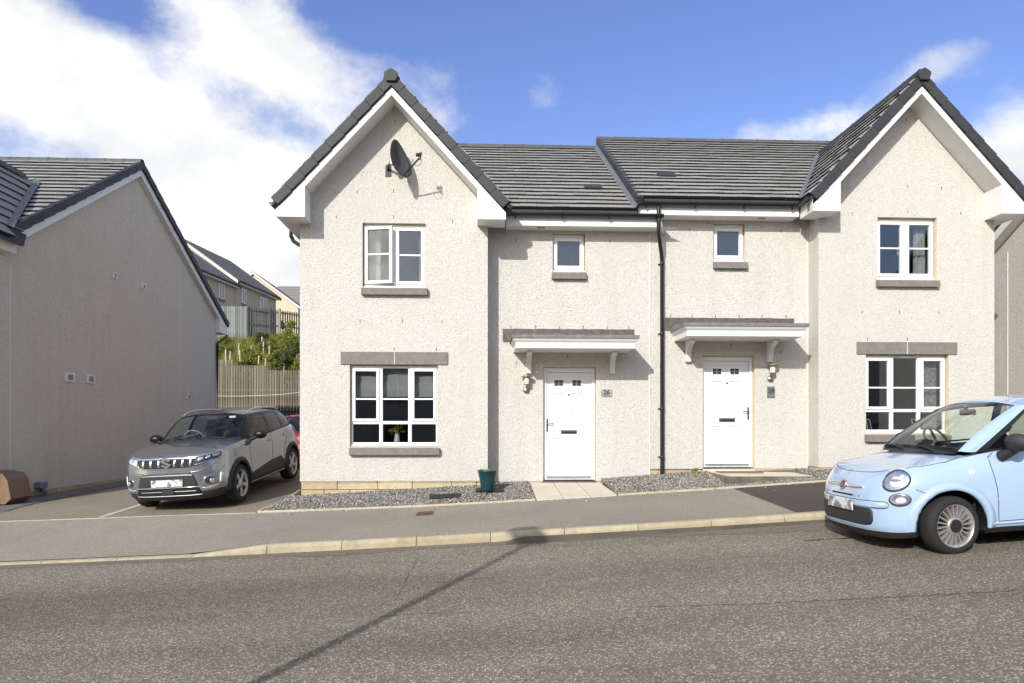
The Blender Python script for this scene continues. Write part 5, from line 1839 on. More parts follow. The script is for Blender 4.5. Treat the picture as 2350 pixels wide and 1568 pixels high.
    p, n = hit(0, bz)
    mt = Matrix.Translation(p) @ n.to_track_quat('Z', 'Y').to_matrix().to_4x4()
    bd = empty('badge', parent=c.root)
    mb = MB(); mb.lathe([(0.058, -0.004), (0.058, 0.010), (0.050, 0.016), (0.043, 0.012)], 26, mt); mb.build('badge_ring', 'chrome', bd)
    mb = MB(); mb.lathe([(0.044, 0.010), (0.0, 0.013)], 26, mt); mb.build('badge_face', 'badge_red', bd)
    mb = MB()
    for k in range(4):
        q = -0.018 + 0.012 * k
        mb.add([mt @ Vector((q - 0.0025, -0.02, 0.0138)), mt @ Vector((q + 0.0025, -0.02, 0.0138)), mt @ Vector((q + 0.0035, 0.02, 0.0138)), mt @ Vector((q - 0.0015, 0.02, 0.0138))], [(0, 1, 2, 3)])
    mb.build('badge_letters', 'chrome', bd, kind='stuff')
    c.patch('chrome_whisker', [(0.056, bz - 0.017), (0.20, bz - 0.019), (0.32, bz - 0.013), (0.385, bz - 0.002), (0.33, bz + 0.008), (0.20, bz + 0.013), (0.056, bz + 0.015)], 'chrome', 0.008, 0.008, rings=3)
    c.patch('air_slot', [(-0.31, 0.562), (0.31, 0.562), (0.33, 0.572), (0.31, 0.580), (-0.31, 0.580), (-0.33, 0.572)], 'gap', 0.001, mirror=False, rings=2)
    gr = c.patch('lower_grille', [(-0.42, 0.285), (0.42, 0.285), (0.485, 0.30), (0.51, 0.34), (0.51, 0.43), (0.48, 0.465), (-0.48, 0.465), (-0.51, 0.43), (-0.51, 0.34), (-0.485, 0.30)], 'clad', 0.003, 0.0, mirror=False, rings=9)
    for j in range(7):
        z = 0.30 + j * 0.024
        c.line([(-0.42, z), (0.42, z)], 'dash_dark', 0.0028, False, 'grille_bar', off=0.002, parent=gr[0])
    for j in range(36):
        a = -0.42 + 0.84 * j / 35
        c.line([(a - 0.01, 0.30), (a + 0.01, 0.445)], 'dash_dark', 0.0022, False, 'grille_mesh', off=0.0015, parent=gr[0])
    c.line([(-0.60, 0.535), (0.60, 0.535)], 'gap', 0.003, False)
    c.line([(0.0, 0.535), (0.62, 0.535), (0.66, 0.528), (0.675, 0.50), (0.655, 0.472), (0.62, 0.466), (0.49, 0.466)])
    c.patch('bumper_blade', [(-0.63, 0.472), (0.63, 0.472), (0.66, 0.485), (0.66, 0.515), (0.63, 0.529), (-0.63, 0.529), (-0.66, 0.515), (-0.66, 0.485)], 'paint_blue', 0.006, 0.006, mirror=False)
    mb = MB(); mb.box(0.712, 0.722, -0.26, 0.26, 0.415, 0.527, 0.004)
    mb.build('number_plate', 'plate', c.root)
    # shut lines
    c.line([(0.545, 0.0), (0.54, 0.15), (0.525, 0.30), (0.495, 0.43), (0.46, 0.52)], top=True)
    c.line([(0.37, 0.645), (0.20, 0.675), (0.06, 0.69), (0.0, 0.695), (-0.05, 0.69), (-0.10, 0.675), (-0.16, 0.655)], top=True)
    c.line([(A(0.36, 0.76), 0.655), (AX(0.25), 0.60), (AX(0.21), 0.572)])
    c.line([(AX(-0.385), 0.97), (AX(-0.385), 0.88), (AX(-0.392), 0.837), (AX(-0.405), 0.60), (AX(-0.412), 0.34), (AX(-0.43), 0.305), (AX(-1.0), 0.315), (AX(-1.6), 0.325), (AX(-1.66), 0.36), (AX(-1.66), 0.97)])
    c.line([(AX(-0.33), 0.285), (AX(-1.95), 0.295)], 'paint_blue', 0.012, name='sill_rib')
    c.patch('side_indicator', ellipse(AX(-0.208), 0.79, 0.030, 0.022), 'lamp_white', 0.003, 0.006, rings=2)
    c.patch('door_handle', [(AX(-1.35), 0.86), (AX(-1.35), 0.885), (AX(-1.52), 0.89), (AX(-1.52), 0.865)], 'chrome', 0.02, 0.006, rings=2)
    # mirrors
    for sg in (1, -1):
        mr_ = empty('door_mirror', parent=c.root)
        mt = Matrix.Translation((-0.56, sg * 0.90, 1.055))
        mb = MB(); blob_mesh(mb, (0, 0, 0), 0.085, 0.125, 0.088, 20, 12, mt); mb.build('mirror_shell', 'clad', mr_)
        mb = MB(); blob_mesh(mb, (0.004, 0, 0.020), 0.083, 0.120, 0.070, 20, 12, mt); mb.build('mirror_cap', 'dash_dark', mr_)
        mb = MB(); mb.tube([(-0.56, sg * 0.87, 1.0), (-0.53, sg * 0.81, 0.955), (-0.50, sg * 0.755, 0.925)], [0.045, 0.045, 0.055], 10); mb.build('mirror_foot', 'clad', mr_)
        mb = MB(); mb.add([mt @ Vector((-0.083, y, z)) for y, z in ((-0.09, -0.05), (0.09, -0.05), (0.09, 0.05), (-0.09, 0.05))], [(0, 1, 2, 3)]); mb.build('mirror_glass', 'chrome', mr_)
    # cabin
    mb = MB()
    mb.grid([[(-0.17, t * 0.62, 0.985) for t in lin(-1, 1, 10)], [(-0.42, t * 0.64, 1.0) for t in lin(-1, 1, 10)], [(-0.55, t * 0.64, 0.97) for t in lin(-1, 1, 10)], [(-0.60, t * 0.64, 0.75) for t in lin(-1, 1, 10)]])
    mb.build('dashboard', 'dash_blue', c.root)
    mb = MB(); blob_mesh(mb, (-0.45, -0.34, 1.0), 0.13, 0.17, 0.075); mb.build('instrument_hood', 'dash_dark', c.root)
    steering(c, -0.60, -0.34, 1.03, 0.19, 'trim_ivory')
    mb = MB(); mb.box(-2.5, -0.25, -0.66, 0.66, 0.42, 0.46); mb.build('cabin_floor', 'dash_dark', c.root)
    for sg in (1, -1):
        mb = MB(); mb.quad((-2.4, sg * 0.69, 0.45), (-0.25, sg * 0.69, 0.45), (-0.25, sg * 0.69, 0.97), (-2.4, sg * 0.68, 1.02)); mb.build('door_lining', 'dash_dark', c.root)
    seats(c, -1.25, (0.33, -0.33), 1.18)
    seats(c, -2.0, (0.30, -0.30), 1.08)
    mr_ = empty('rear_view_mirror', parent=c.root)
    mb = MB(); mb.box(-0.745, -0.715, -0.12, 0.12, 1.32, 1.385, 0.012); mb.build('mirror_body', 'trim_ivory', mr_)
    mb = MB(); mb.tube([(-0.72, 0, 1.38), (-0.70, 0, 1.42)], 0.02, 8); mb.build('mirror_stem', 'grey_plastic', mr_)
    return c

# ---- grey sport utility car with black roof
def grey_car():
    c = Car('sport_utility_car', Vector((-4.986, 12.077, C - 1.351)), -1.648, -0.083, 0.05,
            'grey sport utility car with black roof parked on the driveway', 'car', 'paint_grey')
    c.side_y = 0.88
    O = [(0.80, 0), (0.79, 0.36), (0.755, 0.56), (0.66, 0.72), (0.50, 0.81), (0.28, 0.86), (0.0, 0.878), (-0.5, 0.875), (-1.25, 0.88), (-2.0, 0.88), (-2.5, 0.885), (-2.95, 0.84), (-3.2, 0.66), (-3.29, 0.35), (-3.30, 0)]
    fr = [(0.10, 0.20), (0.035, 0.265), (0.012, 0.33), (0.0, 0.45), (0.0, 0.60), (0.012, 0.70), (0.028, 0.80), (0.060, 0.895)]
    f2 = [(0.10, 0.20), (0.035, 0.27), (0.012, 0.34), (0.0, 0.46), (0.0, 0.61), (0.012, 0.71), (0.030, 0.82), (0.075, 0.915)]
    f3 = [(0.09, 0.21), (0.035, 0.28), (0.012, 0.35), (0.0, 0.47), (0.0, 0.62), (0.012, 0.73), (0.035, 0.85), (0.085, 0.945)]
    f4 = [(0.09, 0.22), (0.035, 0.29), (0.012, 0.36), (0.0, 0.48), (0.0, 0.64), (0.01, 0.77), (0.030, 0.89), (0.085, 0.97)]
    f5 = [(0.09, 0.22), (0.03, 0.29), (0.012, 0.37), (0.0, 0.50), (0.0, 0.66), (0.006, 0.80), (0.022, 0.93), (0.080, 0.995)]
    f6 = [(0.09, 0.22), (0.03, 0.29), (0.012, 0.37), (0.0, 0.50), (0.0, 0.66), (0.006, 0.81), (0.020, 0.95), (0.080, 1.02)]
    sd = [(0.09, 0.24), (0.03, 0.30), (0.015, 0.38), (0.010, 0.50), (0.012, 0.68), (0.002, 0.86), (0.012, 0.97), (0.065, 1.055)]
    s2 = [(0.09, 0.24), (0.03, 0.30), (0.015, 0.38), (0.010, 0.50), (0.014, 0.68), (0.004, 0.88), (0.012, 1.00), (0.070, 1.09)]
    s3 = [(0.09, 0.26), (0.03, 0.32), (0.010, 0.40), (0.0, 0.52), (0.0, 0.70), (0.002, 0.90), (0.012, 1.02), (0.080, 1.115)]
    re = [(0.12, 0.30), (0.04, 0.36), (0.0, 0.45), (0.0, 0.58), (0.01, 0.75), (0.03, 0.92), (0.06, 1.04), (0.12, 1.13)]
    LV = [fr, fr, f2, f3, f4, f5, f6, sd, sd, s2, s3, re, re, re, re]
    arches = [(0.0, 0.335, 0.375), (-2.5, 0.335, 0.375)]
    c.shell(O, LV, arches, -0.42, [(-0.8, 1.085), (-0.42, 1.075), (-0.1, 1.05), (0.2, 1.015), (0.5, 0.97), (0.66, 0.935), (0.74, 0.897)], 3.2, low_rows=2)
    c.underbody(-3.1, 0.55, 0.66, 0.22, 0.50, arches)
    for cx in (0.0, -2.5):
        c.arch_ring(cx, 0.335, 0.375, 0.075, 'clad', 0.006, name='arch_cladding', flare=0.012)
        for sg in (1, -1):
            c.wheel(cx, sg * 0.865, 0.332, 0.332, 0.222, 0.205, 'five', sg)
    base = [(-0.30, 0, 1.072), (-0.335, 0.36, 1.07), (-0.42, 0.685, 1.062), (-0.56, 0.785, 1.052), (-1.0, 0.80, 1.07), (-1.5, 0.80, 1.083), (-2.1, 0.795, 1.10), (-2.72, 0.76, 1.12), (-3.08, 0.62, 1.125), (-3.16, 0.3, 1.125), (-3.17, 0, 1.125)]
    roof = [(-0.93, 0, 1.512), (-0.94, 0.33, 1.505), (-0.965, 0.575, 1.468), (-1.06, 0.615, 1.462), (-1.25, 0.625, 1.478), (-1.6, 0.63, 1.484), (-2.15, 0.62, 1.468), (-2.62, 0.58, 1.435), (-2.82, 0.46, 1.415), (-2.88, 0.24, 1.42), (-2.89, 0, 1.42)]
    K = 'paint_black'
    parts = [('windscreen', 'car_glass', 0, 2, 0.02, 0.985, 0.0), ('windscreen_seal', 'gap', 0, 2, 0.0, 0.05, 0.004), ('windscreen_band', 'gap', 0, 2, 0.955, 1.0, 0.003),
             ('pillar', K, 2, 3, 0.0, 1.0, 0.006),
             ('side_window', 'car_glass', 3.05, 5.02, 0.03, 0.92, 0.0), ('window_trim', K, 3, 7, 0.0, 0.05, 0.006), ('window_trim', K, 3, 7, 0.90, 1.0, 0.006),
             ('window_trim', K, 3.0, 3.20, 0.0, 0.95, 0.004), ('pillar', K, 4.98, 5.25, 0.0, 0.95, 0.005), ('side_window', 'car_glass_dark', 5.25, 6.15, 0.03, 0.92, 0.0), ('pillar', K, 6.15, 6.32, 0.0, 0.95, 0.005), ('side_window', 'car_glass_dark', 6.32, 7.0, 0.08, 0.86, 0.0), ('window_trim', K, 6.3, 7.0, 0.84, 0.95, 0.004),
             ('pillar', K, 7.0, 8.1, 0.0, 1.0, 0.004), ('rear_window', 'car_glass_dark', 8.1, 10, 0.05, 0.9, 0.0), ('rear_frame', K, 8, 10, 0.88, 1.0, 0.003)]
    g = c.greenhouse(base, roof, parts, 0.03, [(-0.9, 1.515), (-1.1, 1.535), (-1.5, 1.555), (-2.1, 1.545), (-2.6, 1.49), (-2.9, 1.425)], K)
    A, AX, hit = c.A, c.AX, c.hit
    top = c.G[:, -1]
    sel = [p for p in top if -3.2 < p[0] < -0.40 and p[1] > 0.2]
    for sg in (1, -1):
        mb = MB(); mb.grid([[(p[0], sg * p[1], p[2]) for p in sel], [(p[0], sg * (p[1] - 0.08), p[2] + 0.008) for p in sel]])
        mb.build('shoulder', 'paint_grey', c.root)
    mb = MB(); mb.grid([[(-0.26 - 0.15 * abs(t) ** 2.2, t * 0.70, 1.068 - 0.01 * abs(t)) for t in lin(-1, 1, 14)], [(-0.34 - 0.11 * abs(t) ** 2.2, t * 0.70, 1.09) for t in lin(-1, 1, 14)]])
    mb.build('cowl', 'clad', c.root)
    for (y0, y1) in ((0.50, -0.05), (-0.05, -0.62)):
        w_ = empty('wiper', parent=c.root)
        mb = MB(); mb.tube([(-0.33, y0, 1.098), (-0.40, (y0 + y1) / 2, 1.115), (-0.43, y1, 1.115)], 0.010, 6); mb.build('wiper_blade', 'black_matt', w_)
    # silver roof rails
    for sg in (1, -1):
        mb = MB(); mb.tube([(-1.04, sg * 0.605, 1.475), (-1.12, sg * 0.60, 1.515), (-1.25, sg * 0.60, 1.545), (-1.6, sg * 0.60, 1.556), (-2.1, sg * 0.59, 1.545), (-2.5, sg * 0.57, 1.515), (-2.62, sg * 0.56, 1.475)], 0.019, 8)
        mb.build('roof_rail', 'rim_silver', c.root)
    # grille
    gr = c.patch('grille', [(-0.40, 0.735), (0.40, 0.735), (0.47, 0.872), (0.0, 0.882), (-0.47, 0.872)], 'gap', 0.004, 0.0, mirror=False, rings=9)[0]
    for z in (0.765, 0.795, 0.826, 0.855):
        h = 0.41 + (z - 0.735) * 0.42
        c.line([(-h, z), (h, z)], 'clad', 0.006, False, 'grille_bar', off=0.004, parent=gr)
    for y in (0.14, 0.272, 0.40):
        c.patch('chrome_bar', [(y - 0.026, 0.868), (y + 0.020, 0.868), (y + 0.002, 0.748), (y - 0.030, 0.748)], 'chrome', 0.012, 0.006, parent=gr, rings=2)
    c.line([(-0.47, 0.884), (0.0, 0.892), (0.47, 0.884)], 'chrome', 0.006, False, 'chrome_strip', off=0.003, parent=gr)
    # emblem: a stylised S of two hooked strokes
    p, n = hit(0.0, 0.812)
    mt = Matrix.Translation(p + n * 0.022) @ Matrix(((0, 0, 1, 0), (1, 0, 0, 0), (0, 1, 0, 0), (0, 0, 0, 1)))
    k = 0.092
    half_s = [(-1.0, 0.22), (0.0, 1.0), (0.98, 0.50), (0.90, 0.30), (0.15, 0.52), (-0.10, 0.42), (0.95, -0.28), (0.50, -0.50), (-0.25, 0.02)]
    mb = MB()
    S1 = [(-0.15, 1.0), (0.92, 0.42), (0.55, 0.20), (-0.02, 0.50), (-0.22, 0.38), (0.98, -0.30), (0.15, -1.0), (-0.92, -0.42), (-0.55, -0.20), (0.02, -0.50), (0.22, -0.38), (-0.98, 0.30)]
    mb.prism([(q[0] * k, q[1] * k) for q in S1], 'z', 0.0, 0.010)
    mb.v = [tuple(mt @ Vector(q)) for q in mb.v]
    mb.build('emblem', 'chrome', gr)
    # headlamps
    a_in, a_out = 0.475, A(0.44, 0.83)
    lamp = [(0.415, 0.752), (0.50, 0.765), (a_out - 0.10, 0.868), (a_out, 0.935), (a_out - 0.05, 0.945), (0.70, 0.915), (0.485, 0.885)]
    for k, o in enumerate(c.patch('headlamp', lamp, 'gap', 0.003)):
        sg = (1, -1)[k]
        f = lambda q: [(sg * a, z) for a, z in q]
        c.patch('reflector', f([(0.50, 0.83), (0.60, 0.845), (0.62, 0.895), (0.51, 0.878)]), 'reflector', 0.007, parent=o, mirror=False, rings=2)
        c.patch('reflector', f([(0.63, 0.85), (0.73, 0.868), (0.745, 0.912), (0.645, 0.898)]), 'reflector', 0.007, parent=o, mirror=False, rings=2)
        c.patch('reflector', f([(0.76, 0.872), (a_out - 0.10, 0.888), (a_out - 0.05, 0.93), (0.77, 0.917)]), 'lamp_white', 0.007, parent=o, mirror=False, rings=2)
        c.patch('light_strip', f([(0.43, 0.762), (0.52, 0.775), (0.80, 0.85), (0.80, 0.862), (0.52, 0.79), (0.44, 0.776)]), 'reflector', 0.008, parent=o, mirror=False, rings=2)
        c.patch('lens', f([(0.417, 0.754), (0.50, 0.767), (a_out - 0.10, 0.87), (a_out - 0.002, 0.935), (a_out - 0.05, 0.943), (0.70, 0.913), (0.487, 0.883)]), 'lens_clear', 0.014, 0.006, parent=o, mirror=False)
    # bumper: intake, plate, strips, fog lamps, running lights
    ik = c.patch('air_intake', [(-0.50, 0.425), (0.50, 0.425), (0.44, 0.60), (0.39, 0.645), (-0.39, 0.645), (-0.44, 0.60)], 'clad', 0.003, 0.0, mirror=False, rings=9)[0]
    c.line([(-0.41, 0.61), (-0.30, 0.615), (0.30, 0.615), (0.41, 0.61)], 'clad_silver', 0.010, False, 'intake_bar', off=0.0, parent=ik)
    c.patch('lower_grille', [(-0.52, 0.285), (0.52, 0.285), (0.54, 0.33), (0.50, 0.412), (-0.50, 0.412), (-0.54, 0.33)], 'gap', 0.003, 0.0, mirror=False, rings=9)
    c.line([(-0.53, 0.418), (0.53, 0.418)], 'chrome', 0.008, False, 'chrome_strip', off=0.003)
    c.line([(-0.45, 0.352), (0.45, 0.352)], 'clad_silver', 0.006, False, 'grille_bar', off=0.004)
    c.line([(-0.54, 0.288), (-0.38, 0.280), (0.38, 0.280), (0.54, 0.288)], 'clad_silver', 0.010, False, 'skid_strip', off=0.002)
    mb = MB(); mb.box(0.805, 0.815, -0.10, 0.10, 0.31, 0.385, 0.01); mb.build('radar_cover', 'clad', c.root)
    mb = MB(); mb.box(0.806, 0.818, -0.26, 0.26, 0.435, 0.548, 0.004); mb.build('number_plate', 'plate', c.root)
    af = A(0.70, 0.67)
    c.patch('fog_surround', [(af - 0.14, 0.44), (af + 0.02, 0.425), (af + 0.13, 0.45), (af + 0.16, 0.60), (af + 0.02, 0.60), (af - 0.10, 0.56)], 'paint_grey', 0.004, -0.014)
    for k, o in enumerate(c.patch('fog_lamp', ellipse(af - 0.02, 0.502, 0.075, 0.058), 'clad', 0.006, -0.002)):
        sg = (1, -1)[k]
        c.patch('lens', ellipse(sg * (af + 0.015), 0.497, 0.036, 0.036), 'reflector', 0.010, 0.006, parent=o, mirror=False, rings=3)
    c.patch('running_light', [(af + 0.135, 0.455), (af + 0.165, 0.46), (af + 0.205, 0.615), (af + 0.165, 0.612)], 'lamp_white', 0.012, 0.004, rings=2)
    c.line([(af + 0.125, 0.447), (af + 0.175, 0.452), (af + 0.22, 0.622), (af + 0.155, 0.618)], 'chrome', 0.006, name='light_bezel', off=0.008)
    c.patch('bumper_corner', [(0.53, 0.40), (0.60, 0.355), (af + 0.16, 0.395), (af + 0.15, 0.44), (0.62, 0.40)], 'clad_silver', 0.008, 0.006, rings=3)
    c.line([(0.40, 0.66), (0.47, 0.66), (0.62, 0.70), (af + 0.15, 0.80)], 'paint_grey', 0.010, name='bumper_crease')
    # sides
    c.patch('door_cladding', [(AX(-0.44), 0.30), (AX(-2.06), 0.32), (AX(-2.06), 0.46), (AX(-1.85), 0.575), (AX(-1.40), 0.56), (AX(-0.46), 0.44)], 'clad', 0.006, 0.004)
    c.line([(AX(-0.42), 0.272), (AX(-2.08), 0.285)], 'clad_silver', 0.014, name='sill_strip')
    c.line([(AX(-0.45), 1.04), (AX(-0.44), 0.95), (AX(-0.47), 0.60), (AX(-0.48), 0.30)])
    c.line([(AX(-1.46), 1.07), (AX(-1.46), 0.90), (AX(-1.44), 0.32)])
    c.line([(AX(-2.28), 1.08), (AX(-2.24), 0.95), (AX(-2.05), 0.62), (AX(-2.02), 0.45)])
    for x, z in ((-1.34, 0.945), (-2.10, 0.972)):
        for o in c.patch('door_handle_recess', ellipse(AX(x), z, 0.045, 0.032), 'gap', 0.002, -0.01, rings=3): pass
        c.patch('door_handle', [(AX(x + 0.08), z - 0.012), (AX(x - 0.09), z - 0.006), (AX(x - 0.09), z + 0.018), (AX(x + 0.08), z + 0.012)], 'paint_grey', 0.022, 0.008, rings=2)
    c.patch('fender_vent', [(AX(-0.22), 0.985), (AX(-0.44), 0.985), (AX(-0.50), 0.955), (AX(-0.30), 0.945)], 'clad', 0.006, rings=2)
    c.patch('fender_vent_chrome', [(AX(-0.20), 0.992), (AX(-0.31), 0.992), (AX(-0.33), 0.978), (AX(-0.21), 0.976)], 'chrome', 0.010, rings=2)
    c.patch('side_indicator', ellipse(AX(-0.30), 0.90, 0.022, 0.018), 'lamp_white', 0.004, 0.004, rings=2)
    c.patch('fuel_flap', ellipse(AX(-2.45), 0.965, 0.075, 0.07), 'paint_grey', 0.002, 0.002, rings=3)
    c.patch('tail_lamp', [(AX(-2.78), 0.95), (AX(-2.72), 1.06), (AX(-2.85), 1.10), (A(-3.15, 0.70), 1.08), (A(-3.15, 0.70), 0.93)], 'lamp_red', 0.008, 0.006)
    for sg in (1, -1):
        mr_ = empty('door_mirror', parent=c.root)
        mt = Matrix.Translation((-0.70, sg * 0.965, 1.105))
        mb = MB(); blob_mesh(mb, (0, 0, 0), 0.085, 0.125, 0.080, 20, 12, mt); mb.build('mirror_shell', 'paint_black', mr_)
        mb = MB(); mb.tube([(-0.66, sg * 0.90, 1.06), (-0.62, sg * 0.84, 1.03), (-0.60, sg * 0.79, 1.02)], [0.03, 0.03, 0.045], 8); mb.build('mirror_foot', 'clad', mr_)
    # cabin
    mb = MB(); mb.grid([[(-0.36, t * 0.70, 1.065) for t in lin(-1, 1, 10)], [(-0.62, t * 0.70, 1.07) for t in lin(-1, 1, 10)], [(-0.78, t * 0.70, 1.03) for t in lin(-1, 1, 10)], [(-0.85, t * 0.70, 0.75) for t in lin(-1, 1, 10)]]); mb.build('dashboard', 'dash_dark', c.root)
    steering(c, -0.92, -0.36, 1.06, 0.18, 'grey_plastic')
    mb = MB(); mb.box(-3.0, -0.45, -0.72, 0.72, 0.50, 0.54); mb.build('cabin_floor', 'dash_dark', c.root)
    for sg in (1, -1):
        mb = MB(); mb.quad((-2.9, sg * 0.76, 0.52), (-0.45, sg * 0.76, 0.52), (-0.45, sg * 0.76, 1.04), (-2.9, sg * 0.74, 1.09)); mb.build('door_lining', 'dash_dark', c.root)
    seats(c, -1.55, (0.36, -0.36), 1.26)
    seats(c, -2.35, (0.34, -0.34), 1.18)
    mr_ = empty('rear_view_mirror', parent=c.root)
    mb = MB(); mb.box(-0.93, -0.90, -0.11, 0.11, 1.40, 1.455, 0.012); mb.build('mirror_body', 'dash_dark', mr_)
    mb = MB(); mb.box(-0.900, -0.898, 0.33, 0.45, 1.42, 1.455); o = mb.build('windscreen_sticker', 'lamp_white', c.root)
    return c

# ---- red car further up the drive
def red_car():
    c = Car('hatchback_car', Vector((-4.85, 17.3, C - 1.14)), math.radians(-92), math.radians(-2.0), 0.03,
            'red hatchback car half hidden at the far end of the driveway', 'car', 'paint_red')
    c.side_y = 0.86
    O = [(0.82, 0), (0.80, 0.34), (0.75, 0.55), (0.62, 0.71), (0.45, 0.79), (0.22, 0.835), (-0.1, 0.85), (-0.6, 0.855), (-1.3, 0.86), (-2.0, 0.855), (-2.5, 0.84), (-2.9, 0.77), (-3.08, 0.56), (-3.14, 0.3), (-3.15, 0)]
    def lv(k): return [(0.08, 0.18), (0.03, 0.24), (0.0, 0.32), (0.0, 0.46), (0.01, 0.58), (0.03, 0.66 + 0.12 * k), (0.06, 0.73 + 0.17 * k), (0.11, 0.78 + 0.22 * k)]
    LV = [lv(k) for k in (0, 0.02, 0.05, 0.12, 0.25, 0.4, 0.55, 0.7, 0.85, 0.95, 1, 1, 1, 1, 1)]
    arches = [(0.0, 0.30, 0.35), (-2.5, 0.30, 0.35)]
    c.shell(O, LV, arches, -0.40, [(-0.8, 0.97), (-0.4, 0.96), (0.0, 0.92), (0.4, 0.86), (0.7, 0.80)], 3.0)
    c.underbody(-2.9, 0.5, 0.62, 0.18, 0.45, arches)
    for cx in (0.0, -2.5):
        for sg in (1, -1):
            c.wheel(cx, sg * 0.84, 0.30, 0.30, 0.20, 0.19, 'five', sg)
    base = [(-0.32, 0, 0.955), (-0.36, 0.35, 0.955), (-0.46, 0.64, 0.95), (-0.60, 0.745, 0.945), (-1.1, 0.765, 0.96), (-1.7, 0.765, 0.975), (-2.3, 0.74, 0.99), (-2.75, 0.62, 1.0), (-2.92, 0.3, 1.0), (-2.94, 0, 1.0)]
    roof = [(-1.02, 0, 1.375), (-1.03, 0.32, 1.368), (-1.06, 0.54, 1.335), (-1.14, 0.575, 1.333), (-1.4, 0.585, 1.35), (-1.8, 0.58, 1.345), (-2.25, 0.55, 1.31), (-2.45, 0.44, 1.29), (-2.52, 0.22, 1.295), (-2.53, 0, 1.295)]
    parts = [('windscreen', 'car_glass', 0, 2, 0.0, 1.0, 0.0), ('pillar', 'paint_red', 2, 3, 0, 1, 0.005), ('side_window', 'car_glass', 3, 6, 0.03, 0.92, 0.0), ('window_trim', 'gap', 3, 6, 0, 0.05, 0.004), ('roof_edge', 'paint_red', 3, 6, 0.91, 1.0, 0.004), ('pillar', 'gap', 4.4, 4.6, 0, 0.95, 0.004), ('pillar', 'paint_red', 6, 7.2, 0, 1, 0.004), ('rear_window', 'car_glass_dark', 7.2, 9, 0.03, 0.95, 0.0)]
    c.greenhouse(base, roof, parts, 0.03, [(-1.0, 1.38), (-1.2, 1.40), (-1.7, 1.415), (-2.2, 1.38), (-2.5, 1.30)])
    A = c.A
    c.patch('headlamp', [(0.42, 0.60), (0.60, 0.60), (0.80, 0.68), (0.84, 0.74), (0.62, 0.72), (0.44, 0.68)], 'reflector', 0.006, 0.004)
    c.patch('lower_grille', [(-0.45, 0.26), (0.45, 0.26), (0.52, 0.40), (0.45, 0.46), (-0.45, 0.46), (-0.52, 0.40)], 'gap', 0.004, mirror=False)
    c.patch('grille', [(-0.32, 0.60), (0.32, 0.60), (0.38, 0.68), (-0.38, 0.68)], 'gap', 0.004, mirror=False)
    c.patch('corner_intake', [(0.58, 0.30), (0.78, 0.34), (0.76, 0.46), (0.60, 0.44)], 'clad', 0.005)
    mb = MB(); mb.box(0.825, 0.835, -0.26, 0.26, 0.47, 0.58, 0.004); mb.build('number_plate', 'plate', c.root)
    mb = MB(); mb.box(-2.9, -0.5, -0.70, 0.70, 0.46, 0.50); mb.build('cabin_floor', 'dash_dark', c.root)
    mb = MB(); mb.grid([[(-0.42, t * 0.66, 0.95) for t in lin(-1, 1, 8)], [(-0.75, t * 0.66, 0.955) for t in lin(-1, 1, 8)], [(-0.82, t * 0.66, 0.7) for t in lin(-1, 1, 8)]]); mb.build('dashboard', 'dash_dark', c.root)
    seats(c, -1.6, (0.36, -0.36), 1.15)
    return c

car_blue = blue_car()
car_grey = grey_car()
car_red = red_car()
# ------------------------------------------------------------------ other houses
def atx(px, py, X_):                         # photograph pixel on the vertical plane x = X_
    u = (px - 1175) / FPX; v = (978 - py) / FPX
    t = X_ / (SN + u * CS)
    return Vector((X_, t * (CS - u * SN), C + t * v))

# ---- house left of the drive: its gable end faces the drive
lh = empty('gable_end_house')
tag(lh, 'pale roughcast house whose blank gable end stands in shade beside the driveway', 'house')
XV, XG = -8.66, -8.80
E0, AP, E1 = atx(5, 528, XV), atx(325, 371, XV), atx(523, 742, XV)
ez = (E0.z + E1.z) / 2
E0.z = E1.z = ez
HB = atx(168, 1115, XG).z                    # foot of the render
yfw, ybw = E0.y + 0.35, atx(497, 900, XG).y
mb = MB()
zr_ = lambda y: AP.z - 0.12 - (AP.z - ez) * (abs(y - AP.y) / ((AP.y - E0.y) if y < AP.y else (E1.y - AP.y)))
mb.add([(XG, 12.15, HB), (XG, ybw, HB), (XG, ybw, zr_(ybw)), (XG, AP.y, AP.z - 0.12), (XG, yfw, zr_(yfw)), (XG, yfw, ez - 0.25), (XG, 12.15, ez - 0.25)], [(0, 1, 2, 3, 4, 5, 6)])
mb.quad((XG, 12.15, HB), (XG - 3.3, 12.15, HB), (XG - 3.3, 12.15, ez - 0.2), (XG, 12.15, ez - 0.2))
mb.quad((XG, ybw, HB), (XG - 8, ybw, HB), (XG - 8, ybw, ez), (XG, ybw, ez))
mb.add([(XG, 12.15, ez - 0.25), (XG - 1.15, 12.15, ez + 1.6), (XG - 2.4, 12.15, ez - 0.25)], [(0, 1, 2)])
mb.build('wall', 'harling_warm_shade', lh)
base_course(lh, (XG - 0.02, 12.2, 0), (XG - 0.02, ybw - 0.05, 0), HB, HB - 0.22, (1, 0, 0), 61)
for px in (22, 412):
    p = atx(px, 900, XG)
    mb = MB(); mb.box(XG - 0.01, XG + 0.012, p.y - 0.008, p.y + 0.008, HB, zr_(p.y) - 0.3 if px > 100 else ez - 0.45); mb.build('render_bead', 'white_board', lh)
tl = math.hypot(AP.y - E0.y, AP.z - ez)
usL = Vector((0, AP.y - E0.y, AP.z - ez)).normalized()
nL = Vector((0, -usL.z, usL.y))
rf = slope_slab('roof', [(XV, E0.y + 0.03, ez - 0.06), (-18, E0.y + 0.03, ez - 0.06), (-18, AP.y, AP.z - 0.06), (XV, AP.y, AP.z - 0.06)], lh, 'verge_grey')
slope_slab('roof_back', [(XV, AP.y, AP.z - 0.06), (-18, AP.y, AP.z - 0.06), (-18, E1.y, ez - 0.06), (XV, E1.y, ez - 0.06)], lh, 'tile_grey')
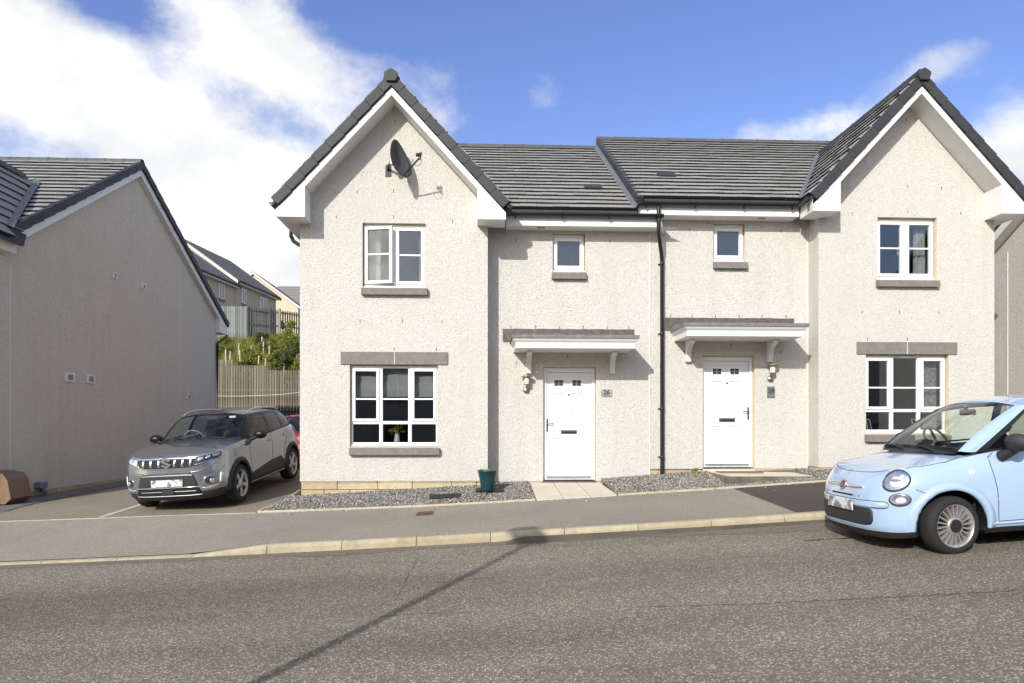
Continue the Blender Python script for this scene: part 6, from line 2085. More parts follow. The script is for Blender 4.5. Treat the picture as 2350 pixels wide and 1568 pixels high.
W0 = Vector((-9.93, 11.0, C + 5.40)); WS = 1.36
def keepL(p):
    wz = W0.z - WS * abs(p.x - W0.x)
    return p.z > wz - 0.25 and p.z < AP.z - 0.02
TGL = 0.31
roof_tiles(rf, Vector((XV - 0.03, E0.y, ez)), Vector((-1, 0, 0)), usL, 18 * TW, int(tl / TGL) + 1, TW, TGL, keepL, nL, limit=300)
ridge_tiles(rf, Vector((-17.0, AP.y, AP.z + 0.05)), Vector((XV + 0.03, AP.y, AP.z + 0.05)), 18)
verge_caps(lh, E0 + Vector((0.03, -0.05, -0.02)), AP + Vector((0.03, 0, 0.0)), 14, Vector((1, 0, 0)), depth=0.17, width=0.12)
verge_caps(lh, E1 + Vector((0.03, 0.05, -0.02)), AP + Vector((0.03, 0, 0.0)), 16, Vector((1, 0, 0)), depth=0.17, width=0.12)
for (e, sg) in ((E0, 1), (E1, -1)):
    mb = MB()
    a = Vector((XV - 0.02, AP.y, AP.z - 0.19)); b_ = Vector((XV - 0.02, e.y, ez - 0.19))
    mb.prism([(AP.y, AP.z - 0.17), (e.y, ez - 0.17), (e.y, ez - 0.36), (AP.y, AP.z - 0.36)], 'x', XV - 0.035, XV - 0.015)
    mb.build('barge_board', 'white_board', lh)
    mb = MB(); mb.quad((XV - 0.035, AP.y, AP.z - 0.34), (XV - 0.035, e.y, ez - 0.34), (XG, e.y, ez - 0.34), (XG, AP.y, AP.z - 0.34)); mb.build('soffit', 'white_board', lh)
# box end and gutter of the rear eaves, downpipe
q0, q1 = atx(497, 690, XV), atx(523, 745, XV)
mb = MB(); mb.prism([(ybw - 0.06, ez - 0.42), (E1.y - 0.04, ez - 0.42), (E1.y - 0.04, ez - 0.10), (ybw - 0.06, ez + 0.22)], 'x', XG - 0.3, XV - 0.012); mb.build('box_end', 'white_board', lh)
gutter(lh, (XV, E1.y + 0.03, ez - 0.06), (-16, E1.y + 0.03, ez - 0.06), brackets=False)
mb = MB(); dy = ybw + 0.10
mb.tube([(XV - 0.05, E1.y + 0.02, ez - 0.1), (XV - 0.05, E1.y + 0.02, ez - 0.46), (XG + 0.06, dy + 0.25, ez - 0.62), (XG + 0.055, dy - 0.16, ez - 0.78), (XG + 0.055, dy - 0.18, ez - 0.95), (XG + 0.055, dy - 0.18, HB - 0.2)], 0.042, 10); mb.build('downpipe', 'black_plastic', lh)
# small wing in front of it
for q in (1, -1):
    ft = Vector((W0.x + q * 1.46, 0, W0.z - WS * 1.46))
    yv = lambda z: E0.y + (z - ez) / (AP.z - ez) * (AP.y - E0.y) + 0.15
    wr = slope_slab('wing_roof', [(ft.x, 11.85, ft.z - 0.05), (ft.x, yv(ft.z) + 0.3, ft.z - 0.05), (W0.x, yv(W0.z), W0.z - 0.05), (W0.x, 11.85, W0.z - 0.05)], lh, 'verge_grey')
    sl = Vector((-q, 0, WS)).normalized(); nn = Vector((q * WS, 0, 1)).normalized()
    def keepW(p): return p.z < W0.z - 0.02 and p.z > ez + (p.y - E0.y) / (AP.y - E0.y) * (AP.z - ez) - 0.02
    if q > 0: roof_tiles(wr, Vector((ft.x, 11.85, ft.z)), Vector((0, 1, 0)), sl, 4.5, 9, TW, TG, keepW, nn, limit=0)
mb = MB()
vl = []
for i in range(11):
    z = ez + (W0.z - ez) * i / 10
    vl.append(Vector((W0.x + (W0.z - z) / WS, E0.y + (z - ez) / (AP.z - ez) * (AP.y - E0.y), z + 0.07)))
mb.grid([[p + Vector((0.09, 0, 0.0)) for p in vl], [p + Vector((-0.05, 0, 0.05)) for p in vl]], False)
mb.build('valley_lead', 'lead_light', lh)
ridge_tiles(lh, Vector((W0.x, 11.9, W0.z + 0.07)), Vector((W0.x, 15.2, W0.z + 0.07)), 9, 0.13, 0.15)
gx_ = XG + 0.24
mb = MB(); mb.box(gx_ - 0.06, gx_ - 0.04, 11.85, E0.y + 0.28, ez - 0.34, ez - 0.12); mb.quad((gx_ - 0.05, 11.85, ez - 0.335), (gx_ - 0.05, E0.y + 0.28, ez - 0.335), (XG, E0.y + 0.28, ez - 0.335), (XG, 11.85, ez - 0.335)); mb.build('fascia', 'white_board', lh)
gutter(lh, (gx_ + 0.02, 11.85, ez - 0.13), (gx_ + 0.02, E0.y + 0.34, ez - 0.13), brackets=False)
# wall vents
for (px, py, w_, h_) in ((262, 632, 0.10, 0.15), (328, 657, 0.10, 0.15), (158, 866, 0.16, 0.20), (206, 870, 0.16, 0.20), (432, 910, 0.11, 0.17)):
    p = atx(px, py, XG)
    o = empty('wall_vent', parent=lh)
    mb = MB(); mb.box(XG - 0.01, XG + 0.035, p.y - w_, p.y + w_, p.z - h_ / 2, p.z + h_ / 2, 0.008); mb.build('vent_cover', 'white_board', o)
    mb = MB(); mb.box(XG + 0.03, XG + 0.038, p.y - w_ * 0.55, p.y + w_ * 0.55, p.z - h_ * 0.3, p.z + h_ * 0.3); mb.build('vent_slot', 'grey_plastic', o)
# gravel strip along it
mb = MB(); mb.grid([[(x, y, drive_z(-8.16, y) + 0.012) for x in (XG, -8.35, -8.15)] for y in lin(12.1, 22, 20)]); mb.build('gravel_strip', 'gravel_bed', kind='structure')
# brown meter box on the ground and a grey drain outlet
p = atx(20, 1125, -8.45)
mt_o = empty('meter_box', (0, 0, 0))
tag(mt_o, 'brown plastic meter box low against the shaded gable end', 'meter box')
prof = [(XG + 0.01, 0.02), (XG + 0.30, 0.02), (XG + 0.40, 0.12), (XG + 0.34, 0.45), (XG + 0.26, 0.56), (XG + 0.01, 0.60)]
zg = drive_z(-8.2, 12.6) + 0.01
mb = MB(); mb.prism([(a, zg + b_) for a, b_ in prof], 'y', 12.55, 13.12); mb.build('box', 'brown_plastic', mt_o)
mb = MB(); mb.prism([(XG + 0.375, zg + 0.14), (XG + 0.383, zg + 0.14), (XG + 0.335, zg + 0.44), (XG + 0.327, zg + 0.44)], 'y', 12.60, 13.07); mb.build('lid', 'brown_plastic', mt_o)
p = atx(88, 1113, XG)
o = empty('drain_outlet'); tag(o, 'small grey overflow box and pipe at the foot of the shaded gable end', 'drain pipe')
mb = MB(); mb.box(XG, XG + 0.13, p.y - 0.14, p.y + 0.10, p.z - 0.06, p.z + 0.06, 0.01); mb.build('outlet_box', 'grey_plastic', o)
mb = MB(); mb.tube([(XG + 0.08, p.y, p.z - 0.05), (XG + 0.09, p.y, p.z - 0.10), (XG + 0.13, p.y + 0.03, p.z - 0.17), (XG + 0.13, p.y + 0.03, p.z - 0.36)], 0.055, 10); mb.build('outlet_pipe', 'lead_light', o)

# ---- house beyond the blue car: gable end seen at a grazing angle
rh = empty('gable_end_house')
tag(rh, 'pale roughcast house at the edge, its gable end just past house 24', 'house')
XR = 11.3
R0, R1 = atx(2285, 566, XR), atx(2352, 488, XR)
sl_ = (R1.z - R0.z) / (R0.y - R1.y)
eb = R0 + Vector((0, 1.2, -1.2 * sl_)); ra = R1 + Vector((0, -3.0, 3.0 * sl_))
mb = MB()
mb.add([(XR, ra.y - 5, H24 - 0.4), (XR, eb.y - 0.3, H24 - 0.4), (XR, eb.y - 0.3, eb.z + 0.05), (XR, ra.y, ra.z - 0.12), (XR, ra.y - 5, ra.z - 5 * sl_)], [(0, 1, 2, 3, 4)])
mb.quad((XR, eb.y - 0.3, H24 - 0.4), (XR + 7, eb.y - 0.3, H24 - 0.4), (XR + 7, eb.y - 0.3, eb.z), (XR, eb.y - 0.3, eb.z))
mb.quad((XR, ra.y - 5, H24 - 0.4), (XR + 7, ra.y - 5, H24 - 0.4), (XR + 7, ra.y - 5, ra.z - 5 * sl_), (XR, ra.y - 5, ra.z - 5 * sl_))
mb.build('wall', 'harling', rh)
p = atx(2313, 700, XR)
mb = MB(); mb.box(XR - 0.012, XR + 0.01, p.y - 0.008, p.y + 0.008, H24 - 0.3, R0.z - 0.2); mb.build('render_bead', 'white_board', rh)
slope_slab('roof', [(XR - 0.28, eb.y, eb.z + 0.12), (XR + 7, eb.y, eb.z + 0.12), (XR + 7, ra.y, ra.z + 0.12), (XR - 0.28, ra.y, ra.z + 0.12)], rh, 'verge_grey', 0.09)
slope_slab('roof_back', [(XR - 0.28, ra.y, ra.z + 0.12), (XR + 7, ra.y, ra.z + 0.12), (XR + 7, ra.y - 5.3, ra.z + 0.12 - 5.3 * sl_), (XR - 0.28, ra.y - 5.3, ra.z + 0.12 - 5.3 * sl_)], rh, 'verge_grey', 0.09)
mb = MB(); mb.prism([(eb.y, eb.z + 0.03), (ra.y, ra.z + 0.03), (ra.y, ra.z - 0.16), (eb.y, eb.z - 0.16)], 'x', XR - 0.27, XR - 0.25); mb.build('barge_board', 'white_board', rh)
mb = MB(); mb.quad((XR - 0.25, eb.y, eb.z - 0.12), (XR - 0.25, ra.y, ra.z - 0.12), (XR, ra.y, ra.z - 0.12), (XR, eb.y, eb.z - 0.12)); mb.build('soffit', 'white_board', rh)

# ------------------------------------------------------------------ background on the hill
def simple_house(name, label, o, ax, length, depth, z0, eave, rise, wins, wall='harling_buff', group=None, roof_mat='far_tile', over=0.35, cat='house'):
    """o: front corner on the ground plan; ax: unit vector along the front; the front faces to its right hand"""
    ax = Vector((ax[0], ax[1], 0)).normalized()
    inn = Vector((-ax.y, ax.x, 0))           # from the front into the house
    o = Vector((o[0], o[1], 0))
    root = empty(name); tag(root, label, cat, group)
    def P_(a, d, z): return o + ax * a + inn * d + Vector((0, 0, z))
    mb = MB()
    mb.quad(P_(0, 0, z0), P_(length, 0, z0), P_(length, 0, eave), P_(0, 0, eave))
    mb.quad(P_(0, depth, z0), P_(length, depth, z0), P_(length, depth, eave), P_(0, depth, eave))
    for a in (0, length):
        mb.add([P_(a, 0, z0), P_(a, depth, z0), P_(a, depth, eave), P_(a, depth / 2, eave + rise - 0.1), P_(a, 0, eave)], [(0, 1, 2, 3, 4)])
    mb.build('wall', wall, root)
    k = rise / (depth / 2)
    e2 = eave - over * k
    for s_ in (0, 1):
        d0 = -over if s_ == 0 else depth + over
        q = [P_(-0.25, d0, e2 + 0.12), P_(length + 0.25, d0, e2 + 0.12), P_(length + 0.25, depth / 2, eave + rise + 0.12), P_(-0.25, depth / 2, eave + rise + 0.12)]
        slope_slab('roof', q, root, roof_mat, 0.12)
        mb = MB()
        mb.add([P_(0, d0, e2 - 0.16), P_(length, d0, e2 - 0.16), P_(length, d0, e2 + 0.02), P_(0, d0, e2 + 0.02)], [(0, 1, 2, 3)])
        mb.add([P_(0, d0, e2 - 0.16), P_(length, d0, e2 - 0.16), P_(length, 0 if s_ == 0 else depth, e2 - 0.16), P_(0, 0 if s_ == 0 else depth, e2 - 0.16)], [(0, 1, 2, 3)])
        mb.build('fascia', 'white_board', root)
        gutter(root, P_(-0.2, d0 - (0.06 if s_ == 0 else -0.06), e2 + 0.0), P_(length + 0.2, d0 - (0.06 if s_ == 0 else -0.06), e2 + 0.0), 0.07, False)
        for a in (-0.24, length + 0.24):
            mb = MB(); v1, v2 = P_(a, d0, e2), P_(a, depth / 2, eave + rise)
            dz = Vector((0, 0, 0.2)); t = ax * 0.03
            mb.add([v1 - dz - t, v2 - dz - t, v2 - t + dz * 0.1, v1 - t + dz * 0.1, v1 - dz + t, v2 - dz + t, v2 + t + dz * 0.1, v1 + t + dz * 0.1], [(0, 1, 2, 3), (7, 6, 5, 4), (0, 4, 5, 1), (3, 2, 6, 7)])
            mb.build('barge_board', 'white_board', root)
    for (a, z, w_, h_) in wins:
        wn_ = empty('window', parent=root)
        out_v = -inn
        def Q(da, dz, off): return P_(a + da, 0, z + dz) + out_v * off
        mb = MB()
        for (x0_, x1_, zz0, zz1) in ((0, w_, 0, 0.07), (0, w_, h_ - 0.07, h_), (0, 0.07, 0.07, h_ - 0.07), (w_ - 0.07, w_, 0.07, h_ - 0.07), (w_ / 2 - 0.04, w_ / 2 + 0.04, 0.07, h_ - 0.07)):
            c8 = [Q(x0_, zz0, -0.02), Q(x1_, zz0, -0.02), Q(x1_, zz1, -0.02), Q(x0_, zz1, -0.02), Q(x0_, zz0, 0.03), Q(x1_, zz0, 0.03), Q(x1_, zz1, 0.03), Q(x0_, zz1, 0.03)]
            mb.add(c8, [(0, 1, 2, 3), (7, 6, 5, 4), (0, 4, 5, 1), (1, 5, 6, 2), (2, 6, 7, 3), (3, 7, 4, 0)])
        mb.build('frame', 'white_upvc', wn_)
        mb = MB(); mb.add([Q(0.05, 0.05, 0.012), Q(w_ - 0.05, 0.05, 0.012), Q(w_ - 0.05, h_ - 0.05, 0.012), Q(0.05, h_ - 0.05, 0.012)], [(0, 1, 2, 3)]); mb.build('pane', 'far_glass', wn_)
        mb = MB(); c8 = [Q(-0.08, -0.16, -0.02), Q(w_ + 0.08, -0.16, -0.02), Q(w_ + 0.08, 0, -0.02), Q(-0.08, 0, -0.02), Q(-0.08, -0.16, 0.09), Q(w_ + 0.08, -0.16, 0.09), Q(w_ + 0.08, 0, 0.09), Q(-0.08, 0, 0.09)]
        mb.add(c8, [(0, 1, 2, 3), (7, 6, 5, 4), (0, 4, 5, 1), (1, 5, 6, 2), (2, 6, 7, 3), (3, 7, 4, 0)]); mb.build('sill', 'grey_stone', wn_)
    return root, P_
plain('far_glass', (0.035, 0.04, 0.048), 0.06, spec=0.9)

EZ = C + 11.2
G1 = 'buff terrace on the hill behind the fences'
axT = Vector((0.137, 0.99, 0)).normalized()
oA = at(432, 700, 44.0)
oA = Vector((-20.0 - 0.137 * 4, 44.0, 0))
simple_house('terraced_house', 'buff house on the hill with the lower roof, two windows above the green fence', oA, axT, 10.0, 8.6, C + 3.0, EZ - 0.1, 3.0,
             [(3.1, EZ - 1.65, 1.1, 1.15), (7.6, EZ - 1.7, 0.75, 1.15)], group=G1)
simple_house('terraced_house', 'buff house on the hill with the higher roof, farther up the terrace', oA + axT * 10.05, axT, 7.2, 8.6, C + 3.0, EZ + 0.3, 3.1,
             [(1.0, EZ - 1.45, 0.7, 1.15), (4.2, EZ - 1.5, 1.1, 1.15)], group=G1)
tip = oA + axT * 17.1 + Vector((0.1, 0, 0))
dsh = empty('satellite_dish'); tag(dsh, 'small dark satellite dish on the corner of the buff terrace', 'satellite dish')
mt = Matrix.Translation(tip + Vector((0.45, -0.1, EZ - 2.3))) @ Vector((0.9, -0.45, 0.25)).to_track_quat('Z', 'Y').to_matrix().to_4x4()
mb = MB(); mb.lathe([(0.0, -0.06), (0.25, -0.02), (0.42, 0.06), (0.43, 0.05)], 18, mt); mb.build('reflector', 'dish_grey', dsh)
mb = MB(); mb.tube([mt @ Vector((0, 0, -0.05)), mt @ Vector((0, 0.1, -0.5))], 0.03, 6); mb.build('bracket', 'black_plastic', dsh)
o3 = Vector((-33.0, 85.0, 0))
simple_house('detached_house', 'distant cream gabled house behind the buff terrace', (-22.6, 85.0), (0, 1), 9.0, 10.8, C + 8, C + 14.8, 4.0, [], wall='harling_cream')
simple_house('detached_house', 'distant roof with grey tiles in rows, showing past the cream gable', (-30.3, 100.0), (1, 0), 9.0, 7.0, C + 9, C + 17.9, 2.9, [], wall='harling_cream', roof_mat='tile_rows')

# front of the left house's small wing: barge boards, verge caps and a window
yw0 = 12.15
for q in (1, -1):
    ft = Vector((W0.x + q * 1.46, 11.85, W0.z - WS * 1.46))
    verge_caps(lh, Vector((ft.x, 11.85, ft.z)), Vector((W0.x, 11.85, W0.z)), 9, Vector((0, -1, 0)), depth=0.16, width=0.12)
    mb = MB(); mb.prism([(W0.x, W0.z - 0.16), (ft.x, ft.z - 0.16), (ft.x, ft.z - 0.36), (W0.x, W0.z - 0.36)], 'y', 11.88, 11.90); mb.build('barge_board', 'white_board', lh)
wn_ = empty('window', parent=lh)
wx0, wx1, wz0, wz1 = W0.x - 0.56, W0.x + 0.56, HB + 3.45, HB + 4.6
mb = MB(); ring(mb, wx0, wx1, wz0, wz1, 0.06, yw0 - 0.02, yw0 + 0.03); mb.box((wx0 + wx1) / 2 - 0.04, (wx0 + wx1) / 2 + 0.04, yw0 - 0.019, yw0 + 0.03, wz0 + 0.06, wz1 - 0.06); mb.build('frame', 'white_upvc', wn_)
mb = MB(); mb.quad((wx0 + 0.05, yw0 - 0.004, wz0 + 0.05), (wx1 - 0.05, yw0 - 0.004, wz0 + 0.05), (wx1 - 0.05, yw0 - 0.004, wz1 - 0.05), (wx0 + 0.05, yw0 - 0.004, wz1 - 0.05)); mb.build('pane', 'far_glass', wn_)
mb = MB(); mb.box(wx0 - 0.03, wx1 + 0.03, yw0 - 0.08, yw0 + 0.02, wz0 - 0.14, wz0 - 0.004); mb.build('sill', 'grey_stone', wn_)
# ------------------------------------------------------------------ fences, bank, trees
def board_fence(name, label, cat, p0, p1, z0f, topf, pitch, width, mat, post_mat=None, posts=(), rails=(), back=1, jig=0.01, seed=1):
    r = random.Random(seed)
    p0, p1 = Vector(p0), Vector(p1)
    d = p1 - p0; L = d.length; d.normalize()
    n = Vector((-d.y, d.x))
    root = empty(name); tag(root, label, cat)
    for rz in rails:
        mb = MB()
        a, b_ = p0, p1
        for (q, w0, w1) in ((0, -0.02, 0.02),):
            pts = []
            for c_ in (a, b_):
                t = 0 if c_ is a else L
                zz = rz(t)
                for (oo, hh) in ((0.015, -0.045), (0.06, -0.045), (0.06, 0.045), (0.015, 0.045)):
                    pts.append((c_.x + n.x * oo * back, c_.y + n.y * oo * back, zz + hh))
            mb.add(pts, [(0, 1, 2, 3), (7, 6, 5, 4), (0, 4, 5, 1), (1, 5, 6, 2), (2, 6, 7, 3), (3, 7, 4, 0)])
        mb.build('rail', post_mat or mat, root)
    i = 0
    t = 0.0
    while t < L:
        zt = topf(t) + r.uniform(-jig, jig); zb_ = z0f(t)
        w = width * r.uniform(0.94, 1.04)
        mb = MB(); mb.box(-w / 2, w / 2, -0.009, 0.009, zb_, zt)
        c_ = p0 + d * (t + width / 2)
        inst(mb.mesh('board', mat), 'board', root, Matrix.Translation((c_.x, c_.y, 0)) @ Matrix.Rotation(math.atan2(d.y, d.x) + r.uniform(-0.04, 0.04), 4, 'Z'))
        t += pitch
    for (t, h) in posts:
        c_ = p0 + d * t
        mb = MB(); mb.box(-0.05, 0.05, -0.05, 0.05, z0f(t) - 0.1, topf(t) + h, 0.01)
        inst(mb.mesh('post', post_mat or mat), 'post', root, Matrix.Translation((c_.x + n.x * 0.07 * back, c_.y + n.y * 0.07 * back, 0)) @ Matrix.Rotation(math.atan2(d.y, d.x), 4, 'Z'))
    return root

YF = 30.5
xa, xb = at(470, 900, YF).x, at(720, 900, YF).x
za, zm_, zc_ = at(515, 826, YF).z, at(570, 838.5, YF).z, at(650, 850, YF).z
x1_, x2_ = at(533, 900, YF).x, at(608, 900, YF).x
board_fence('timber_fence', 'weathered tan timber board fence across the end of the driveway', 'fence', (xa, YF), (xb, YF), lambda t: C + 0.0, lambda t: za if xa + t < x1_ else (zm_ if xa + t < x2_ else zc_), 0.112, 0.080, 'timber',
            posts=((x1_ - xa - 0.1, 0.04), (x2_ - xa + 0.1, 0.12)), rails=(lambda t: C + 0.8, lambda t: C + 1.6, lambda t: C + 2.2))
xk0, xk1 = at(600, 950, 28.2).x, at(720, 950, 28.2).x
zk_ = at(660, 931, 28.2).z
board_fence('timber_fence', 'low dark stained board fence in front of the tan one', 'fence', (xk0, 28.2), (xk1, 28.2), lambda t: C - 1.0, lambda t: zk_, 0.13, 0.105, 'timber_dark', rails=(lambda t: C + 0.2, lambda t: zk_ - 0.25), seed=4)
# washing line
mb = MB(); a, b_ = at(470, 908, 29.0), at(720, 897, 29.0)
mb.tube([a + (b_ - a) * t - Vector((0, 0, 0.10 * 4 * t * (1 - t))) for t in lin(0, 1, 10)], 0.008, 5); tag(mb.build('washing_line', 'white_upvc'), 'thin white washing line strung before the tan fence', 'washing line')

gA, gB, gC = at(480, 780, 38.0), at(562, 780, 38.0), at(700, 786, 40.4)
gt = at(540, 703, 38.0).z
board_fence('timber_fence', 'pale green board fence on the bank below the buff terrace', 'fence', (gA.x, 38.0), (gB.x, 38.0), lambda t: gA.z, lambda t: gt, 0.118, 0.10, 'timber_green', rails=(lambda t: gA.z + 0.3, lambda t: gt - 0.3), seed=7)
board_fence('timber_fence', 'grey open slat fence running back from the green fence', 'fence', (gB.x + 0.05, 38.02), (gC.x, 40.4), lambda t: gA.z + 0.05, lambda t: gt + 0.02, 0.14, 0.085, 'timber_grey', posts=((0.03, 0.02), (1.35, 0.05)), rails=(lambda t: gA.z + 0.15, lambda t: gA.z + 0.95, lambda t: gt - 0.12), back=-1, seed=9)
pw = at(642, 780, 39.2)
mb = MB(); mb.box(pw.x - 0.06, pw.x + 0.06, 39.1, 39.22, gA.z - 0.3, gt + 0.1); tag(mb.build('fence_post', 'timber_green'), 'pale round-edged post standing before the grey slat fence', 'post')
# rough stone footing under the green fence
root = empty('retaining_wall'); tag(root, 'low rough stone wall under the pale green fence', 'wall')
r = random.Random(12)
for j in range(3):
    x = gA.x
    while x < gB.x - 0.1:
        w = r.uniform(0.25, 0.45)
        mb = MB(); mb.box(x, min(x + w - 0.02, gB.x), 37.95 - r.uniform(0, 0.05), 38.2, gA.z - 0.05 - (j + 1) * 0.22, gA.z - 0.07 - j * 0.22, 0.02); mb.build('stone', 'sandstone', root)
        x += w
mb = MB(); mb.box(gA.x, gB.x, 37.9, 37.96, gA.z - 0.10, gA.z - 0.02); mb.build('coping_board', 'timber_grey', root)

def leaves(centers, n_per, size, seed, name, mat, parent=None, flat=0.0):
    """leaf-sized quads round clump centres (x, y, z, rx, ry, rz)"""
    g = np.random.default_rng(seed)
    C_ = np.array(centers, float)
    idx = np.repeat(np.arange(len(C_)), n_per)
    n = len(idx)
    dv_ = g.normal(size=(n, 3)); dv_ /= np.linalg.norm(dv_, axis=1, keepdims=True)
    rad = g.uniform(0.25, 1.08, (n, 1)) ** 0.6
    P_ = C_[idx, :3] + dv_ * rad * C_[idx, 3:6]
    u = g.normal(size=(n, 3)); u /= np.linalg.norm(u, axis=1, keepdims=True)
    w = np.cross(u, dv_ + g.normal(size=(n, 3)) * 0.6); w /= np.linalg.norm(w, axis=1, keepdims=True) + 1e-6
    s_ = g.uniform(0.6, 1.35, (n, 1)) * size
    V = np.stack([P_ - u * s_, P_ + w * s_ * 0.55, P_ + u * s_, P_ - w * s_ * 0.55], 1)
    me = bpy.data.meshes.new(name)
    me.vertices.add(n * 4); me.vertices.foreach_set('co', V.reshape(-1).astype(np.float32))
    me.loops.add(n * 4); me.loops.foreach_set('vertex_index', np.arange(n * 4, dtype=np.int32))
    me.polygons.add(n); me.polygons.foreach_set('loop_start', np.arange(0, n * 4, 4, dtype=np.int32))
    me.update(calc_edges=True)
    me.materials.append(M[mat])
    o = bpy.data.objects.new(name, me); COL.objects.link(o)
    if parent is not None: attach(o, parent)
    return o

def blades(n, x0, x1, y0, y1, zf, h0, h1, seed, name, mat, w=0.02):
    g = np.random.default_rng(seed)
    x = g.uniform(x0, x1, n); y = g.uniform(y0, y1, n)
    z = np.array([zf(a, b_) for a, b_ in zip(x, y)])
    h = g.uniform(h0, h1, n); an = g.uniform(0, 2 * np.pi, n)
    dx, dy = np.cos(an) * w, np.sin(an) * w
    lx, ly = g.normal(0, 0.25, n) * h, g.normal(0, 0.25, n) * h
    V = np.stack([np.stack([x - dx, y - dy, z], 1), np.stack([x + dx, y + dy, z], 1), np.stack([x + lx, y + ly, z + h], 1)], 1)
    me = bpy.data.meshes.new(name)
    me.vertices.add(n * 3); me.vertices.foreach_set('co', V.reshape(-1).astype(np.float32))
    me.loops.add(n * 3); me.loops.foreach_set('vertex_index', np.arange(n * 3, dtype=np.int32))
    me.polygons.add(n); me.polygons.foreach_set('loop_start', np.arange(0, n * 3, 3, dtype=np.int32))
    me.update(calc_edges=True); me.materials.append(M[mat])
    o = bpy.data.objects.new(name, me); COL.objects.link(o)
    return o

tag(blades(32000, -18, -7.5, 31.0, 40.0, lambda x, y: hill_z(x, y) - 0.03, 0.25, 0.75, 3, 'bank_grass', 'grass', 0.022), 'long green and yellow grass over the steep bank', 'grass', kind='stuff')
r = random.Random(4)
shrub_spots = [(512, 812, 31.0, 0.55), (540, 800, 31.5, 0.4), (585, 812, 30.0, 0.6), (610, 795, 31.2, 0.55), (638, 800, 30.5, 0.75), (660, 782, 31.0, 0.7), (680, 800, 29.8, 0.65), (625, 832, 28.6, 0.6), (565, 836, 28.4, 0.5), (655, 826, 28.2, 0.6), (690, 830, 28.0, 0.6), (515, 780, 32.0, 0.4), (598, 778, 32.3, 0.45)]
for i, (px, py, Y, rr) in enumerate(shrub_spots):
    Y = 31.6 + (Y - 28.0) * 1.35
    p = at(px, py, Y); rr *= 0.8
    sh = empty('shrub', (0, 0, 0)); tag(sh, ('bushy light green' if i % 3 else 'dark green') + ' shrub planted on the steep bank behind the tan fence', 'shrub', 'shrubs on the bank')
    gz = hill_z(p.x, p.y)
    cl = [(p.x + r.uniform(-rr, rr) * 0.8, p.y + r.uniform(-rr, rr) * 0.8, max(gz + 0.2, p.z + r.uniform(-0.5, 0.5) * rr), rr * r.uniform(0.35, 0.55), rr * r.uniform(0.35, 0.55), rr * r.uniform(0.3, 0.5)) for _ in range(7)]
    leaves(cl, 260, 0.045, 40 + i, 'foliage', 'leaf' if i % 3 else 'leaf_dark', sh)
    mb = MB()
    for c_ in cl[:4]: mb.tube([(p.x, p.y, gz - 0.1), (c_[0], c_[1], c_[2])], [0.02, 0.008], 5)
    mb.build('stem', 'bark', sh)
# sapling
YT = 34.0
p = at(668, 790, YT)
tr = empty('young_tree', (0, 0, 0)); tag(tr, 'slender young tree rising in front of the grey slat fence', 'tree')
gz = hill_z(p.x, YT)
ztop = at(665, 712, YT).z
mb = MB(); mb.tube([(p.x, YT, gz - 0.2), (p.x - 0.02, YT, (gz + ztop) / 2), (p.x - 0.1, YT, ztop)], [0.045, 0.03, 0.008], 7); mb.build('trunk', 'bark', tr)
cl = []
for i in range(22):
    t = r.uniform(0.15, 1.0)
    z = gz + (ztop - gz) * t
    a = r.uniform(0, 6.28); rad = (1.05 - t) * 0.9 * r.uniform(0.3, 1)
    cl.append((p.x - 0.1 * t + math.cos(a) * rad, YT + math.sin(a) * rad, z, 0.2, 0.2, 0.16))
mb = MB()
for c_ in cl: mb.tube([(p.x - 0.03, YT, c_[2] - 0.2), c_[:3]], [0.012, 0.005], 5)
mb.build('limb', 'bark', tr, kind='stuff')
leaves(cl, 90, 0.045, 77, 'crown', 'leaf', tr)
# tubes round the saplings on the bank
for (cx_, cy_) in ((415, 1305), (455, 1325), (548, 1240), (573, 1315), (693, 1265), (805, 1165), (820, 1220), (885, 1270), (940, 1365), (1043, 1240), (1085, 1190), (1185, 1310), (760, 1375), (840, 1405), (1027, 1420)):
    D_ = ((560 + 0.2806 * cx_) * 0.765, (700 + 0.2806 * cy_) * 0.765)
    Yg = 31.4 + (845 - D_[1]) * 0.085
    p = at(D_[0], D_[1], Yg)
    z0 = hill_z(p.x, Yg)
    hgt = max(0.55, p.z + 0.3 - z0)
    mb = MB(); rr = 0.032
    mb.lathe([(rr, 0.0), (rr, hgt), (rr * 0.8, hgt), (rr * 0.8, 0.0)], 10, Matrix.Translation((p.x, Yg, z0)) @ Matrix.Rotation(r.uniform(-0.06, 0.06), 4, 'Y'))
    tag(mb.build('tree_guard', 'tree_guard'), ('pale plastic guard tube standing just behind the tan fence' if D_[1] > 826 else 'pale plastic guard tube round a sapling higher up the grassy bank'), 'tree guard', 'sapling guards on the bank')

# ------------------------------------------------------------------ things on and by the two houses
# satellite dish on the gable of number 26
sd_ = empty('satellite_dish'); tag(sd_, 'dark grey mesh satellite dish fixed to the gable of house 26', 'satellite dish')
cz = at(918, 362, YW - 0.35)
n_ = Vector((0.78, -0.57, 0.25)).normalized()
qt = n_.to_track_quat('Z', 'Y').to_matrix().to_4x4()
up_l = Vector((0, 0, 1)) - n_ * n_.z; up_l.normalize(); sd_l = up_l.cross(n_)
lean = math.radians(-3)
def DL(a, b_, c_): return cz + (sd_l * (a * math.cos(lean) + b_ * math.sin(lean))) + up_l * (b_ * math.cos(lean) - a * math.sin(lean)) + n_ * c_
rows = []
for i in range(9):
    f = i / 8
    rows.append([DL(0.235 * f * math.cos(t) * (1 - 0.36 * math.sin(t)), 0.345 * f * math.sin(t), -0.09 * (1 - f * f)) for t in [2 * math.pi * k / 32 for k in range(32)]])
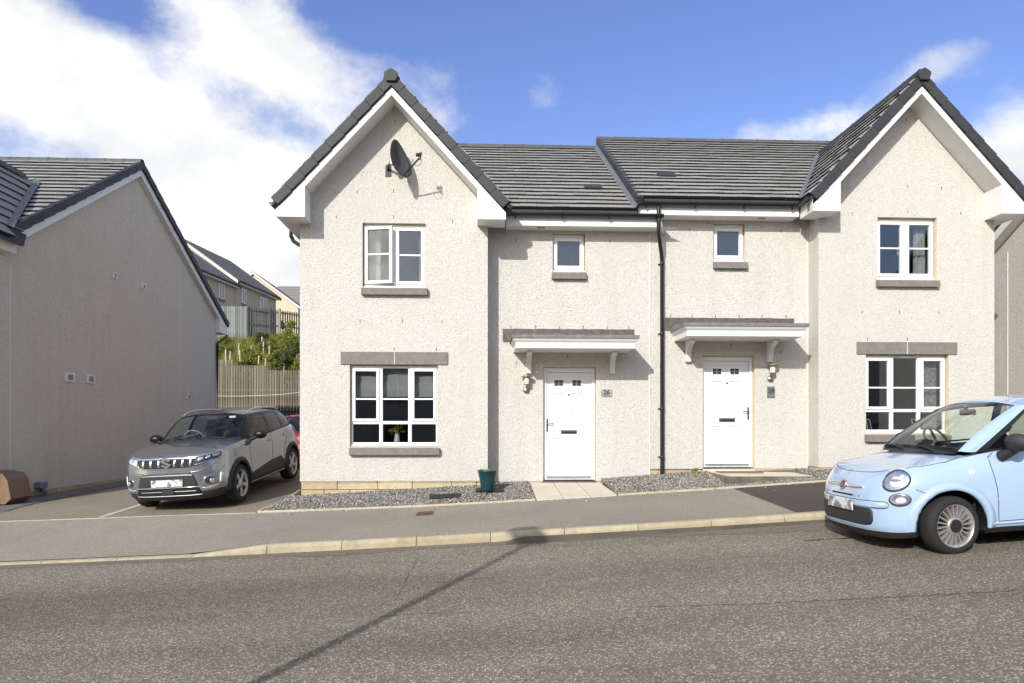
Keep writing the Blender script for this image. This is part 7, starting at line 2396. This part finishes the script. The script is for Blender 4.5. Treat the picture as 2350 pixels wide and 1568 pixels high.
rim_ = [DL(0.235 * math.cos(t) * (1 - 0.36 * math.sin(t)), 0.345 * math.sin(t), -0.014) for t in [2 * math.pi * k / 32 for k in range(32)]]
back = [[p - n_ * 0.006 for p in rw] for rw in rows]
mb = MB(); mb.grid(rows + [rim_] + back[::-1], True, True); mb.build('reflector', 'dish_grey', sd_)
mb = MB(); a = DL(0, 0, -0.09); w0 = Vector((a.x - 0.18, YW, a.z - 0.08))
mb.tube([a, DL(0, 0.0, -0.17), Vector((a.x - 0.16, YW - 0.12, a.z - 0.02)), w0], 0.022, 8)
mb.box(w0.x - 0.05, w0.x + 0.05, YW - 0.014, YW, w0.z - 0.10, w0.z + 0.10); mb.build('bracket', 'black_plastic', sd_)
mb = MB(); b0 = DL(0, 0.02, -0.19); mb.box(b0.x - 0.04, b0.x + 0.04, b0.y - 0.03, b0.y + 0.03, b0.z - 0.06, b0.z + 0.07, 0.01); mb.build('clamp', 'steel', sd_)
lnb = DL(0, -0.20, 0.40)
mb = MB(); mb.tube([DL(0, -0.33, -0.03), DL(0, -0.29, 0.12), lnb], 0.014, 8); mb.build('feed_arm', 'black_plastic', sd_)
mb = MB(); mb.tube([lnb + Vector((0.02, -0.01, 0.04)), lnb + Vector((-0.05, 0.02, 0.06))], 0.032, 10); mb.tube([lnb + Vector((0.0, 0, -0.03)), lnb + Vector((0.02, 0, 0.09))], 0.022, 8); mb.build('receiver', 'black_plastic', sd_)
mb = MB(); mb.tube([lnb + Vector((0.02, 0, -0.02)) + Vector((0.02 * math.cos(t) - 0.07 * (1 - math.cos(t)) * 0.8, 0, -0.12 * math.sin(t))) for t in lin(0, math.pi, 10)] + [DL(0, -0.30, 0.06)], 0.005, 5); mb.build('cable', 'black_plastic', sd_)

def wall_lamp(x, H, label):
    o = empty('wall_lamp', (0, 0, 0)); tag(o, label, 'wall lamp', 'lamps beside the front doors')
    z = H + 1.69
    ry = Matrix.Rotation(math.pi / 2, 4, 'X')
    mb = MB(); mb.lathe([(0.0, 0.0), (0.062, 0.0), (0.060, 0.014), (0.045, 0.028), (0.0, 0.034)], 22, Matrix.Translation((x, YM, z)) @ ry); mb.build('wall_rose', 'steel', o)
    mb = MB(); mb.tube([(x, YM - 0.03, z), (x, YM - 0.085, z - 0.01), (x, YM - 0.10, z + 0.03), (x, YM - 0.10, z + 0.11)], 0.011, 8); mb.build('arm', 'steel', o)
    mt = Matrix.Translation((x, YM - 0.10, z + 0.10))
    mb = MB(); mb.lathe([(0.0, 0.0), (0.058, 0.0), (0.060, 0.012), (0.050, 0.014)], 20, mt); mb.build('base_ring', 'steel', o)
    mb = MB(); mb.lathe([(0.048, 0.012), (0.050, 0.13), (0.046, 0.135), (0.0, 0.135)], 20, mt); mb.build('shade', 'lamp_glass', o)
    for k in range(4):
        a = math.pi / 4 + k * math.pi / 2
        mb = MB(); mb.tube([(x + 0.055 * math.cos(a), YM - 0.10 + 0.055 * math.sin(a), z + 0.11), (x + 0.055 * math.cos(a), YM - 0.10 + 0.055 * math.sin(a), z + 0.24)], 0.004, 5); mb.build('guard_bar', 'steel', o)
    mb = MB(); mb.lathe([(0.105, 0.143), (0.108, 0.150), (0.06, 0.165), (0.02, 0.172), (0.0, 0.174)], 24, mt); mb.build('cap', 'brass', o)
wall_lamp(X26(2.31), H26, 'steel wall lamp beside door 26, clear of the canopy shadow')
wall_lamp(X24(2.30), H24, 'steel wall lamp beside door 24, directly above the square number plaque')

def number_sign(x, z, w, h, txt, label, mat, curved):
    o = empty('house_number_sign', (0, 0, 0)); tag(o, label, 'sign', 'house number plaques')
    if curved:
        pl = [(x - w, z - h * 0.82), (x - w * 0.5, z - h), (x + w * 0.5, z - h), (x + w, z - h * 0.82), (x + w * 0.94, z), (x + w, z + h * 0.82), (x + w * 0.5, z + h), (x - w * 0.5, z + h), (x - w, z + h * 0.82), (x - w * 0.94, z)]
    else:
        pl = [(x - w, z - h), (x + w, z - h), (x + w, z + h), (x - w, z + h)]
    mb = MB(); mb.prism(pl, 'y', YM - 0.016, YM - 0.003); mb.build('plaque', mat, o)
    me = text_mesh(txt, h * (1.75 if curved else 1.15), extrude=0.001)
    me.materials.append(M['text_dark'])
    t = inst(me, 'numerals', o, Matrix.Translation((x, YM - 0.0175, z + (0.008 if curved else 0.02))) @ Matrix.Rotation(math.pi / 2, 4, 'X'))
    for (dx, dz) in (((-w * 0.85, 0), (w * 0.85, 0)) if curved else ((0, h * 0.85), (0, -h * 0.85))):
        mb = MB(); mb.lathe([(0.0, 0.004), (0.005, 0.003), (0.007, 0.0)], 10, Matrix.Translation((x + dx, YM - 0.016, z + dz)) @ Matrix.Rotation(math.pi / 2, 4, 'X')); mb.build('screw', 'text_dark', o)
    mb = MB(); mb.box(x - w * 0.35, x + w * 0.35, YM - 0.0172, YM - 0.0155, z - h * (0.72 if curved else 0.35), z - h * (0.62 if curved else 0.27)); mb.build('underline', 'text_dark', o)
plain('slate_plaque', (0.16, 0.155, 0.15), 0.4, var=0.25, vscale=20)
number_sign(at(1392, 902, YM).x, at(1392, 902, YM).z, 0.105, 0.068, '26', 'small curved silver plaque with the number 26', 'plaque_grey', True)
number_sign(at(1769, 900, YM).x, at(1769, 900, YM).z, 0.072, 0.105, '24', 'upright grey plaque with the number 24 under the lamp', 'slate_plaque', False)

# pot, grates, covers, mat, step
p = at(1118, 1133, 12.0)
pz = bed_z(p.x, 11.85) + 0.046
pt = empty('plant_pot', (p.x, 11.85, pz)); tag(pt, 'dark teal glazed plant pot standing on a grate by house 26', 'plant pot')
mb = MB(); mb.lathe([(0.0, 0.0), (0.095, 0.0), (0.10, 0.01), (0.135, 0.20), (0.165, 0.33), (0.172, 0.335), (0.172, 0.355), (0.16, 0.355), (0.15, 0.32), (0.0, 0.31)], 32); mb.build('pot', 'plant_pot', pt)
leaves([(r.uniform(-0.1, 0.1), r.uniform(-0.1, 0.1), 0.335, 0.05, 0.05, 0.03) for _ in range(14)], 22, 0.018, 5, 'plants', 'pot_plant', pt)
def grate(x0, x1, y0, y1, label):
    o = empty('drain_grate', (0, 0, 0)); tag(o, label, 'drain grate', 'vent grates in the gravel')
    zf = lambda x, y: bed_z(x, y) + 0.044
    mb = MB()
    for (a, b_, c_, e_) in ((x0, x1, y0, y0 + 0.02), (x0, x1, y1 - 0.02, y1), (x0, x0 + 0.02, y0, y1), (x1 - 0.02, x1, y0, y1)):
        mb.add([(a, c_, zf(a, c_)), (b_, c_, zf(b_, c_)), (b_, e_, zf(b_, e_)), (a, e_, zf(a, e_))], [(0, 1, 2, 3)])
    mb.add([(x0, y0, zf(x0, y0) - 0.006), (x1, y0, zf(x1, y0) - 0.006), (x1, y1, zf(x1, y1) - 0.006), (x0, y1, zf(x0, y1) - 0.006)], [(0, 1, 2, 3)])
    mb.build('frame', 'grate', o)
    n = 16
    for k in range(n):
        xx = x0 + 0.03 + (x1 - x0 - 0.06) * k / (n - 1)
        mb = MB(); mb.add([(xx - 0.006, y0 + 0.02, zf(xx, y0)), (xx + 0.006, y0 + 0.02, zf(xx, y0)), (xx + 0.006 + 0.05, y1 - 0.02, zf(xx, y1)), (xx - 0.006 + 0.05, y1 - 0.02, zf(xx, y1))], [(0, 1, 2, 3)]); mb.build('bar', 'grate', o)
a = at(985, 1140, 11.55); b_ = at(1055, 1140, 11.55)
grate(a.x, b_.x, 11.45, 11.68, 'dark slotted grate lying in the gravel under the front window')
a = at(1092, 1133, 11.85); b_ = at(1154, 1133, 11.85)
grate(a.x, b_.x, 11.72, 11.98, 'dark slotted grate lying beneath the teal plant pot')
pc = at(976, 1178, 10.0)
cx0, cx1 = at(957, 1178, 10.2).x, at(994, 1178, 10.2).x
o = empty('utility_cover'); tag(o, 'small rusty brown iron cover set in the pavement', 'cover')
yc = ground_ray(976, 1178, pav_z).y; xc = ground_ray(976, 1178, pav_z).x
mb = MB(); mb.add([(xc - 0.13, yc - 0.2, pav_z(xc, yc - 0.2) + 0.005), (xc + 0.12, yc - 0.2, pav_z(xc + .12, yc - 0.2) + 0.005), (xc + 0.13, yc + 0.15, pav_z(xc + .13, yc + 0.15) + 0.005), (xc - 0.12, yc + 0.15, pav_z(xc - .12, yc + 0.15) + 0.005)], [(0, 1, 2, 3)]); mb.build('cover_plate', 'iron_cover', o)
mb = MB(); mb.add([(xc - 0.10, yc - 0.07, pav_z(xc, yc) + 0.008), (xc + 0.10, yc - 0.07, pav_z(xc + .1, yc) + 0.008), (xc + 0.10, yc - 0.06, pav_z(xc + .1, yc) + 0.008), (xc - 0.10, yc - 0.06, pav_z(xc, yc) + 0.008)], [(0, 1, 2, 3)]); mb.build('lifting_slot', 'gap', o)

# raised step of slabs in front of door 24
st = empty('door_step'); tag(st, 'raised slab step with weathered concrete edging before door 24', 'step')
zt = H24 - 0.055
x0, x1, y0, y1 = 4.20, 5.72, 11.52, 12.64
for i in range(3):
    for j in range(2):
        a0, a1 = x0 + 0.06 + (x1 - x0 - 0.06) * i / 3, x0 + 0.06 + (x1 - x0 - 0.06) * (i + 1) / 3 - 0.006
        b0, b1 = y0 + 0.055 + (y1 - y0 - 0.055) * j / 2, y0 + 0.055 + (y1 - y0 - 0.055) * (j + 1) / 2 - 0.006
        mb = MB(); mb.box(a0, a1, b0, b1, zt - 0.05, zt + 0.002 * ((i + j) % 2), 0.003); mb.build('paving_slab', 'slab', st)
n = 4
for i in range(n):
    a0, a1 = x0 + (x1 - x0) * i / n, x0 + (x1 - x0) * (i + 1) / n - 0.004
    mb = MB(); mb.box(a0, a1, y0, y0 + 0.05, zt - 0.30, zt - 0.008, 0.006); mb.build('edging_stone', 'weathered', st)
for j in range(2):
    b0, b1 = y0 + 0.052 + (y1 - y0 - 0.06) * j / 2, y0 + 0.052 + (y1 - y0 - 0.06) * (j + 1) / 2 - 0.004
    mb = MB(); mb.box(x0, x0 + 0.05, b0, b1, zt - 0.30, zt - 0.006, 0.006); mb.build('edging_stone', 'weathered', st)
for i in range(2):                           # path that carries on along the house
    a0 = x1 + 0.004 + i * 0.6
    mb = MB(); mb.box(a0, a0 + 0.595, y0 + 0.12, y0 + 0.60, zt - 0.10, zt - 0.045, 0.003); mb.build('paving_slab', 'slab', st)
mb = MB(); mb.box(4.33, 5.10, 12.16, 12.52, zt + 0.003, zt + 0.02, 0.006); tag(mb.build('doormat', 'mat_coir'), 'flat brown coir doormat on the step of door 24', 'doormat')
# weeds
def weed(x, y, z, s_, seed, label):
    o = empty('weed', (x, y, z)); tag(o, label, 'plant')
    leaves([(0, 0, 0.05 * s_, 0.06 * s_, 0.05 * s_, 0.07 * s_)], 26, 0.035 * s_, seed, 'foliage', 'leaf', o)
    mb = MB(); mb.tube([(0, 0, -0.02), (0.005, 0, 0.09 * s_)], 0.004, 5); mb.build('stem', 'leaf', o)
p = at(1597, 1082, 12.4)
weed(p.x, 12.45, bed_z(p.x, 12.45), 1.0, 3, 'small green weed growing in gravel beside door 24 step')
for px, py, sd, lb in ((627, 1266, 5, 'tiny weed under the ramped kerb stone beside the driveway'), (760, 1260, 6, 'tiny yellow weed at the foot of the kerb before house 26')):
    q = on_road(px, py)
    weed(q[0], q[1] + 0.0, road_z(*q), 0.35, sd, lb)

# inside the windows
def roman_blind(x0, x1, z0, z1, y, label):
    o = empty('roman_blind'); tag(o, label, 'blind', 'blinds in the front window of number 26')
    mb = MB()
    zz = [z1, z1 - 0.18, z1 - 0.19, z1 - 0.30, z1 - 0.31, z0 + 0.05, z0]
    yy = [0, 0, -0.03, -0.01, -0.04, -0.015, -0.03]
    mb.grid([[(x, y + b_ + 0.006 * math.sin(x * 23 + a * 9), a) for x in lin(x0, x1, 14)] for a, b_ in zip(zz, yy)])
    mb.build('fabric', 'blind', o)
xw0, xw1 = X26(5.485), X26(3.92)
w3 = (xw1 - xw0)
z0w = H26 + 0.655
for k in range(3):
    roman_blind(xw0 + w3 * k / 3 + 0.01, xw0 + w3 * (k + 1) / 3 - 0.01, z0w + 0.905, z0w + 1.47, YW + 0.235, 'half lowered pale roman blind inside the front window of house 26')
vs_o = empty('flower_vase'); tag(vs_o, 'white vase of orange and yellow flowers inside the window of house 26', 'vase')
vx, vy, vz = at(911, 1008, YW + 0.22).x, YW + 0.22, z0w + 0.05
mb = MB(); mb.lathe([(0.0, 0.0), (0.045, 0.0), (0.055, 0.06), (0.04, 0.15), (0.032, 0.18), (0.042, 0.19)], 18, Matrix.Translation((vx, vy, vz))); mb.build('vase', 'lamp_white', vs_o)
leaves([(vx + r.uniform(-0.11, 0.11), vy + r.uniform(-0.05, 0.05), vz + r.uniform(0.19, 0.36), 0.035, 0.03, 0.035) for _ in range(12)], 16, 0.024, 9, 'flowers', 'petal', vs_o)
sillb = MB(); sillb.box(xw0, xw1, YW + 0.15, YW + 0.34, z0w + 0.02, z0w + 0.048); sillb.build('window_board', 'white_upvc', h26)
def curtain(x0, x1, z0, z1, y, mat, label, seed):
    rr = random.Random(seed)
    mb = MB()
    n = 24
    ph = rr.uniform(0, 6)
    mb.grid([[(x0 + (x1 - x0) * i / n + 0.02 * (1 - t) * math.sin(i), y + 0.03 * math.sin(i * 1.6 + ph), z0 + (z1 - z0) * t) for i in range(n + 1)] for t in lin(0, 1, 5)])
    tag(mb.build('curtain', mat), label, 'curtain')
uz0, uz1 = H26 + 3.50, H26 + 4.65
a, b_ = X26(5.26), X26(4.14)
curtain(a + 0.05, a + 0.30, uz0 + 0.0, uz1, YW + 0.26, 'curtain', 'white curtain behind the open casement of house 26', 1)
curtain(b_ - 0.14, b_ - 0.02, uz0 + 0.0, uz1, YW + 0.26, 'curtain', 'white curtain at the fixed side of the upper window, house 26', 2)
mb = MB(); mb.box(a + 0.22, a + 0.34, YW + 0.20, YW + 0.215, uz0 + 0.03, uz0 + 0.10, 0.003); tag(mb.build('card', 'card'), 'small tan card standing inside the open casement window', 'card')
uz0, uz1 = H24 + 3.50, H24 + 4.65
a, b_ = X24(4.14), X24(5.26)
curtain(b_ - 0.26, b_ - 0.05, uz0, uz1, YW + 0.26, 'curtain', 'pale curtain in the upper window of house 24', 3)
lz0, lz1 = H24 + 0.655, H24 + 2.125
a, b_ = X24(3.92), X24(5.485)
curtain(b_ - 0.30, b_ - 0.05, lz0, lz1, YW + 0.26, 'curtain_print', 'patterned grey curtain in the lower window of house 24', 4)
sillb = MB(); sillb.box(a, b_, YW + 0.15, YW + 0.34, lz0 + 0.02, lz0 + 0.048); sillb.build('window_board', 'white_upvc', h24)
for k, fx in enumerate((a + 0.10, a + 0.22, a + 1.10)):
    o = empty('photo_frame'); tag(o, 'white photo frame leaning on the window board of house 24', 'photo frame', 'photo frames in the window')
    mb = MB(); ring(mb, -0.09, 0.09, 0, 0.24, 0.022, -0.008, 0.008); f_ = mb.build('frame', 'lamp_white', o)
    mb = MB(); mb.box(-0.07, 0.07, -0.003, 0.003, 0.02, 0.22); mb.build('photo', 'dash_dark', o)
    o.matrix_basis = Matrix.Translation((fx, YW + 0.24, lz0 + 0.05)) @ Matrix.Rotation(math.radians(38), 4, 'Z') @ Matrix.Rotation(math.radians(-12), 4, 'X')

# ------------------------------------------------------------------ behind the camera: what the windows and the paint reflect
lp_o = empty('street_lamp', (-3.55, 0.45, 0)); tag(lp_o, 'grey steel street lamp post whose shadow crosses the road', 'street lamp')
zb_ = road_z(-3.55, ky(-3.55) - 6.2) + 0.1
mb = MB(); mb.lathe([(0.08, zb_), (0.08, zb_ + 1.1), (0.055, zb_ + 1.15), (0.045, zb_ + 5.05)], 14); mb.build('post', 'zinc', lp_o)
mb = MB(); mb.prism([(-0.17, zb_ + 5.02), (0.17, zb_ + 5.02), (0.15, zb_ + 5.16), (-0.15, zb_ + 5.16)], 'y', -0.12, 0.50); mb.build('lantern', 'grey_plastic', lp_o)
mb = MB(); mb.box(-0.13, 0.13, 0.08, 0.46, zb_ + 5.012, zb_ + 5.022); mb.build('lens', 'lamp_glass', lp_o)
for i, (x0, ln) in enumerate(((-26, 11), (-13.5, 11), (-1.0, 11), (11.5, 11))):
    z0 = road_z(x0 + 5, ky(x0 + 5) - 8) + 0.1
    simple_house('street_house', ('cream', 'pale', 'roughcast', 'plain')[i] + ' house across the street, reflected in the front windows', (x0 + ln, -12.0), (-1, 0), ln, 8.5, z0 - 0.5, z0 + 4.9, 3.0,
                 [(1.2, z0 + 0.9, 1.6, 1.3), (7.8, z0 + 0.9, 1.6, 1.3), (1.4, z0 + 3.4, 1.2, 1.15), (7.9, z0 + 3.4, 1.2, 1.15)], wall='harling', group='houses across the street')
